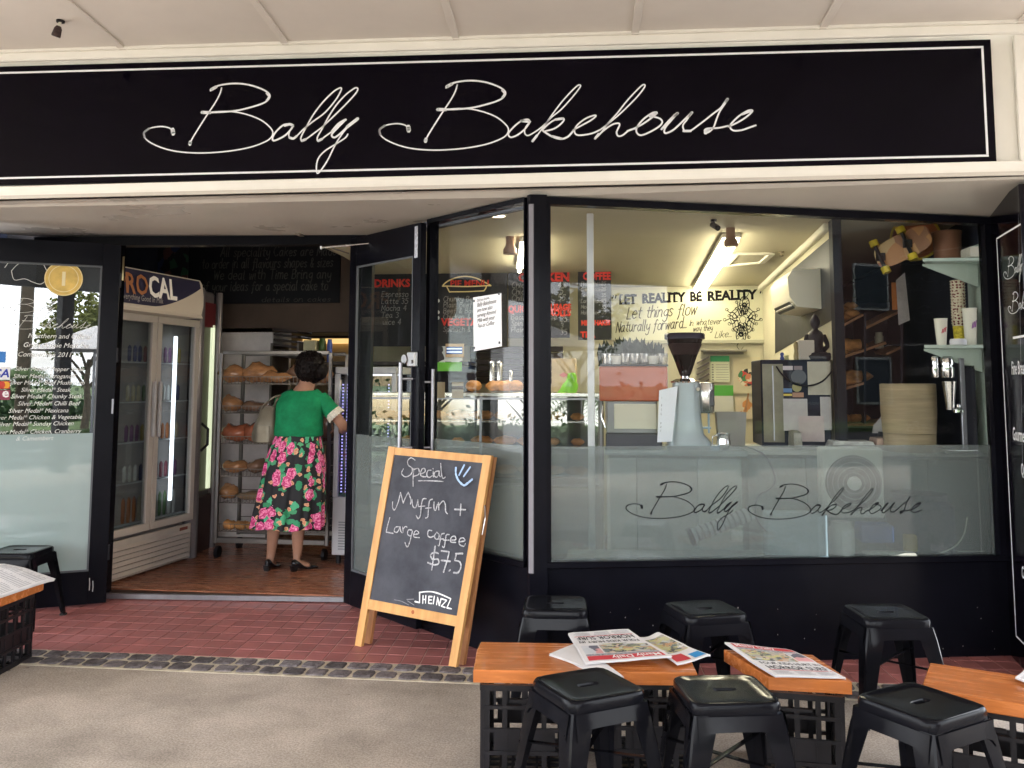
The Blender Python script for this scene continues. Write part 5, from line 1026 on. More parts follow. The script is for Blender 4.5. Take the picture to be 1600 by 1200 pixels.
# ---------------- behind the frosted band: fan box, tubs, cable, sleeve of cups
c, w_, h_ = PR(1286, 700, 1382, 810, 5.42); t = thing('box_fan', 'white square box fan behind the frosted glass', 'fan', (c.x, 5.42, c.z))
MB().box((0, .08, 0), (w_, .14, h_), ch=.01).build('casing', M('fan_white', (.75, .77, .72), .4), t)
MB().lathe([(.0, 0), (.155, 0), (.158, .006), (0, .006)], (0, .008, 0), 40, (0, -1, 0)).build('fan_well', M('fan_dark', (.10, .10, .10), .5), t, 40)
m_ = MB()
for k_ in range(6): a = k_*pi/3; m_.slab([(.03*cos(a), -.004, .03*sin(a)), (.15*cos(a), -.004, .15*sin(a)), (.15*cos(a+.6), -.002, .15*sin(a+.6)), (.03*cos(a+.8), -.002, .03*sin(a+.8))], .002)
m_.build('blades', M('blade', (.16, .16, .16), .5), t)
m_ = MB()
for r_ in (.06, .09, .12, .15): m_.tube([(r_*cos(k_*pi/12), -.012, r_*sin(k_*pi/12)) for k_ in range(25)], .0018, 5)
m_.build('grille', M('grille', (.5, .5, .5), .4), t); MB().lathe([(0, 0), (.038, 0), (.04, .01), (0, .012)], (0, -.008, 0), 20, (0, -1, 0)).build('hub', M('fan_hub', (.75, .78, .76), .4), t, 40)
def simple(name, label, cat, r, Y, c_, d=.15, shape='box', rough=.5):
    c, w_, h_ = PR(*r, Y); t = thing(name, label, cat, (c.x, Y, c.z-h_/2)); m = M('s_'+name+str(int(r[0])), c_, rough, var=.1)
    if shape == 'box': MB().box((0, 0, h_/2), (w_, d, h_), ch=.008).build('body', m, t)
    else: MB().lathe([(w_*.42, 0), (w_*.5, h_*.1), (w_*.5, h_*.8), (w_*.4, h_*.9), (w_*.4, h_), (0, h_)], n=20).build('body', m, t, 40)
    return t
inner = MB().box((.9, 5.20, .27), (2.0, .22, .44)); struct('window_ledge', MB().prism([(-.30, 4.98), (2.10, 5.49), (2.10, 5.62), (-.30, 5.35)], .045, .53), M('ledge', (.35, .38, .36), .6))
simple('storage_bin', 'pale blue storage tub behind the frosted glass', 'tub', (1195, 800, 1290, 870), 5.28, (.34, .46, .52))
simple('white_tub', 'white tub with blue rim under the fan', 'tub', (1295, 815, 1335, 868), 5.30, (.62, .64, .64), shape='l')
simple('blue_tray', 'blue rimmed tray behind the frosted glass', 'tray', (1340, 818, 1392, 845), 5.36, (.06, .12, .35))
simple('white_tray', 'long white tray on the ledge at the frosted glass bottom', 'tray', (1350, 862, 1430, 869), 5.33, (.72, .74, .66), .08)
simple('yellow_pack', 'small yellow pack behind the frosted glass', 'packet', (1412, 835, 1432, 862), 5.38, (.50, .36, .08), .05)
simple('dark_bundle', 'large dark bag slumped behind the frosted glass at right', 'bag', (1385, 770, 1490, 868), 5.66, (.035, .035, .06), .12, 'l')
simple('small_carton', 'small pale carton behind the frosted glass below the script', 'carton', (1140, 828, 1160, 845), 5.24, (.68, .70, .64), .05)
a, b = PY(1082, 838, 5.16), PY(1178, 800, 5.22); t = thing('cup_sleeve', 'long tilted sleeve of clear plastic cups behind the frosted glass', 'cup sleeve', tuple(a)); m_ = MB(); d_ = b-a
for k_ in range(12): p_ = d_*(k_/12); m_.cyl(p_, p_+d_*.06, .042 if k_ else .048, 16, .036)
m_.build('cups', M('plastic_cups', (.34, .38, .42), .25), t, 40); MB().lathe([(0, 0), (.05, 0), (.05, .015), (0, .02)], (0, 0, 0), 16, -d_).build('sleeve_end', M('sleeve_dark', (.03, .03, .04), .4), t, 40)
t = thing('power_cable', 'looping dark cable hanging behind the frosted glass', 'cable', tuple(PY(1165, 695, 5.2))); o_ = t.location.copy()
MB().tube([PY(x, y, 5.18+max(0, (x-1165))*.0012)-o_ for x, y in crv([(1165, 697), (1195, 712), (1211, 745), (1205, 762), (1185, 775), (1180, 800), (1195, 828), (1245, 855), (1300, 868)], 6)], .0045, 6).build('cable', M('cable_grey', (.10, .11, .13), .5), t, 60)
t = thing('white_cable', 'white cable curving behind the right of the frosted glass', 'cable', tuple(PY(1511, 808, 5.40))); o_ = t.location.copy()
MB().tube([PY(x, y, 5.41)-o_ for x, y in crv([(1511, 808), (1506, 835), (1490, 855), (1460, 866), (1432, 867)], 6)], .004, 6).build('cable', M('cable_white', (.75, .74, .66), .5), t, 60)

# ---------------- ceiling fixtures
lampw = (1, .90, .66)
def tube_light(label, p0, p1, strength):
    a = Vector(p0); b = Vector(p1); t = thing('fluorescent_light', label, 'ceiling light', tuple(a)); d_ = b-a; n_ = d_.normalized(); sd_ = n_.cross(Vector((0, 0, 1)))
    MB().beam((0, 0, .018), d_+Vector((0, 0, .018)), .13, .03, ch=.004).build('housing', M('housing_white', (.7, .68, .6), .5), t)
    for s_ in (-1, 1): MB().cyl(sd_*.035*s_-Vector((0, 0, .02)), d_+sd_*.035*s_-Vector((0, 0, .02)), .015, 12).build('tube', emis('tube_lit', lampw, strength), t)
def onceil(x, y, off=.04):
    p = PZ(x, y, 2.4)
    for _ in range(6): p = PZ(x, y, IZ(p.y)-off)
    return p
tube_light('long lit twin fluorescent tube over the coffee counter', onceil(1143, 372), onceil(1093, 452), 6)
tube_light('lit fluorescent tube partly hidden by the corner post', onceil(826, 378), onceil(818, 420), 5)
for i, (px, py, lb) in enumerate(((1138, 368, 'copper coloured spotlight at the front end of the long tube light'), (800, 381, 'copper coloured spotlight in front of the glow left of the corner post'))):
    p = onceil(px, py-6, 0); p.y -= .12; t = thing('ceiling_spotlight', lb, 'spotlight', (p.x, p.y, IZ(p.y))); cop = M('copper_lamp', (.30, .17, .11), .4)
    MB().lathe([(.03, 0), (.03, -.05), (.034, -.07), (.048, -.09), (.048, -.125), (0, -.125)][::-1], n=20).build('lamp_head', cop, t, 40); MB().cyl((0, 0, -.03), (0, 0, 0), .018).build('mount', blackm, t)
p = onceil(777, 337, .0); t = thing('downlight', 'small round lit downlight near the window head', 'downlight', (p.x, p.y, IZ(p.y))); MB().lathe([(.05, -.004), (.062, -.004), (.062, 0), (.05, 0)], n=24, cap=False).build('trim_ring', M('trim_white', (.75, .7, .6), .4), t); MB().lathe([(0, -.003), (.05, -.003), (.05, -.001), (0, -.001)], n=24).build('lamp', emis('downlight_lit', (1, .82, .6), 1.6), t)
p = onceil(1115, 343, 0); t = thing('security_camera', 'small black camera on the shop ceiling near the window head', 'camera', (p.x, p.y, IZ(p.y))); MB().cyl((0, 0, 0), (0, 0, -.015), .02, 12).build('base', blackm, t); MB().cyl((0, 0, -.01), (.005, 0, -.035), .006).build('arm', blackm, t); MB().cyl((-.01, .01, -.03), (.025, -.04, -.065), .018, 14).build('camera_body', blackm, t, 40)
c0 = [onceil(x, y, .003) for x, y in ((1134, 415), (1190, 410), (1206, 396), (1150, 396))]
t = thing('ceiling_hatch', 'square white framed hatch in the shop ceiling', 'hatch', tuple(c0[0])); m_ = MB(); P_ = [p-c0[0] for p in c0]
for i in range(4): m_.beam(P_[i], P_[(i+1) % 4], .045, .02)
m_.build('frame', M('hatch_white', (.75, .72, .6), .5), t); MB().slab([p+Vector((0, 0, .004)) for p in P_], .004).build('panel', M('hatch_panel', (.55, .52, .42), .6), t)
p = onceil(1221, 393, .0); t = thing('sprinkler_head', 'small metal sprinkler beside the ceiling hatch', 'sprinkler', (p.x, p.y, IZ(p.y))); MB().lathe([(.02, 0), (.02, -.01), (.006, -.012), (.006, -.03), (.018, -.032), (.018, -.036), (0, -.036)][::-1], n=12).build('head', M('brass_dull', (.2, .16, .1), .5, 1), t, 40)
p = PY(515, 533, 9.95); t = thing('kitchen_glow', 'added glowing strip standing in for the orange lit kitchen gap above the bread rack', 'glow strip', (p.x, 9.96, p.z)); wv = PY(557, 533, 9.95).x-PY(474, 533, 9.95).x  # glowing box added for the orange lit gap at the back, not a fitting
MB().box((0, 0, 0), (wv, .05, .058)).build('glow_panel', emis('warm_strip', (1, .62, .22), .16), t); MB().box((0, .0, .045), (wv+.04, .07, .03)).build('housing', brown, t)

# ================================================================== left of the shop: fridges, rack
FA, FB = (-3.66, 6.05), (-3.52, 7.10)
t = thing('drinks_fridge', 'large two door milk fridge with curved lit canopy sign just inside the doorway', 'fridge', (FA[0], FA[1], .045), atan2(FB[1]-FA[1], FB[0]-FA[0])); LF = ln(FA, FB)
fz = lambda x, y: PP(x, y, FA, FB).z-.045
fu = lambda x, y=600: sqrt((PP(x, y, FA, FB).x-FA[0])**2+(PP(x, y, FA, FB).y-FA[1])**2)
zc0, zc1 = fz(290, 496), fz(290, 435); zd0 = fz(290, 812); zd1 = zc0-.02; zb = fz(290, 872); us = fu(236, 600); ur = fu(300, 700)
fwh = M('fridge_white', (.46, .41, .37), .35, var=.05)
MB().box((ur/2, .36, (zb+zd1)/2), (ur, .60, zd1-zb), ch=.01).build('cabinet_shell', M('fridge_shell', (.26, .24, .23), .4), t)
cp = [(-.045, zc0+.03), (-.06, zc0+.10), (-.06, zc0+.18), (-.045, zc1-.04), (-.02, zc1), (.3, zc1), (.3, zc0), (-.06, zc0)]
MB().rings([[(x, y, z) for y, z in cp] for x in (0, ur)]).build('canopy', M('canopy_cream', (.60, .52, .43), .3, emit=(.9, .7, .5), es=.012), t, 30)
m_ = MB(); hh = zc1-zc0
def cy(z): return -.063 if zc0+.08 < z < zc0+.2 else (-.063+.03*max(0, (z-(zc0+.18))/(hh-.18))**1.6 if z >= zc0+.2 else -.063+.02*(zc0+.08-z)/.08)
top_ = []; bot_ = []
for k_ in range(17):
    x = ur*k_/16*.96+.005; s_ = k_/16; top_.append((x, zc1-.012)); bot_.append((x, zc0+.05+hh*.62*(max(0, (s_-.42)/.58)**1.5)))
cv = MB()
for k_ in range(16):
    for r_ in range(6):
        q = []
        for (kk, rr) in ((k_, r_), (k_+1, r_), (k_+1, r_+1), (k_, r_+1)):
            x = top_[kk][0]; z = bot_[kk][1]+(top_[kk][1]-bot_[kk][1])*rr/6; q.append((x, cy(z)-.003, z))
        cv.add(q, [(0, 1, 2, 3)])
cv.build('canopy_print', M('canopy_navy', (.05, .045, .09), .35), t)
cm = lambda u_, v_, off=0: Vector((u_, cy(v_)-.014-off, v_))
m_ = MB(); put(m_, ftext('CAL', .225, 'LEFT', bold=.006, sx=.85), cm, fu(219, 440), zc0+hh*.38, 0); m_.build('lettering', M('canopy_white', (.75, .70, .62), .4, emit=(1, .85, .7), es=.03), t)
m_ = MB(); put(m_, ftext('PRO', .215, 'RIGHT', bold=.004, sx=.85), cm, fu(219, 440), zc0+hh*.39, 0); m_.build('lettering', M('canopy_orange', (.50, .20, .09), .4), t)
m_ = MB(); put(m_, ftext('Everything Good In Milk', .062, 'RIGHT', sx=.8), cm, fu(243, 440), zc0+hh*.24, 0); m_.build('lettering', M('canopy_grey', (.5, .47, .45), .4), t)
for a, b in ((.01, us-.004), (us+.004, ur-.012)):
    d = thing('x', 'x', 'x'); bpy.data.objects.remove(d)
    m_ = MB(); w_ = .055; zz0, zz1 = zd0, zd1
    for c, s_ in ((((a+b)/2, -.02, zz1-w_/2), (b-a, .045, w_)), (((a+b)/2, -.02, zz0+w_/2), (b-a, .045, w_)), ((a+w_/2, -.0205, (zz0+zz1)/2), (w_, .044, zz1-zz0-2*w_)), ((b-w_/2, -.0205, (zz0+zz1)/2), (w_, .044, zz1-zz0-2*w_))): m_.box(c, s_, ch=.003)
    dr = m_.build('door', fwh, t)
    MB().box(((a+b)/2, -.022, (zz0+zz1)/2), (b-a-2*w_, .006, zz1-zz0-2*w_)).build('pane', glassmat('fridge_glass', .06, (.8, .84, .86)), dr)
    hx = b-.03 if a < .1 else a+.03
    MB().box((hx, -.06, zz0+(zz1-zz0)*.56), (.028, .03, (zz1-zz0)*.26), ch=.008).build('handle', M('handle_silver', (.42, .40, .40), .35), dr)
m_ = MB(); zg0, zg1 = zb, zd0-.03
MB().box((ur/2, -.005, (zg0+zg1)/2), (ur, .02, zg1-zg0), ch=.003).build('kick_panel', fwh, t)
for k_ in range(6): MB().box((ur*.5, -.022, zg0+.03+(zg1-zg0-.09)*k_/5), (ur*.94, .02, (zg1-zg0-.09)/5*.72), rx=-.45).build('louvre', M('louvre_cream', (.44, .38, .34), .4), t)
MB().box((ur-.10, -.017, zg1-.035), (.10, .004, .03)).build('badge', M('badge_brown', (.22, .07, .05), .4), t)
MB().box((ur/2, .3, zb/2), (ur*.9, .4, zb*.9)).build('plinth', blackm, t)
# inside: shelves, bottles, light
for k_ in range(5):
    z = zd0+.06+(zd1-zd0-.12)*k_/5; MB().box((ur/2, .16, z), (ur-.04, .28, .008)).build('shelf', M('wire_white', (.45, .45, .45), .5), t)
MB().box((ur*.5, .27, (zd0+zd1)/2), (ur-.03, .01, zd1-zd0)).build('liner', M('liner_grey', (.16, .16, .17), .5), t)
MB().box((fu(272), -.0, (zd0+zd1)/2+.02), (.024, .02, (zd1-zd0)*.80)).build('lit_tube', emis('fridge_tube', (.9, .95, 1), .55), t)
cols_ = [(.30, .11, .04), (.38, .34, .24), (.10, .16, .08), (.42, .42, .40), (.08, .08, .15), (.20, .06, .08), (.16, .08, .16), (.30, .24, .08)]
bm_ = [M('bottle_%d' % i, c, .25) for i, c in enumerate(cols_)]
bt = MB().lathe([(.026, 0), (.030, .02), (.030, .11), (.012, .15), (.012, .17), (0, .17)], n=12)
bme = [bt.mesh('bottle', m, 40) for m in bm_]; rg = random.Random(4); Mw = Matrix.Translation((FA[0], FA[1], .045)) @ Matrix.Rotation(atan2(FB[1]-FA[1], FB[0]-FA[0]), 4, 'Z')
for k_ in range(5):
    z = zd0+.068+(zd1-zd0-.12)*k_/5
    for i in range(11):
        x = .34+i*.062
        if x > ur-.05: break
        ci = (k_*3+i//3) % 8; p = Mw @ Vector((x, .08, z)); o = link('bottle', bme[ci], None, tuple(p), 0, ['amber', 'cream', 'green', 'white', 'dark blue', 'crimson', 'purple', 'yellow'][ci]+' bottle on the %s shelf of the two door fridge, %s of its colour' % (['lowest', 'second', 'middle', 'fourth', 'highest'][k_], ['left', 'middle', 'right'][i % 3]), 'bottle', '%s bottles on the %s fridge shelf' % (['amber', 'cream', 'green', 'white', 'dark blue', 'crimson', 'purple', 'yellow'][ci], ['lowest', 'second', 'middle', 'fourth', 'highest'][k_]))
        o.scale = (1, 1, .95+.5*(k_ == 0))
# second fridge: rounded grey door
GA, GB = (-3.55, 7.18), (-3.56, 7.68)
t = thing('slim_fridge', 'slim grey drinks fridge with rounded edge and glowing green door', 'fridge', (GA[0], GA[1], .045), atan2(GB[1]-GA[1], GB[0]-GA[0])); LG = ln(GA, GB)
gz_ = lambda x, y: PP(x, y, GA, GB).z-.045; gu = lambda x: sqrt((PP(x, 600, GA, GB).x-GA[0])**2+(PP(x, 600, GA, GB).y-GA[1])**2)
g0, g1 = gz_(320, 884), gz_(320, 452)
gm2 = M('fridge_grey', (.20, .18, .19), .3, .3)
MB().box((LG/2, .3, (g0+g1)/2), (LG, .5, g1-g0), ch=.02).build('cabinet_shell', gm2, t)
MB().lathe([(.055, g0), (.062, g0+.03), (.062, g1-.03), (.05, g1)], (.04, .0, 0), 20).build('rounded_edge', gm2, t, 40)
MB().lathe([(.028, g0), (.032, g0+.03), (.032, g1-.03), (.028, g1)], (LG-.01, .01, 0), 16).build('rounded_edge', gm2, t, 40)
MB().box((LG*.55, .035, g0+(g1-g0)*.60), (LG*.62, .01, (g1-g0)*.66)).build('lit_interior', M('lit_olive', (.09, .09, .06), .4, emit=(.75, .85, .45), es=.006), t)
MB().box((LG*.80, .02, g0+(g1-g0)*.575), (.05, .02, (g1-g0)*.60)).build('lit_strip', emis('strip_green', (.85, .95, .62), .11), t)
MB().box((LG*.55, .02, g0+(g1-g0)*.91), (LG*.6, .02, (g1-g0)*.09)).build('red_panel', M('panel_red', (.14, .02, .025), .4), t)
MB().box((LG*.55, .02, g0+(g1-g0)*.13), (LG*.7, .03, (g1-g0)*.25), ch=.01).build('kick_panel', M('kick_brown', (.06, .035, .035), .4), t)
MB().tube([(.06, -.06, g0+1.0), (.10, -.10, g0+1.05), (.10, -.10, g0+1.18), (.06, -.06, g0+1.23)], .012, 8).build('handle', blackm, t, 50)

# bulkhead blackboard with chalk writing, lamp ring
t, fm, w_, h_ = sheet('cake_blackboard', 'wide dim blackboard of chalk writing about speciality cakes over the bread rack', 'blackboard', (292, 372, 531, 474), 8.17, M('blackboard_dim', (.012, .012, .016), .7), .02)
mb = []
for i, (s, f0, f1) in enumerate((('All speciality Cakes are Made', .22, .98), ('to order in all flavours shapes & sizes', .1, .96), ('We deal with Time Bring any', .18, .95), ('of your ideas for a special cake to', .1, .93), ('details on cakes', .5, .95))):
    r_, wd_ = hand(s, .10 if i < 4 else .05, .010 if i < 4 else .006, .15, .08, seed=i+20); k_ = (f1-f0)*w_/wd_; mb += [[(p[0]*k_+f0*w_, p[1]*.9+h_*(.72-.175*i), p[2]) for p in q] for q in r_]
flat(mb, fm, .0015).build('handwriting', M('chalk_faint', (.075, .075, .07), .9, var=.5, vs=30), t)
t = thing('mural_panel', 'dark panel painted with coloured leaves above the milk fridge', 'mural', tuple(PY(262, 400, 8.1))); MB().box((0, 0, 0), (.42, .02, .5)).build('board', patches('mural_print', [(.012, .012, .016), (.012, .012, .016), (.03, .09, .05), (.012, .012, .016), (.10, .04, .04), (.02, .03, .09), (.012, .012, .016)], 14), t)
# white cupboard with trays
c, w_, h_ = PR(330, 514, 437, 700, 8.35); simple('white_cupboard', 'tall white cupboard behind the bread rack', 'cupboard', (330, 514, 437, 880), 8.45, (.78, .72, .70), .5)
c, w_, h_ = PR(439, 514, 476, 562, 8.3); t = thing('tray_rack', 'dark rack of stacked baking trays beside the white cupboard', 'tray rack', tuple(c))
for i in range(6): MB().box((0, 0, -h_/2+(i+.5)*h_/6), (w_, .4, .022), ry=.12, ch=.004).build('tray', M('baking_tray', (.07, .055, .055), .35, .5), t)
MB().box((-w_/2-.01, .0, -.9), (.02, .42, 2.1-h_)).build('post', M('rack_post', (.15, .13, .12), .4, .5), t); MB().box((w_/2+.01, .0, -.9), (.02, .42, 2.1-h_)).build('post', M('rack_post', (.15, .13, .12), .4, .5), t)
for i, (r, c_, n_, lb) in enumerate((((477, 532, 497, 551), (.30, .28, .18), 'plastic_tub', 'clear pale tub on the bench behind the rack top bar'), ((498, 529, 509, 552), (.04, .08, .02), 'dark_bottle', 'dark green bottle beside the pale tub'), ((511, 530, 519, 566), (.06, .10, .35), 'blue_bottle', 'blue topped bottle above the bread rack corner'))): simple(n_, lb, n_.split('_')[1], r, 7.5, c_, .12, 'box' if i == 0 else 'l', .3)
c, w_, h_ = PR(470, 553, 560, 563, 7.6); t = thing('kitchen_bench', 'dark kitchen bench beyond the bread rack', 'bench', (-2.0, 7.95, .045)); MB().box((0, 0, 1.62), (1.4, .5, .03)).build('top', M('bench_dark', (.05, .04, .04), .4), t); MB().box((0, .2, .8), (1.4, .03, 1.6)).build('panel', M('bench_panel_dark', (.03, .025, .03), .5), t)

# bread rack on castors
RY = 7.25; X0, X1 = PY(345, 600, RY).x, PY(516, 600, RY).x; zt = PY(430, 551, RY).z-.045
t = thing('bread_rack', 'steel wheeled rack of wire bread baskets behind the woman', 'rack', ((X0+X1)/2, RY, .045)); hw = (X1-X0)/2
rackm = M('rack_metal', (.24, .22, .21), .38, .9)
def rk(mb, n, m=steel): return mb.build(n, rackm if m is alu else m, t)
for x in (-hw, hw):
    for y in (0, .45): rk(MB().box((x, y, (.12+zt)/2), (.028, .028, zt-.12), ch=.003), 'upright', alu)
for y in (0, .45): rk(MB().box((0, y, zt), (2*hw-.03, .025, .03), ch=.003), 'top_bar', alu); rk(MB().box((0, y, PY(430, 846, RY).z-.045), (2*hw-.03, .03, .04), ch=.003), 'bottom_bar', alu)
wire = M('basket_wire', (.20, .17, .15), .4, .7)
shelfz = []
for py in (600, 646, 694, 745, 787, 832):
    z = PY(430, py, RY).z-.045; shelfz.append(z); mb = MB()
    for y in (.0, .42): mb.beam((-hw+.02, y, z), (hw-.02, y, z), .006, .006); mb.beam((-hw+.02, y, z+.06), (hw-.02, y, z+.06), .006, .006)
    for i in range(29): x = -hw+.03+(2*hw-.06)*i/28; mb.beam((x, 0, z), (x, .42, z), .003, .003); mb.beam((x, -.002, z), (x, -.002, z+.06), .003, .003, up=(0, 1, 0))
    rk(mb, 'wire_basket', wire)
for x in (-hw+.02, hw-.02):
    for y in (.0, .43): cs = MB(); cs.cyl((x-.014, y, .05), (x+.014, y, .05), .05, 18); rk(cs, 'castor', blackm)
bagm = M('bread_bag', (.42, .20, .09), .22, var=.5, vs=9, stretch=(1, 1, 3), coat=.6, bump=.8, bs=25)
def bag(label, px, py, w_, h_, d, seed, rz=0, shelf=0, m=None, dy=.16):
    q = PY(px, py, RY+dy); lf = loaf(w_, d, h_, seed, 16); rg = random.Random(seed); lf.v = [(p[0], p[1], p[2]*(1+.12*sin(p[0]*40+seed)+.05*rg.uniform(-1, 1))) for p in lf.v]
    o = lf.build('bagged_bread', m or bagm, None, 60, (q.x, RY+dy, .045+shelfz[shelf]+.006), rz, label=label, cat='bread'); return o
bag('slumped clear bag of sliced bread at the left of the top basket', 366, 580, .28, .15, .2, 1, .2)
bag('long bagged loaf leaning in the middle of the top basket', 405, 575, .34, .17, .2, 2, -.1)
bag('bagged pale loaf in front on the top basket', 430, 588, .30, .10, .16, 3, 0, 0, None, .08)
bag('bagged loaf right of the woman in the top basket', 505, 585, .18, .14, .2, 4)
bag('reddish bagged loaf at the left of the third basket', 372, 675, .30, .15, .22, 5, .1, 2, M('bag_red', (.33, .10, .05), .25, var=.4, vs=8, coat=.5, bump=.6, bs=25))
bag('second bagged loaf on the third basket beside the handbag', 400, 668, .22, .17, .22, 6, -.2, 2, M('bag_red', (.33, .10, .05), .25))
bag('large round loaf in a clear bag behind the woman on the third basket', 505, 670, .22, .20, .22, 7, .1, 2, M('bag_dark', (.20, .11, .07), .25, coat=.5))
bag('long flat bagged rolls on the fifth basket', 398, 775, .34, .07, .2, 8, 0, 4, M('bag_flat', (.30, .20, .12), .3, coat=.4, var=.3))
for lb, px, py, w_, h_, sd_, sh_ in (('bagged loaf at the left end of the second basket', 362, 632, .22, .13, 21, 1), ('flat bagged rolls in the middle of the second basket', 398, 634, .26, .09, 22, 1), ('bagged loaf right of the woman on the second basket', 508, 632, .16, .13, 23, 1), ('bagged brown loaf at the left of the fourth basket', 368, 730, .24, .11, 24, 3), ('short bagged loaf in the middle of the fourth basket', 402, 730, .18, .12, 25, 3), ('bagged loaf behind the skirt on the fifth basket', 500, 775, .2, .12, 26, 4), ('dark bagged loaf at the left of the fifth basket', 358, 775, .16, .12, 27, 4), ('wide bagged loaf lying behind on the top basket', 470, 575, .3, .16, 28, 0)):
    bag(lb, px, py, w_, h_, .2, sd_, .1*(sd_ % 3-1), sh_, [bagm, M('bag_dark', (.20, .11, .07), .25), M('bag_flat', (.30, .20, .12), .3)][sd_ % 3], .2)
for i, px in enumerate((360, 378, 396)): bag(['left', 'middle', 'right'][i]+' pale roll of three in the lowest basket', px, 815, .13, .08, .14, 10+i, 0, 5, crust, .06)

# upright glass cake fridge with violet light dots
CY_ = 7.1; x0, x1 = PY(521, 700, CY_).x, PY(618, 700, CY_).x; w_ = x1-x0; zt = PY(570, 573, CY_).z-.045; zb_ = PY(540, 868, CY_).z-.045; zm = PY(540, 777, CY_).z-.045
t = thing('glass_display_fridge', 'white upright glass sided cake fridge dotted with violet lights at the right of the doorway', 'fridge', ((x0+x1)/2, CY_, .045))
fw2 = M('display_white', (.52, .50, .53), .35)
MB().box((0, .28, (zb_+zm)/2), (w_, .56, zm-zb_), ch=.008).build('base_cabinet', fw2, t)
m_ = MB()
for i in range(11): m_.box((-w_*.14, -.004, zb_+.05+i*.021), (w_*.5, .01, .008))
m_.build('air_grille', M('grille_grey', (.25, .25, .27), .5), t)
MB().box((0, .28, zt-.03), (w_, .56, .06), ch=.008).build('top', fw2, t)
for x in (-w_/2+.02, w_/2-.02):
    for y in (.02, .54): MB().box((x, y, (zm+zt)/2-.03), (.04, .04, zt-zm-.06), ch=.004).build('corner_post', fw2, t)
sg_ = glassmat('fridge_side_glass', .10, (.9, .93, .95))
MB().box((0, .01, (zm+zt)/2-.03), (w_-.08, .006, zt-zm-.07)).build('pane', sg_, t); MB().box((w_/2-.01, .28, (zm+zt)/2-.03), (.006, .48, zt-zm-.07)).build('pane', sg_, t)
for f_ in (.30, .62, .02): MB().box((0, .29, zm+(zt-zm)*f_+.02), (w_-.1, .44, .014)).build('shelf', M('shelf_cork', (.14, .09, .06), .5), t)
vd = emis('violet_dot', (.42, .34, 1), .30); m_ = MB()
for cx_ in (-w_/2+.062, -w_/2+.10, w_/2-.07):
    for i in range(34): m_.box((cx_, .03, zm+.04+i*(zt-zm-.16)/34), (.011, .008, .009))
m_.build('violet_light_dots', vd, t, kind='stuff')
MB().box((0, .3, zt-.066), (w_-.12, .3, .008)).build('lit_top', emis('display_top_light', (.9, .92, 1), .4), t)
for x in (-w_/2+.05, w_/2-.05): MB().cyl((x, .03, 0), (x, .03, zb_), .02).build('foot', blackm, t)
cake = M('cake', (.24, .12, .06), .6, var=.6, vs=12, bump=.6)
for i, f_ in enumerate((.05, .34, .66)):
    o = MB().lathe([(.10, 0), (.105, .05), (.09, .075), (0, .08)], n=22).build('cake', cake, None, 50, ((x0+x1)/2+.04*(i-1), CY_+.26, .045+zm+(zt-zm)*f_+.03), label=['brown cake on the lowest shelf of the glass cake fridge', 'brown cake on the middle shelf of the glass cake fridge', 'brown cake on the top shelf of the glass cake fridge'][i], cat='cake')
q = PY(546, 590, CY_+.2); leafy('plant_decoration', 'spiky pale decoration on the top shelf of the cake fridge', 'decoration', (q.x, CY_+.15, .045+zm+(zt-zm)*.62+.04), 26, .2, .08, M('deco_silver', (.45, .42, .36), .3, .3), 8)

# ================================================================== sandwich board
fL, fR, tR, tL = Vector((-1.512, 5.132, 0)), Vector((-.866, 4.798, 0)), Vector((-.700, 4.928, 1.100)), Vector((-1.362, 5.252, 1.120))
t = thing('sandwich_board', 'pine framed folding blackboard advertising a muffin and coffee special', 'sandwich board', tuple(fL))
def ab(u_, v_, o_=0):
    p = (fL*(1-u_)+fR*u_)*(1-v_)+(tL*(1-u_)+tR*u_)*v_; return p-fL+An*o_
An = (fR-fL).cross(tL-fL).normalized()
if An.y > 0: An = -An
pine = M('pine', (.58, .29, .095), .45, var=.16, vs=4, stretch=(6, 6, .7), c2=(.66, .36, .13), bump=.08, bs=60)
pined = M('pine_edge', (.42, .19, .08), .5, var=.25, vs=6, stretch=(6, 6, .7))
HT = (tL-fL).length
fwu = .068
def abox(u0, u1, v0, v1, o0, o1):
    P = [ab(u0, v0, o1), ab(u1, v0, o1), ab(u1, v1, o1), ab(u0, v1, o1), ab(u0, v0, o0), ab(u1, v0, o0), ab(u1, v1, o0), ab(u0, v1, o0)]
    return MB().add(P, [(0, 1, 2, 3), (7, 6, 5, 4), (0, 4, 5, 1), (1, 5, 6, 2), (2, 6, 7, 3), (3, 7, 4, 0)])
abox(0, fwu, 0, .9999, -.022, 0).build('leg', pine, t); abox(1-fwu, 1, 0, .9999, -.022, 0).build('leg', pine, t)
abox(fwu+.001, .999-fwu, .960, .998, -.021, -.0015).build('top_rail', pine, t); abox(fwu+.001, .999-fwu, .186, .234, -.021, -.0015).build('bottom_rail', pine, t)
slate = M('slate_board', (.045, .047, .062), .75, var=.35, vs=3.5, c2=(.085, .088, .105), bump=.1, bs=80, detail=8)
abox(fwu-.01, 1.01-fwu, .230, .964, -.014, -.007).build('blackboard', slate, t)
def rearv(v_): return -.036-.03*(1-v_)
for u0, u1 in ((.01, fwu+.005), (1-fwu, 1.0)):
    P = [ab(u0, 0, rearv(0)), ab(u1, 0, rearv(0)), ab(u1, .995, rearv(1)), ab(u0, .995, rearv(1))]; P += [p-An*.022 for p in P]
    MB().add(P, [(0, 1, 2, 3), (7, 6, 5, 4), (0, 4, 5, 1), (1, 5, 6, 2), (2, 6, 7, 3), (3, 7, 4, 0)]).build('leg', pined, t)
P = [ab(fwu, .2, rearv(.2)), ab(1-fwu, .2, rearv(.2)), ab(1-fwu, .95, rearv(.95)), ab(fwu, .95, rearv(.95))]; P += [p-An*.01 for p in P]
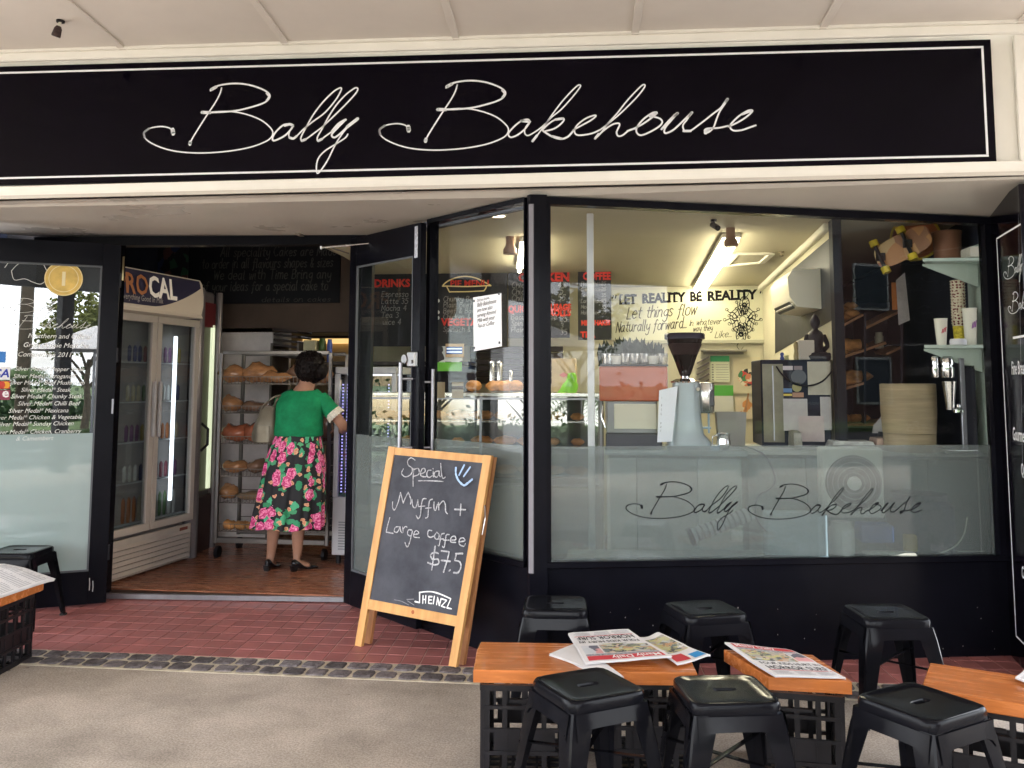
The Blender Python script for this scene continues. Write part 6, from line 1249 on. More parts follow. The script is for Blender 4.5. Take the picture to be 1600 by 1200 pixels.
MB().add(P, [(0, 1, 2, 3), (7, 6, 5, 4), (0, 4, 5, 1), (1, 5, 6, 2), (2, 6, 7, 3), (3, 7, 4, 0)]).build('back_panel', slate, t)
MB().tube([ab(1.004, .76, -.012), ab(1.012, .70, -.03), ab(1.004, .62, -.034)], .0035, 6).build('stay', steel, t)
MB().lathe([(0, 0), (.011, 0), (.009, .0006), (0, .0006)], ab(.52, .213, -.0012), 14, tuple(An)).build('knot', M('knot', (.36, .09, .03), .5), t)
pl0 = fL+An*(-.007); uA = (fR-fL).normalized(); vA = ((tL-fL)-uA*((tL-fL).dot(uA))).normalized(); amap = plane_map(pl0-fL, uA, vA)
if (amap(0, 0, 1)-amap(0, 0, 0)).dot(An) < 0: amap = lambda u_, v_, off=0: (pl0-fL)+uA*u_+vA*v_+An*off
def APX(x, y): d = ray(x, y); p = EYE+d*((pl0-EYE).dot(An)/d.dot(An))-pl0; return p.dot(uA), p.dot(vA)
def tr(s, ox, oy, k_, w_):
    o = []
    for st in s.split('|'):
        pts = [APX(ox+float(a)/k_, oy+float(b)/k_) for a, b in (q.split(',') for q in st.split())]; pts = crv(pts, 4) if len(pts) > 2 else pts; o.append([(p[0], p[1], w_*random.uniform(.75, 1.2)) for p in pts])
    return o
W1c = []
for s in ("335,165 300,145 270,170 275,210 310,240 300,290 250,315 215,285 230,245|325,240 318,320 318,400|325,250 365,240 370,290 325,310|385,290 425,270 420,240 395,250 385,300 425,315 445,300|480,255 450,260 440,300 460,320 490,305|497,265 500,315|495,240 497,246|545,262 515,270 508,305 530,318 548,290 552,262|550,265 553,300 562,315|565,195 572,290 585,328 605,318|365,350 470,350 585,356",
  "135,540 135,590 155,608 185,540 205,455|205,455 230,550|230,550 250,500 275,452|275,452 300,520 295,560|310,515 315,575 340,590 360,530|360,520 365,580|435,510 405,515 390,580 385,650 365,688 345,660|375,580 425,575|490,515 465,530 455,600 450,670 430,682|430,595 480,590|505,540 505,600 520,612 535,560|545,545 548,610|550,570 585,530 605,560 608,620 625,645",
  "110,680 90,750 78,808|78,808 140,820|190,760 160,765 150,800 175,810 200,770|200,760 208,800 220,815|225,760 230,810|230,780 250,758 265,765|305,790 275,790 270,830 300,840 312,800|310,800 290,890 265,942 245,900|330,830 370,820 350,795 330,810 325,850 375,858",
  "485,795 455,795 450,840 475,855 500,845|530,810 510,840 520,870 545,865 550,830 530,810|595,820 570,830 560,880 550,930 540,925|545,870 590,870|640,830 615,835 605,890 595,945 580,935|590,880 640,880|660,880 700,875 690,845 660,855 655,895 700,900|735,895 780,885 765,860 735,870 730,915 770,935 785,910"):
    W1c += tr(s, 590, 690, 5.716, .0066)
for s in ("690,605 785,608|745,560 738,660", "545,1000 510,990 475,1010 490,1050 540,1050 545,1090 500,1100 450,1080|515,935 500,1040 485,1145|570,975 640,985|640,985 625,1050 590,1165|570,1060 650,1070|640,1155 650,1145|700,1000 760,1000|705,1000 690,1060|690,1060 735,1075 745,1120 720,1170 680,1170"): W1c += tr(s, 590, 690, 5.716, .0088)
chalkb = M('chalk_bright', (.40, .40, .42), .9, var=.6, vs=90)
flat(W1c, amap, .0008).build('handwriting', chalkb, t)
flat(tr("700,235 700,290 725,350 770,390 800,375 845,338|775,210 728,300|828,228 770,310", 590, 690, 5.716, .012), amap, .0009).build('smiling_face', bluechalk, t)
flat(tr("450,830 515,845|515,845 515,700|513,700 600,688 700,690 820,725 965,790|965,790 910,920|910,920 975,935", 600, 850, 9.231, .0075)+tr("565,745 560,855|605,745 600,855|562,800 602,800|650,755 645,855|650,757 695,760|648,805 690,808|645,855 690,858|728,755 712,862|760,875 775,770|775,770 800,885|800,885 825,785|835,790 905,812|905,815 828,895|828,895 882,914", 600, 850, 9.231, .0072), amap, .0009).build('brand_print', M('print_white', (.82, .82, .82), .6), t)
flat(tr("330,800 430,795|340,820 435,880|150,805 250,825 360,880", 600, 850, 9.231, .004), amap, .0007).build('chalk_smudge', M('smudge', (.22, .22, .24), .9), t)

# ================================================================== stools
stoolm = M('black_powder_steel', (.006, .006, .008), .14, spec=.2, ior=1.28, var=.25, vs=4, rvar=.09, bump=.04, bs=30)
def make_stool():
    t = thing('stool', 'x', 'stool')
    S = .152; H = .45; n = 48
    def rr(h, r_, z, k_=n):
        o = []
        for i in range(k_):
            a = 2*pi*(i+.5)/k_; c, s = cos(a), sin(a); p_ = 9; q = (abs(c)**p_+abs(s)**p_)**(-1/p_); rad = min(q, 1.36); o.append((h*rad*c, h*rad*s, z))
        return o
    slot = []
    for i in range(n):
        a = 2*pi*(i+.5)/n; c, s = cos(a), sin(a); p_ = 4; q = (abs(c/1.0)**p_+abs(s/.36)**p_)**(-1/p_); slot.append((.034*q*c, .034*q*s, H-.012))
    R = [rr(S-.004, 0, H-.045), rr(S, 0, H-.040), rr(S, 0, H-.012), rr(S-.004, 0, H-.003), rr(S-.010, 0, H), rr(S-.020, 0, H-.0003), rr(S-.026, 0, H-.0022), rr(S*.6, 0, H-.0032), [(p[0]*1.25, p[1]*1.3, H-.0035) for p in slot], slot, [(p[0], p[1], H-.03) for p in slot]]
    MB().rings(R, cap0=False, cap1=False).build('seat', stoolm, t, 35)
    # apron: arched band between legs
    for k_ in range(4):
        m_ = MB(); P = []
        for i in range(13):
            x = -S*.93+S*1.86*i/12; d = .080-.036*(1-(abs(x)/(S*.93))**7); P.append((x, d))
        for yo in (0, -.002):
            o = len(m_.v); m_.v += [(x, -(S+.0025+.12*(.040+.0))+yo*-1+.0015, H-.038) for x, d in P]+[(x, -(S+.012+.10*d)+yo*-1, H-.04-d) for x, d in P]
            m_.f += [(o+i, o+i+1, o+14+i, o+13+i) for i in range(12)]; m_.m += [0]*12
        m_.xf(Matrix.Rotation(k_*pi/2, 4, 'Z')); m_.build('apron', stoolm, t, 40)
    for sx in (-1, 1):
        for sy in (-1, 1):
            R = []
            for z, c, wd in ((H-.036, S-.001, .062), (.36, .163, .080), (.26, .179, .068), (.15, .193, .055), (.012, .210, .040)):
                r_ = .016; a0 = [(c-wd, c), (c-r_*1.6, c), (c-r_*.5, c-r_*.12), (c-r_*.12, c-r_*.5), (c, c-r_*1.6), (c, c-wd), (c-.004, c-wd), (c-.006, c-r_*1.8), (c-r_*1.8, c-.006), (c-wd, c-.004)]
                R.append([(sx*p[0], sy*p[1], z) for p in (a0 if sx*sy > 0 else a0[::-1])])
            MB().rings(R).build('leg', stoolm, t, 30)
            MB().rings([[(sx*(.2+d), sy*(.2+e), z) for d, e in ((-.022, -.022), (.012, -.022), (.012, .012), (-.022, .012))] for z in (0, .014)]).build('foot_cap', M('rubber', (.02, .02, .02), .7), t)
    for a, b in (((-1, -1), (1, 1)), ((-1, 1), (1, -1))):
        m_ = MB(); zz = .235 if a == (-1, -1) else .228; m_.beam((a[0]*.178, a[1]*.178, zz), (b[0]*.178, b[1]*.178, zz), .018, .005); m_.build('brace', stoolm, t)
    return t
st0 = make_stool(); first = True
spots = [(-.118, 3.255, 33, 'black metal stool in the left foreground before the long slab table'), (.352, 3.262, 11, 'black metal stool in the middle foreground between the two tables'), (.985, 3.225, 37, 'turned black metal stool at the right foreground with worn rim'),
  (-.312, 4.395, 3, 'black metal stool behind the long slab table against the stall riser'), (.388, 4.385, 20, 'black metal stool standing behind the gap between the two tables'), (1.212, 4.425, 8, 'black metal stool standing alone against the wall near the side panel'), (-3.735, 5.33, 6, 'black metal stool in front of the left door glass')]
for x, y, a, lb in spots:
    o = st0 if first else copy_tree(st0); first = False
    o.location = (x, y, 0.003); o.rotation_euler = (0, 0, radians(a)); o['label'] = lb; o['category'] = 'stool'; o['group'] = 'black metal stools outside the bakery'

# ================================================================== crates and slab tables
cratem = M('crate_plastic', (.009, .008, .010), .38, spec=.3, var=.3, vs=10)
def make_crate():
    t = thing('milk_crate', 'x', 'crate'); W_ = .325; H = .345; h = W_/2
    for k_ in range(4):
        m_ = MB()
        for z, hh_ in ((.012, .024), (.095, .014), (.178, .014), (.262, .014), (.334, .022)): m_.box((0, -h, z), (W_, .012 if hh_ < .02 else .016, hh_))
        for i in range(5): x = -h+.012+(W_-.024)*i/4; m_.box((x, -h+.003, H/2), (.019 if 0 < i < 4 else .036, .010, H-.012))
        for i in (0, 3):
            x = -h+.012+(W_-.024)*(i+.5)/4
            m_.box((x, -h+.004, .30), (.008, .006, .07))
        m_.box((0, -h+.004, .137), (W_*.72, .004, .080))
        m_.box((0, -h+.0, .286), (.11, .014, .012))
        m_.xf(Matrix.Rotation(k_*pi/2, 4, 'Z')); m_.build('side_lattice', cratem, t)
    m_ = MB()
    for i in range(7): x = -h+.02+(W_-.04)*i/6; m_.box((x, 0, .006), (.010, W_-.03, .010)); m_.box((0, x, .0065), (W_-.03, .010, .008))
    m_.build('base_lattice', cratem, t); return t
cr0 = make_crate(); first = True
for x, y, a, lb in [(-.385, 3.70, 5, 'black milk crate under the left end of the long slab table'), (.115, 3.78, 5, 'black milk crate under the right end of the long slab table'), (.665, 3.735, -6, 'black milk crate under the small square slab table'), (1.345, 3.62, -22, 'black milk crate under the slab table at the right edge'), (-3.345, 4.52, 5, 'black milk crate under the slab table at the left edge'), (-3.35, 4.13, 5, 'black milk crate under the near end of the left edge table')]:
    o = cr0 if first else copy_tree(cr0); first = False
    o.location = (x, y, 0.001); o.rotation_euler = (0, 0, radians(a)); o['label'] = lb; o['category'] = 'crate'; o['group'] = 'black milk crates carrying the slab tables'
slabm = M('varnished_timber', (.50, .150, .038), .26, var=.28, vs=3, stretch=(1.2, 9, 9), c2=(.62, .205, .055), coat=.35, bump=.06, bs=40, rvar=.06, detail=7)
endm = M('timber_end', (.62, .27, .09), .35, var=.3, vs=7, stretch=(1.2, 9, 9), c2=(.70, .33, .12), coat=.3)
def slabtable(label, c, dims, rz, pts=None, h=.0475):
    t = thing('slab_tabletop', label, 'tabletop', (c[0], c[1], .347), radians(rz), 'varnished timber slab tabletops')
    if pts:
        R = [[(x, y, 0) for x, y in pts], [(x, y, h-.004) for x, y in pts], [(x*.992, y*.985, h) for x, y in pts]]; MB().rings(R).build('slab', slabm, t)
    else: MB().box((0, 0, h/2), (*dims, h), ch=.004).build('slab', slabm, t)
    return t
TT = .347+.0475
slabtable('long varnished timber slab on two crates with two newspapers on it', (-.155, 3.755), (.88, .37), 4.5, [(-.43, -.185), (-.1, -.187), (.2, -.184), (.43, -.18), (.432, .0), (.428, .18), (.1, .186), (-.43, .19), (-.437, .06), (-.432, -.06)])
slabtable('small square varnished slab on one crate with a newspaper', (.645, 3.745), (.345, .345), 0, [(-.095, -.15), (.205, -.165), (.13, .155), (-.222, .185)])
slabtable('varnished slab on a crate at the right edge of the picture', (1.47, 3.555), (.70, .35), -23)
slabtable('varnished slab on crates at the left edge with a loose newspaper', (-3.36, 4.28), (.42, .92), 3)

# ================================================================== newspapers
photo = patches('news_photo', [(.48, .44, .20), (.12, .15, .16), (.42, .44, .42), (.45, .26, .14), (.20, .22, .14), (.50, .38, .30), (.46, .44, .24), (.06, .06, .07), (.36, .34, .30)], 42, .6)
newsw = M('newsprint', (.66, .64, .64), .8, var=.05, vs=12, bump=.15, bs=20)
redp = M('masthead_red', (.52, .04, .055), .6); blup = M('news_blue', (.03, .25, .55), .6); greyp = M('news_grey', (.30, .30, .32), .8, var=.6, vs=120)
mastw = M('masthead_white', (.75, .7, .7), .6)
def newspaper(label, quad, kind, zb=TT, lift=.012, amp=.006, seed=0, layers=3, th=.0012):
    P = [PZ(x, y, zb+.01) for x, y in quad]; o_ = P[0].copy(); o_.z = zb+.001        # quad: page TL, TR, BR, BL
    t = thing('newspaper', label, 'newspaper', tuple(o_)); TL, TR, BR, BL = [Vector((p.x-o_.x, p.y-o_.y, 0)) for p in P]; rg = random.Random(seed); ph = rg.uniform(0, 6)
    def f(u_, v_, off=0):   # v 0 bottom 1 top
        p = (BL*(1-u_)+BR*u_)*(1-v_)+(TL*(1-u_)+TR*u_)*v_
        z = lift+amp*(sin(u_*3.4+ph)+.6*sin(v_*4.3+ph*2+u_*2))+off+.012*max(0, u_-.9)*-3+.01*abs(u_-.5)*(v_ > .5)*.6
        return Vector((p.x, p.y, max(.001+off, z)))
    def patch(u0, u1, v0, v1, off, n_=10):
        m_ = MB(); vs = [f(u0+(u1-u0)*i/n_, v0+(v1-v0)*j/n_, off) for j in range(n_+1) for i in range(n_+1)]; return m_.add(vs, [(j*(n_+1)+i, j*(n_+1)+i+1, (j+1)*(n_+1)+i+1, (j+1)*(n_+1)+i) for j in range(n_) for i in range(n_)])
    for k_ in range(layers):
        e = rg.uniform(-.02, .02); m_ = MB(); n_ = 12
        a = patch(e, 1+e, -.0+e*.5, 1+e*.5, -.0025*k_, n_); N1 = (n_+1)**2
        b = [(p[0], p[1], p[2]-.002) for p in a.v]; m_.v = a.v+b; m_.f = a.f+[tuple(i+N1 for i in q[::-1]) for q in a.f]
        ed = [i for i in range(n_+1)]+[(n_+1)*(j+1)+n_ for j in range(n_)]+[N1-2-i for i in range(n_)]+[(n_+1)*(n_-1-j) for j in range(n_-1)]
        m_.f += [(ed[i], ed[i]+N1, ed[(i+1) % len(ed)]+N1, ed[(i+1) % len(ed)]) for i in range(len(ed))]; m_.m = [0]*len(m_.f)
        m_.build('page', newsw, t, 40)
    sc_ = (TR-TL).length; sv = (TL-BL).length
    fu_ = lambda u_, v_, off=0: f(u_/sc_, v_/sv, off+.0008)
    if kind == 'front':
        patch(.05, .95, .85, .965, .0007).build('masthead', redp, t); m_ = MB(); put(m_, ftext('Manly Daily', sv*.115, 'LEFT', bold=.001, sx=sc_*.62/(sv*.115*5)), fu_, sc_*.08, sv*.875, .0006); m_.build('lettering', mastw, t)
        patch(.05, .95, .79, .845, .0006).build('strapline', greyp, t); patch(.05, .70, .46, .78, .0007).build('photograph', photo, t); patch(.72, .95, .50, .78, .0007).build('photograph', patches('news_photo2', [(.5, .52, .55), (.1, .1, .14), (.6, .3, .3), (.55, .55, .58)], 16), t)
        m_ = MB()
        for s, v_, sz in (('FOUR KIDS HURT IN', .345, .105), ('HORROR SURF', .19, .165)):
            vs, fs = ftext(s, sv*sz, 'LEFT', bold=.0004); xm = max(q[0] for q in vs); put(m_, ([(q[0]*sc_*.86/xm, q[1]) for q in vs], fs), fu_, sc_*.07, sv*v_, .0006)
        m_.build('headline', ink, t)
        patch(.05, .95, .165, .18, .0006).build('rule', redp, t)
        m_ = MB()
        for r_ in range(5):
            for c_ in range(3): m_.add(*(lambda q: (q.v, q.f))(patch(.06+c_*.31, .06+c_*.31+.27*rg.uniform(.8, 1), .04+r_*.024, .048+r_*.024, .0006, 2)))
        m_.build('text_lines', greyp, t)
    elif kind == 'spread':
        patch(.05, .9, .35, .9, .0006).build('photograph', photo, t); patch(.6, .95, .04, .2, .0006).build('advert', blup, t); patch(.05, .5, .05, .28, .0006).build('rule', redp, t)
    elif kind == 'text':
        m_ = MB()
        for r_ in range(18):
            for c_ in range(4): m_.add(*(lambda q: (q.v, q.f))(patch(.05+c_*.235, .05+c_*.235+.2*rg.uniform(.7, 1), .06+r_*.048, .075+r_*.048, .0006, 3)))
        m_.build('text_lines', greyp, t)
    return t
newspaper('part folded newspaper poking out under the upside down front page', [(858, 1020), (905, 1003), (975, 1056), (955, 1058)], 'none', lift=.004, seed=2, layers=2)
newspaper('newspaper front page lying upside down on the long slab, headline about kids hurt', [(1050, 1036), (915, 1041), (888, 991), (982, 991)], 'front', lift=.026, amp=.005, seed=3)
newspaper('folded newspaper with colour photo at the right end of the long slab', [(1000, 998), (1030, 994), (1110, 1027), (1058, 1041)], 'spread', lift=.018, amp=.006, seed=5)
newspaper('newspaper with red masthead lying on the small square slab', [(1133, 1009), (1238, 1017), (1322, 1057), (1212, 1060)], 'front', lift=.016, amp=.004, seed=4)
newspaper('loose printed newspaper sheets on the left edge slab', [(-70, 900), (6, 886), (86, 908), (-30, 940)], 'text', lift=.02, amp=.010, seed=6, layers=4)
newspaper('newspaper corner on the right edge slab', [(1612, 1045), (1690, 1050), (1700, 1100), (1588, 1062)], 'text', lift=.015, seed=7)

# made-up panel behind the left leaf, standing in for a banner mirrored in its glass
lb_ = lambda x, y: PP(x, y, (hl[0]-.02, hl[1]+.10), (hl[0]+dl[0]-.02, hl[1]+dl[1]+.10))
q = [lb_(x, y) for x, y in ((52, 893), (140, 893), (140, 848), (52, 848))]
t = thing('reflected_banner', 'grass green and grey panel standing in for a banner reflected in the left door', 'poster', tuple(q[0])); MB().slab([p-q[0] for p in q], .01).build('board', M('banner_grass', (.16, .30, .04), .6, var=.4, vs=20), t)
q2 = [lb_(x, y) for x, y in ((112, 893), (140, 893), (140, 852), (112, 852))]; MB().slab([p-q[0]+Vector((.01, -.02, .0)) for p in q2], .004).build('grey_panel', M('banner_grey', (.22, .26, .32), .6), t)
nm = plane_map(q2[0]-q[0]+Vector((.01, -.024, 0)), q2[1]-q2[0], (0, 0, 1)); m_ = MB(); vs, fs = ftext('ERS', .075, 'RIGHT', bold=.003); put(m_, ([(-v_[0]*.75, v_[1]) for v_ in vs], fs), nm, .01, .09, .001); m_.build('lettering', M('banner_navy', (.03, .05, .16), .6), t)

# ================================================================== the customer
WX, WY = PY(466, 700, 6.8).x, 6.82
wt = thing('person', 'woman in green top and floral skirt seen from behind, reaching into the bread rack', 'person', (WX, WY, .045))
skin = M('skin', (.36, .19, .13), .5, var=.08, vs=12, bump=.05, bs=60)
V = [(-.035, 0, .92), (-.015, -.005, 1.08), (0, 0, 1.24), (.01, .02, 1.36), (.03, .05, 1.44), (.055, .075, 1.53), (.06, .08, 1.60),     # 0-6 pelvis..head
     (-.10, .0, .90), (-.165, .0, .50), (-.215, .02, .10), (-.215, -.02, .055), (-.20, .09, .035),                                           # 7-11 left leg
     (.03, .0, .90), (.015, .0, .50), (-.005, .03, .115), (.0, -.005, .07), (.085, .075, .035),                                               # 12-16 right leg
     (.150, .01, 1.325), (.30, .02, 1.17), (.345, .05, 1.10), (.24, .30, 1.06), (.19, .38, 1.06),                                         # 17-21 right arm
     (-.142, .01, 1.325), (-.20, .06, 1.13), (-.13, .30, 1.08), (-.10, .37, 1.08)]                                                           # 22-25 left arm
Ed = [(0, 1), (1, 2), (2, 3), (3, 4), (4, 5), (5, 6), (0, 7), (7, 8), (8, 9), (9, 10), (10, 11), (0, 12), (12, 13), (13, 14), (14, 15), (15, 16), (3, 17), (17, 18), (18, 19), (19, 20), (20, 21), (3, 22), (22, 23), (23, 24), (24, 25)]
Rd = [(.15, .11), (.13, .10), (.13, .09), (.075, .06), (.048, .048), (.078, .09), (.07, .08), (.085, .085), (.058, .062), (.032, .034), (.030, .034), (.032, .018), (.085, .085), (.060, .064), (.033, .035), (.030, .034), (.034, .018),
      (.042, .042), (.045, .044), (.042, .042), (.028, .026), (.028, .02), (.042, .042), (.042, .042), (.028, .026), (.028, .02)]
# calf bulge
def finger(base, d, side, l, seed):
    k_ = len(V); V.append(tuple(Vector(base)+Vector(side)*.5)); V.append(tuple(Vector(base)+Vector(side)+Vector(d)*l*.45)); V.append(tuple(Vector(base)+Vector(side)+Vector(d)*l*.8+Vector((0, 0, -.012)))); V.append(tuple(Vector(base)+Vector(side)+Vector(d)*l+Vector((0, 0, -.028))))
    Rd.extend([(.011, .010), (.0095, .009), (.009, .0085), (.0075, .007)]); return k_
for bi, d in ((21, Vector((-.3, .95, 0))), (25, Vector((.1, .99, 0)))):
    dd = d.normalized(); sd_ = dd.cross(Vector((0, 0, 1)))
    for i, (o_, l_) in enumerate(((-.030, .075), (-.010, .088), (.010, .082), (.028, .065))): k_ = finger(Vector(V[bi])+dd*.02, dd, sd_*o_, l_, i); Ed += [(bi, k_), (k_, k_+1), (k_+1, k_+2), (k_+2, k_+3)]
    k_ = finger(Vector(V[bi])-dd*.02, (dd*.6+sd_*(-.8 if bi == 21 else .8)).normalized(), sd_*(-.02 if bi == 21 else .02), .055, 9); Ed += [(bi, k_), (k_, k_+1), (k_+1, k_+2), (k_+2, k_+3)]
def addcalf(i, j, f_, r_):
    p = Vector(V[i]).lerp(Vector(V[j]), f_)+Vector((0, -.012, 0)); V.append(tuple(p)); Rd.append(r_); k_ = len(V)-1; Ed.remove((i, j)); Ed.extend([(i, k_), (k_, j)])
addcalf(8, 9, .32, (.054, .06)); addcalf(13, 14, .32, (.056, .062))
me = bpy.data.meshes.new('body'); me.from_pydata(V, Ed, []); body = link('body', me, wt)
mod = body.modifiers.new('skin', 'SKIN'); mod.use_smooth_shade = True
for i, r_ in enumerate(Rd): me.skin_vertices[0].data[i].radius = r_
me.skin_vertices[0].data[0].use_root = True
mod.branch_smoothing = .4
body.modifiers.new('sub', 'SUBSURF').levels = 2; body.modifiers['sub'].render_levels = 2; me.materials.append(skin)
# face details in front (away from the camera)
fz_ = MB(); fz_.lathe([(0, -.02), (.012, -.012), (.016, .01), (.006, .03), (0, .034)], (.06, .165, 1.545), 10, (0, .5, 1)); fz_.build('nose', skin, wt, 60)
fz_ = MB()
for s_ in (-1, 1): fz_.lathe([(0, -.012), (.010, -.006), (.012, 0), (.010, .006), (0, .012)], (.06+s_*.03, .148, 1.57), 12)
fz_.build('eyes', M('eye', (.7, .7, .7), .2), wt, 60)
fz_ = MB(); fz_.box((.06, .156, 1.503), (.045, .008, .012), ch=.004); fz_.build('mouth', M('lips', (.35, .10, .09), .5), wt)
for s_ in (-1, 1): MB().lathe([(0, -.006), (.022, -.004), (.026, 0), (.022, .005), (0, .006)], (.057+s_*.084, .075, 1.545), 14, (1, .1, 0)).build('ear', skin, wt, 60)
# hair: many curls over a cap
hair = M('dark_hair', (.007, .004, .004), .55, spec=.15, var=.5, vs=40, bump=.9, bs=60)
bm = bmesh.new(); bmesh.ops.create_icosphere(bm, subdivisions=5, radius=1)
for v_ in bm.verts:
    p = v_.co.copy(); d = 1+.09*noise.noise(p*4.2)+.05*noise.noise(p*11); 
    if p.y > .45 and p.z < .35: d *= .62
    v_.co = Vector((p.x*.112*d+.055, p.y*.115*d+.052, p.z*.125*d+1.575-.012*(p.z < -.6)))
hm = bpy.data.meshes.new('hair'); bm.to_mesh(hm); bm.free(); hm.materials.append(hair); hm.polygons.foreach_set('use_smooth', [True]*len(hm.polygons)); link('hair', hm, wt)
bm = bmesh.new(); bmesh.ops.create_icosphere(bm, subdivisions=4, radius=1)
for v_ in bm.verts: p = v_.co.copy(); d = 1+.13*noise.noise(p*3.5+Vector((3, 1, 2)))+.06*noise.noise(p*12); v_.co = Vector((p.x*.052*d+.150, p.y*.06*d+.04, p.z*.072*d+1.545))
hm = bpy.data.meshes.new('hair_bunch'); bm.to_mesh(hm); bm.free(); hm.materials.append(hair); hm.polygons.foreach_set('use_smooth', [True]*len(hm.polygons)); link('hair_bunch', hm, wt)
rg = random.Random(6); m_ = MB()
for i in range(150):
    a = rg.uniform(0, 2*pi); e = rg.uniform(-.9, .95); r_ = sqrt(1-e*e); p = Vector((r_*cos(a)*.113+.055, r_*sin(a)*.113+.052, e*.125+1.575))
    if sin(a) > .4 and e < .3: continue
    n_ = (p-Vector((.055, .052, 1.575))).normalized(); t1 = n_.orthogonal().normalized(); t2 = n_.cross(t1); c_ = .012+rg.uniform(0, .008); ph = rg.uniform(0, 6)
    m_.tube([p+t1*c_*cos(ph+k_*.8)+t2*c_*sin(ph+k_*.8)+n_*(.003+.0012*k_) for k_ in range(7)], .0035, 4)
m_.build('curls', hair, wt, kind='stuff')
# green knitted top
green = M('green_knit', (.008, .20, .080), .8, var=.22, vs=14, bump=.9, bs=17)
def ell(cx, cy, rx, ry, z, n=56, w=None, sup=2.3, zf=None):
    o = []
    for i in range(n):
        a = 2*pi*i/n; c, s = cos(a), sin(a); q = (abs(c)**sup+abs(s)**sup)**(-1/sup); k_ = 1+(w(a) if w else 0); o.append((cx+rx*q*c*k_, cy+ry*q*s*k_, z+(zf(a) if zf else 0)))
    return o
wr_ = lambda s: (lambda a: .012*sin(5*a+s)+.008*sin(9*a+2*s))
R = [ell(-.008, .0, .180, .135, 1.035, w=wr_(0)), ell(-.008, 0, .190, .142, 1.045, w=wr_(0)), ell(-.008, 0, .188, .14, 1.09, w=wr_(1)), ell(-.004, 0, .184, .136, 1.15, w=wr_(2)), ell(0, 0, .187, .134, 1.22, w=wr_(2.6)), ell(.003, .004, .192, .128, 1.28), ell(.006, .01, .192, .110, 1.325, sup=2.2), ell(.008, .016, .172, .094, 1.358, sup=2.0), ell(.012, .024, .140, .084, 1.382, sup=2.0), ell(.018, .032, .110, .078, 1.396, zf=lambda a: -.012*max(0, -sin(a))), ell(.02, .034, .100, .074, 1.398, zf=lambda a: -.014*max(0, -sin(a)))]
MB().rings(R, cap0=False, cap1=False).build('green_top', green, wt, 60)
def sleeve(p0, p1, r0, r1, nm_, m):
    p0 = Vector(p0); p1 = Vector(p1); d = (p1-p0).normalized(); x = d.cross(Vector((0, 1, 0))).normalized(); y = d.cross(x); R = []
    for k_ in range(8):
        f_ = k_/7; r_ = r0+(r1-r0)*f_; R.append([p0+(p1-p0)*f_+x*r_*cos(a)*(1+.04*sin(3*a+k_))+y*r_*sin(a) for a in [2*pi*i/28 for i in range(28)]])
    R.append([p0+(p1-p0)*.985+x*(r1-.008)*cos(a)+y*(r1-.008)*sin(a) for a in [2*pi*i/28 for i in range(28)]])
    return MB().rings(R, cap0=True, cap1=False).build(nm_, m, wt, 60)
sleeve((.150, .012, 1.335), (.262, .020, 1.215), .060, .066, 'sleeve', green); sleeve((-.145, .012, 1.335), (-.192, .045, 1.20), .056, .058, 'sleeve', green)
lace = M('lace', (.62, .58, .50), .8, var=.25, vs=90, bump=.8, bs=150)
def cuff(p0, p1, r0):
    p0 = Vector(p0); p1 = Vector(p1); d = (p1-p0).normalized(); x = d.cross(Vector((0, 1, 0))).normalized(); y = d.cross(x); R = []
    for k_ in range(5):
        f_ = k_/4; R.append([p0+(p1-p0)*f_+d*(.006*abs(sin(a*9)) if k_ == 4 else 0)+x*(r0+.005*f_+.003*sin(12*a)*f_)*cos(a)+y*(r0+.005*f_+.003*sin(12*a)*f_)*sin(a) for a in [2*pi*i/54 for i in range(54)]])
    MB().rings(R, cap0=False, cap1=False).build('lace_cuff', lace, wt, 60)
cuff((.258, .020, 1.222), (.292, .022, 1.185), .067); cuff((-.190, .044, 1.205), (-.200, .052, 1.17), .058)
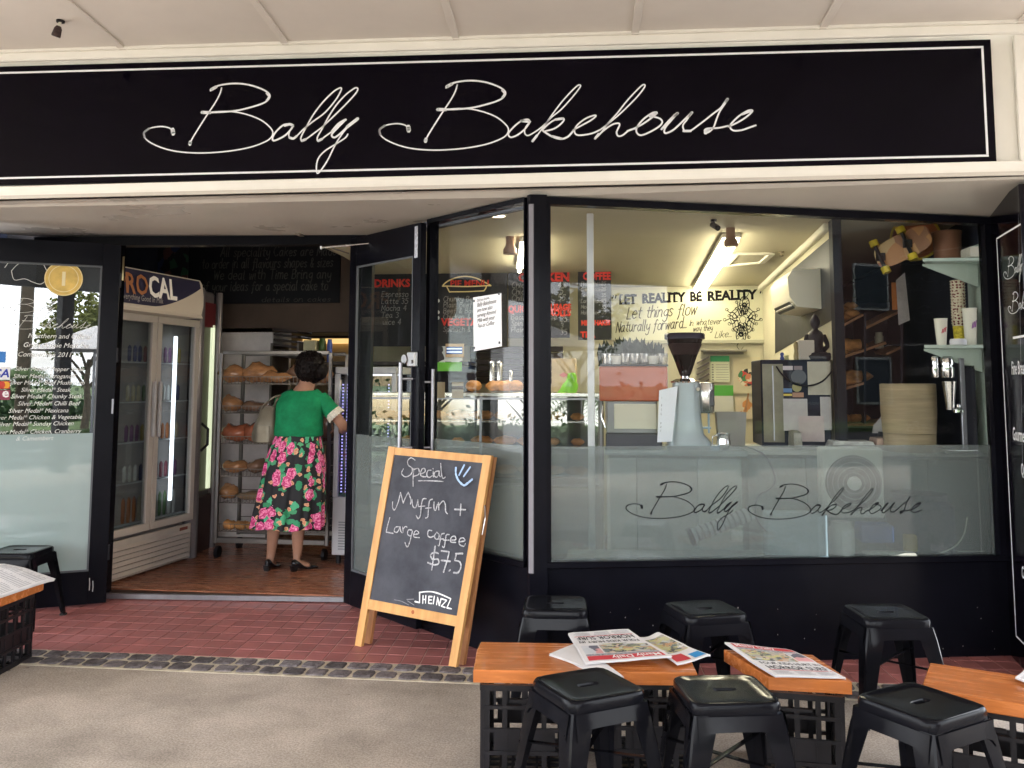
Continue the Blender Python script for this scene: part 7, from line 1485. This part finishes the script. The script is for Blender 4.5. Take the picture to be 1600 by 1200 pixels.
# skirt with soft pleats, printed with roses
def skirtmat():
    m = bpy.data.materials.new('floral_cotton'); m.use_nodes = True; t = m.node_tree; n = t.nodes; b = n['Principled BSDF']; l = t.links.new; b.inputs['Roughness'].default_value = .75
    uv = n.new('ShaderNodeUVMap'); base = None
    def math(op, a, b_=None, c=None):
        q = n.new('ShaderNodeMath'); q.operation = op
        for i, x in enumerate((a, b_, c)):
            if x is None: continue
            if isinstance(x, (int, float)): q.inputs[i].default_value = x
            else: l(x, q.inputs[i])
        return q.outputs[0]
    def mixc(f_, a, b_):
        q = n.new('ShaderNodeMix'); q.data_type = 'RGBA'; l(f_, q.inputs['Factor'])
        for s_, x in (('A', a), ('B', b_)):
            if isinstance(x, tuple): q.inputs[s_].default_value = (*x, 1)
            else: l(x, q.inputs[s_])
        return q.outputs['Result']
    nz = n.new('ShaderNodeTexNoise'); nz.inputs['Scale'].default_value = 30; l(uv.outputs[0], nz.inputs['Vector'])
    wv = n.new('ShaderNodeVectorMath'); wv.operation = 'MULTIPLY_ADD'; wv.inputs[1].default_value = (.045, .045, 0); l(nz.outputs['Color'], wv.inputs[0]); l(uv.outputs[0], wv.inputs[2])
    def layer(scale, off, rad, keep, sxy=(1, 1, 1)):
        mp = n.new('ShaderNodeMapping'); mp.inputs[1].default_value = off; mp.inputs[3].default_value = sxy; l(wv.outputs[0], mp.inputs[0])
        vo = n.new('ShaderNodeTexVoronoi'); vo.voronoi_dimensions = '2D'; vo.inputs['Scale'].default_value = scale; vo.inputs['Randomness'].default_value = .85; l(mp.outputs[0], vo.inputs['Vector'])
        sp = n.new('ShaderNodeSeparateColor'); l(vo.outputs['Color'], sp.inputs[0])
        return vo.outputs['Distance'], math('MULTIPLY', math('LESS_THAN', vo.outputs['Distance'], rad), math('LESS_THAN', sp.outputs[0], keep)), sp.outputs[1]
    col_ = (.008, .008, .012)
    d, mk, r_ = layer(16, (3.1, 1.7, 0), .34, .62, (1, .62, 1)); gcol = mixc(r_, (.015, .22, .09), (.08, .45, .24)); col_ = mixc(mk, col_, gcol)
    d, mk, r_ = layer(17, (7.7, 4.4, 0), .30, .42, (.6, 1, 1)); col_ = mixc(mk, col_, mixc(r_, (.02, .22, .10), (.09, .38, .17)))
    d, mk, r_ = layer(19, (1.3, 8.2, 0), .27, .38); col_ = mixc(mk, col_, mixc(math('MULTIPLY', d, 3.2), (.55, .16, .10), (.72, .42, .24)))
    d, mk, r_ = layer(12, (5.2, 2.9, 0), .42, .58, (1, .8, 1))
    v2 = n.new('ShaderNodeTexVoronoi'); v2.voronoi_dimensions = '2D'; v2.inputs['Scale'].default_value = 46; l(wv.outputs[0], v2.inputs['Vector'])
    petal = math('MULTIPLY_ADD', v2.outputs['Distance'], 1.1, math('MULTIPLY', math('SINE', math('MULTIPLY', d, 42)), .22))
    rs = n.new('ShaderNodeValToRGB'); e = rs.color_ramp.elements; e[0].position = .1; e[0].color = (.86, .34, .52, 1); e[1].position = .8; e[1].color = (.45, .02, .13, 1); q = e.new(.45); q.color = (.72, .09, .28, 1); l(petal, rs.inputs[0])
    col_ = mixc(mk, col_, rs.outputs[0])
    l(col_, b.inputs['Base Color']); return m
mb = MB(); NR, NA = 26, 220; uvs = []
for j in range(NR+1):
    f_ = j/NR; z = 1.075-.735*f_; cx_ = -.005-.065*f_; 
    bx_ = .168+.045*min(1, f_*3.2)+.068*f_; by_ = .128+.035*min(1, f_*3.2)+.05*f_; A = .075*f_**1.2
    for i in range(NA):
        a = 2*pi*i/NA; w_ = 1+A*(.6*sin(11*a+.6*sin(3*a))+.5*sin(17*a+1.3+f_)+.25*sin(29*a)); q = (abs(cos(a))**2.3+abs(sin(a))**2.3)**(-1/2.3)
        mb.v.append((cx_+bx_*w_*q*cos(a), by_*w_*q*sin(a), z+.006*sin(6*a)*f_)); uvs.append((a*.235, z))
for j in range(NR):
    for i in range(NA): mb.f.append((j*NA+i, (j+1)*NA+i, (j+1)*NA+(i+1) % NA, j*NA+(i+1) % NA)); mb.m.append(0)
me = mb.mesh('floral_skirt', skirtmat(), 80); ul = me.uv_layers.new(name='UVMap')
for p in me.polygons:
    i0 = p.index % NA
    for li in p.loop_indices:
        vi = me.loops[li].vertex_index; u_, v_ = uvs[vi]
        if i0 == NA-1 and vi % NA == 0: u_ += 2*pi*.235
        ul.data[li].uv = (u_, v_)
link('floral_skirt', me, wt)
# shoes: closed pumps with block heels
shoe = M('patent_black', (.008, .008, .011), .12, coat=.6)
for (ax, ay, tx, ty) in ((-.215, -.01, -.205, .13), (.0, .0, .105, .12)):
    a = Vector((ax, ay-.02, 0)); b = Vector((tx, ty, 0)); d = (b-a).normalized(); s_ = Vector((-d.y, d.x, 0)); L_ = .235; R = []
    for k_ in range(11):
        f_ = k_/10; w_ = [.012, .026, .030, .030, .031, .035, .039, .040, .036, .026, .010][k_]; zb2 = .042*(1-min(1, f_/.62))**1.3; ht = [.045, .062, .058, .048, .036, .030, .030, .030, .028, .022, .012][k_]
        c_ = a-d*.03+d*L_*f_; R.append([c_+s_*w_*cos(t_)+Vector((0, 0, zb2+.004+ht/2+ht/2*sin(t_))) for t_ in [2*pi*i/16 for i in range(16)]])
    o = MB().rings(R); o.build('shoe', shoe, wt, 60)
    MB().rings([[a-d*.012+d*u_*r_+s_*v_*r_+Vector((0, 0, z)) for u_, v_ in ((-1, -1), (1, -1), (1, 1), (-1, 1))] for r_, z in ((.017, .0), (.020, .025), (.024, .052))]).build('shoe_heel', shoe, wt)
# handbag on her left shoulder
bagl = M('pale_gold_leather', (.17, .15, .115), .36, .4, var=.18, vs=7, bump=.25, bs=30)
hb = thing('handbag', 'pale metallic handbag hanging from the shoulder of the woman', 'handbag', (WX-.262, WY-.03, .985)); hb.scale = (.88, .9, 1); hz0 = 0
R = []
for z, w_, d, cx_ in ((-.010, .085, .05, -.01), (.0, .105, .062, -.01), (.06, .112, .07, -.008), (.13, .100, .066, .0), (.19, .082, .05, .008), (.24, .070, .03, .012), (.27, .066, .018, .014)):
    R.append([(cx_+w_*(abs(cos(a))**.7)*(1 if cos(a) > 0 else -1)*(1+.04*sin(5*a+z*30)), d*(abs(sin(a))**.7)*(1 if sin(a) > 0 else -1), z+.05) for a in [2*pi*i/40 for i in range(40)]])
MB().rings(R).build('body', bagl, hb, 60)
MB().rings([[(.0+.062*s*cos(a), -.072+.012*sin(a), z+.05) for a in [2*pi*i/20 for i in range(20)]] for z, s in ((-.0, 1.05), (.11, 1.1), (.125, 1.0))]).build('front_pocket', bagl, hb, 60)
MB().tube(crv([(-.04, 0, .29), (-.01, -.035, .33), (.05, -.06, .37), (.10, -.055, .40), (.135, .0, .405), (.15, .05, .38)], 5), .010, 8).build('strap', bagl, hb, 60)
MB().tube(crv([(.07, .0, .29), (.088, -.03, .33), (.112, -.045, .375), (.135, .01, .395), (.148, .05, .37)], 5), .009, 8).build('strap', bagl, hb, 60)
for x in (-.055, .07): MB().lathe([(.014, -.003), (.018, 0), (.014, .003), (.014, -.003)], (x, 0, .30), 14, (0, 1, 0), cap=False).build('ring', chrome, hb)

# ================================================================== the street behind the photographer (seen in the glass)
postm = M('awning_post', (.06, .06, .065), .5)
def seen_in_leaf(px, Y):
    a = Vector((hl[0], hl[1], 0)); d = ray(px, 600); n_ = Vector((dl[1], -dl[0], 0)).normalized(); p = PP(px, 600, hl, (hl[0]+dl[0], hl[1]+dl[1])); r_ = d-n_*2*d.dot(n_); return p.x+r_.x*(Y-p.y)/r_.y
for i, (x, y) in enumerate(((seen_in_leaf(97, -3.35), -3.35), (-5.4, -3.3), (5.9, -3.35))):
    t = thing('awning_post', ['square dark post under the outer awning edge, nearest the left', 'second square dark awning post beyond it', 'square dark awning post at the far right kerb'][i], 'post', (x, y, 0)); MB().box((0, 0, 1.88), (.20, .20, 3.76), ch=.01).build('shaft', postm, t); MB().box((0, 0, .05), (.24, .24, .1), ch=.01).build('base', postm, t)
foliage = [M('foliage_dark', (.045, .085, .030), .6, var=.35, vs=3, rnd=.1), M('foliage_green', (.075, .13, .035), .6, var=.35, vs=3), M('foliage_yellow', (.16, .17, .045), .6, var=.4, vs=3)]
bark = M('bark', (.11, .085, .06), .9, var=.4, vs=9, bump=.8, bs=30)
def tree(name, label, x, y, h, r_, m, seed, palm=False):
    rg = random.Random(seed); t = thing(name, label, 'tree', (x, y, 0)); m_ = MB(); th_ = h*.5 if not palm else h*.72
    m_.tube([(0, 0, 0), (.06, .03, th_*.35), (-.04, .08, th_*.7), (.05, .02, th_)], [h*.03, h*.024, h*.02, h*.014], 9)
    for k_ in range(0 if palm else 7): a = rg.uniform(0, 2*pi); z = th_*rg.uniform(.5, .98); m_.tube([(0, .03, z), (cos(a)*r_*.3, sin(a)*r_*.3, z+h*.13), (cos(a)*r_*.62, sin(a)*r_*.62, z+h*.24)], [h*.012, h*.008, h*.003], 6)
    m_.build('trunk', bark, t, 60); c_ = MB()
    if palm:
        for k_ in range(18):
            a = k_*2.4; el = rg.uniform(-.2, .9); pts = [Vector((cos(a)*r_*s*cos(el*.6), sin(a)*r_*s*cos(el*.6), th_+r_*(s*sin(el)-s*s*.75))) for s in [q/7 for q in range(8)]]
            for i in range(1, 8):
                for sd in (-1, 1):
                    d = (pts[i]-pts[i-1]).normalized(); s_ = d.cross(Vector((0, 0, 1))).normalized()*sd; L_ = r_*.34*(1-abs(i/7-.5)*.8)
                    for o_ in (0, .5): p = pts[i-1].lerp(pts[i], o_); c_.add([p, p+d*.05*r_, p+s_*L_+d*L_*.5+Vector((0, 0, -L_*.35))], [(0, 1, 2)])
    else:
        cl = [(rg.gauss(0, .42)*r_, rg.gauss(0, .42)*r_, th_+h*.12+abs(rg.gauss(0, .32))*h*.42) for _ in range(26)]
        for q in cl:
            rr = r_*rg.uniform(.22, .42)
            for _ in range(150):
                p = Vector(q)+Vector((rg.gauss(0, 1), rg.gauss(0, 1), rg.gauss(0, .8))).normalized()*rr*rg.uniform(.45, 1.05); a = Vector((rg.uniform(-1, 1), rg.uniform(-1, 1), rg.uniform(-1, 1))).normalized(); b = a.orthogonal().normalized(); s = .085*h/5
                c_.add([p-a*s, p+b*s*.6, p+a*s, p-b*s*.6], [(0, 1, 2, 3)])
    c_.build('crown', m, t)
for i, a in enumerate([('street_tree', 'dark leafy tree across the road behind the photographer', -6.6, -19, 4.4, 1.9, 0, False), ('street_tree', 'yellowish tree at the far kerb', seen_in_leaf(135, -16.5), -16.5, 4.4, 1.5, 2, False), ('street_tree', 'green tree across the road left of the palm', -3.2, -18, 4.0, 1.7, 1, False), ('palm_tree', 'feathery palm across the road', seen_in_leaf(30, -15), -15, 2.3, 1.2, 1, True), ('palm_tree', 'low spreading palm near the far footpath', -1.2, -16, 3.0, 1.5, 1, True), ('street_tree', 'green tree far left across the road', -14, -20, 6, 2.6, 0, False)]):
    tree(a[0], a[1], a[2], a[3], a[4], a[5], foliage[a[6]], 30+i, a[7])
t = thing('added_building', 'unseen two storey dark brick building added to darken the window reflections', 'building', (30.5, -25, 0)); MB().box((0, 0, 4.2), (26, 8, 8.4)).build('wall', M('dark_brick', (.10, .055, .045), .8, var=.3, vs=3), t)  # unseen building, added to darken what the right window mirrors
MB().box((0, 0, 8.5), (26.6, 8.6, .3)).build('roof', M('roof_dark', (.08, .08, .09), .7), t)
wm_ = M('dim_window', (.03, .04, .05), .2)
for k_ in range(8):
    for z in (1.6, 5.4): fr_ = MB().box((-11+k_*3.1, 4.03, z), (1.7, .08, 1.9)).build('window', M('frame_pale', (.4, .4, .38), .6), t); MB().box((-11+k_*3.1, 4.08, z), (1.5, .04, 1.7)).build('pane', wm_, fr_)
h_ = MB(); rg = random.Random(44)
for _ in range(9000):
    p = Vector((rg.uniform(-26, 26), -22.5+rg.uniform(-.8, .8), abs(rg.gauss(0, .55)))); a = Vector((rg.uniform(-1, 1), rg.uniform(-1, 1), rg.uniform(-1, 1))).normalized(); b = a.orthogonal().normalized(); h_.add([p-a*.14, p+b*.09, p+a*.14, p-b*.09], [(0, 1, 2, 3)])
tag(h_.build('hedge', foliage[0]), 'low hedge running along the far side of the road', 'hedge', kind='stuff')
t = thing('cafe_umbrella', 'grey market umbrella on the footpath behind the photographer', 'umbrella', (seen_in_leaf(146, -9), -9, -.13)); MB().cyl((0, 0, 0), (0, 0, 2.9), .03).build('pole', alu, t); MB().lathe([(1.5, 2.35), (1.48, 2.37), (.6, 2.72), (.02, 2.95)], n=8, cap=False).build('canopy', M('canopy_grey', (.16, .165, .17), .8), t)
t = thing('power_pole', 'slim timber power pole with wires across the road', 'pole', (seen_in_leaf(36, -16.2), -16.2, 0)); m_ = MB(); m_.cyl((0, 0, 0), (0, 0, 9), .20, 12, .16); m_.box((0, 0, 8.2), (1.8, .1, .12)); m_.build('pole', bark, t)
for z in (8.3, 7.6, 6.9): MB().tube([(-40+i*4, -16.2, z-.9*sin(pi*((i*4+1) % 37)/37)) for i in range(21)], .012, 5).build('wire', blackm, t, kind=None).location = (-t.location.x, 16.2, 0)
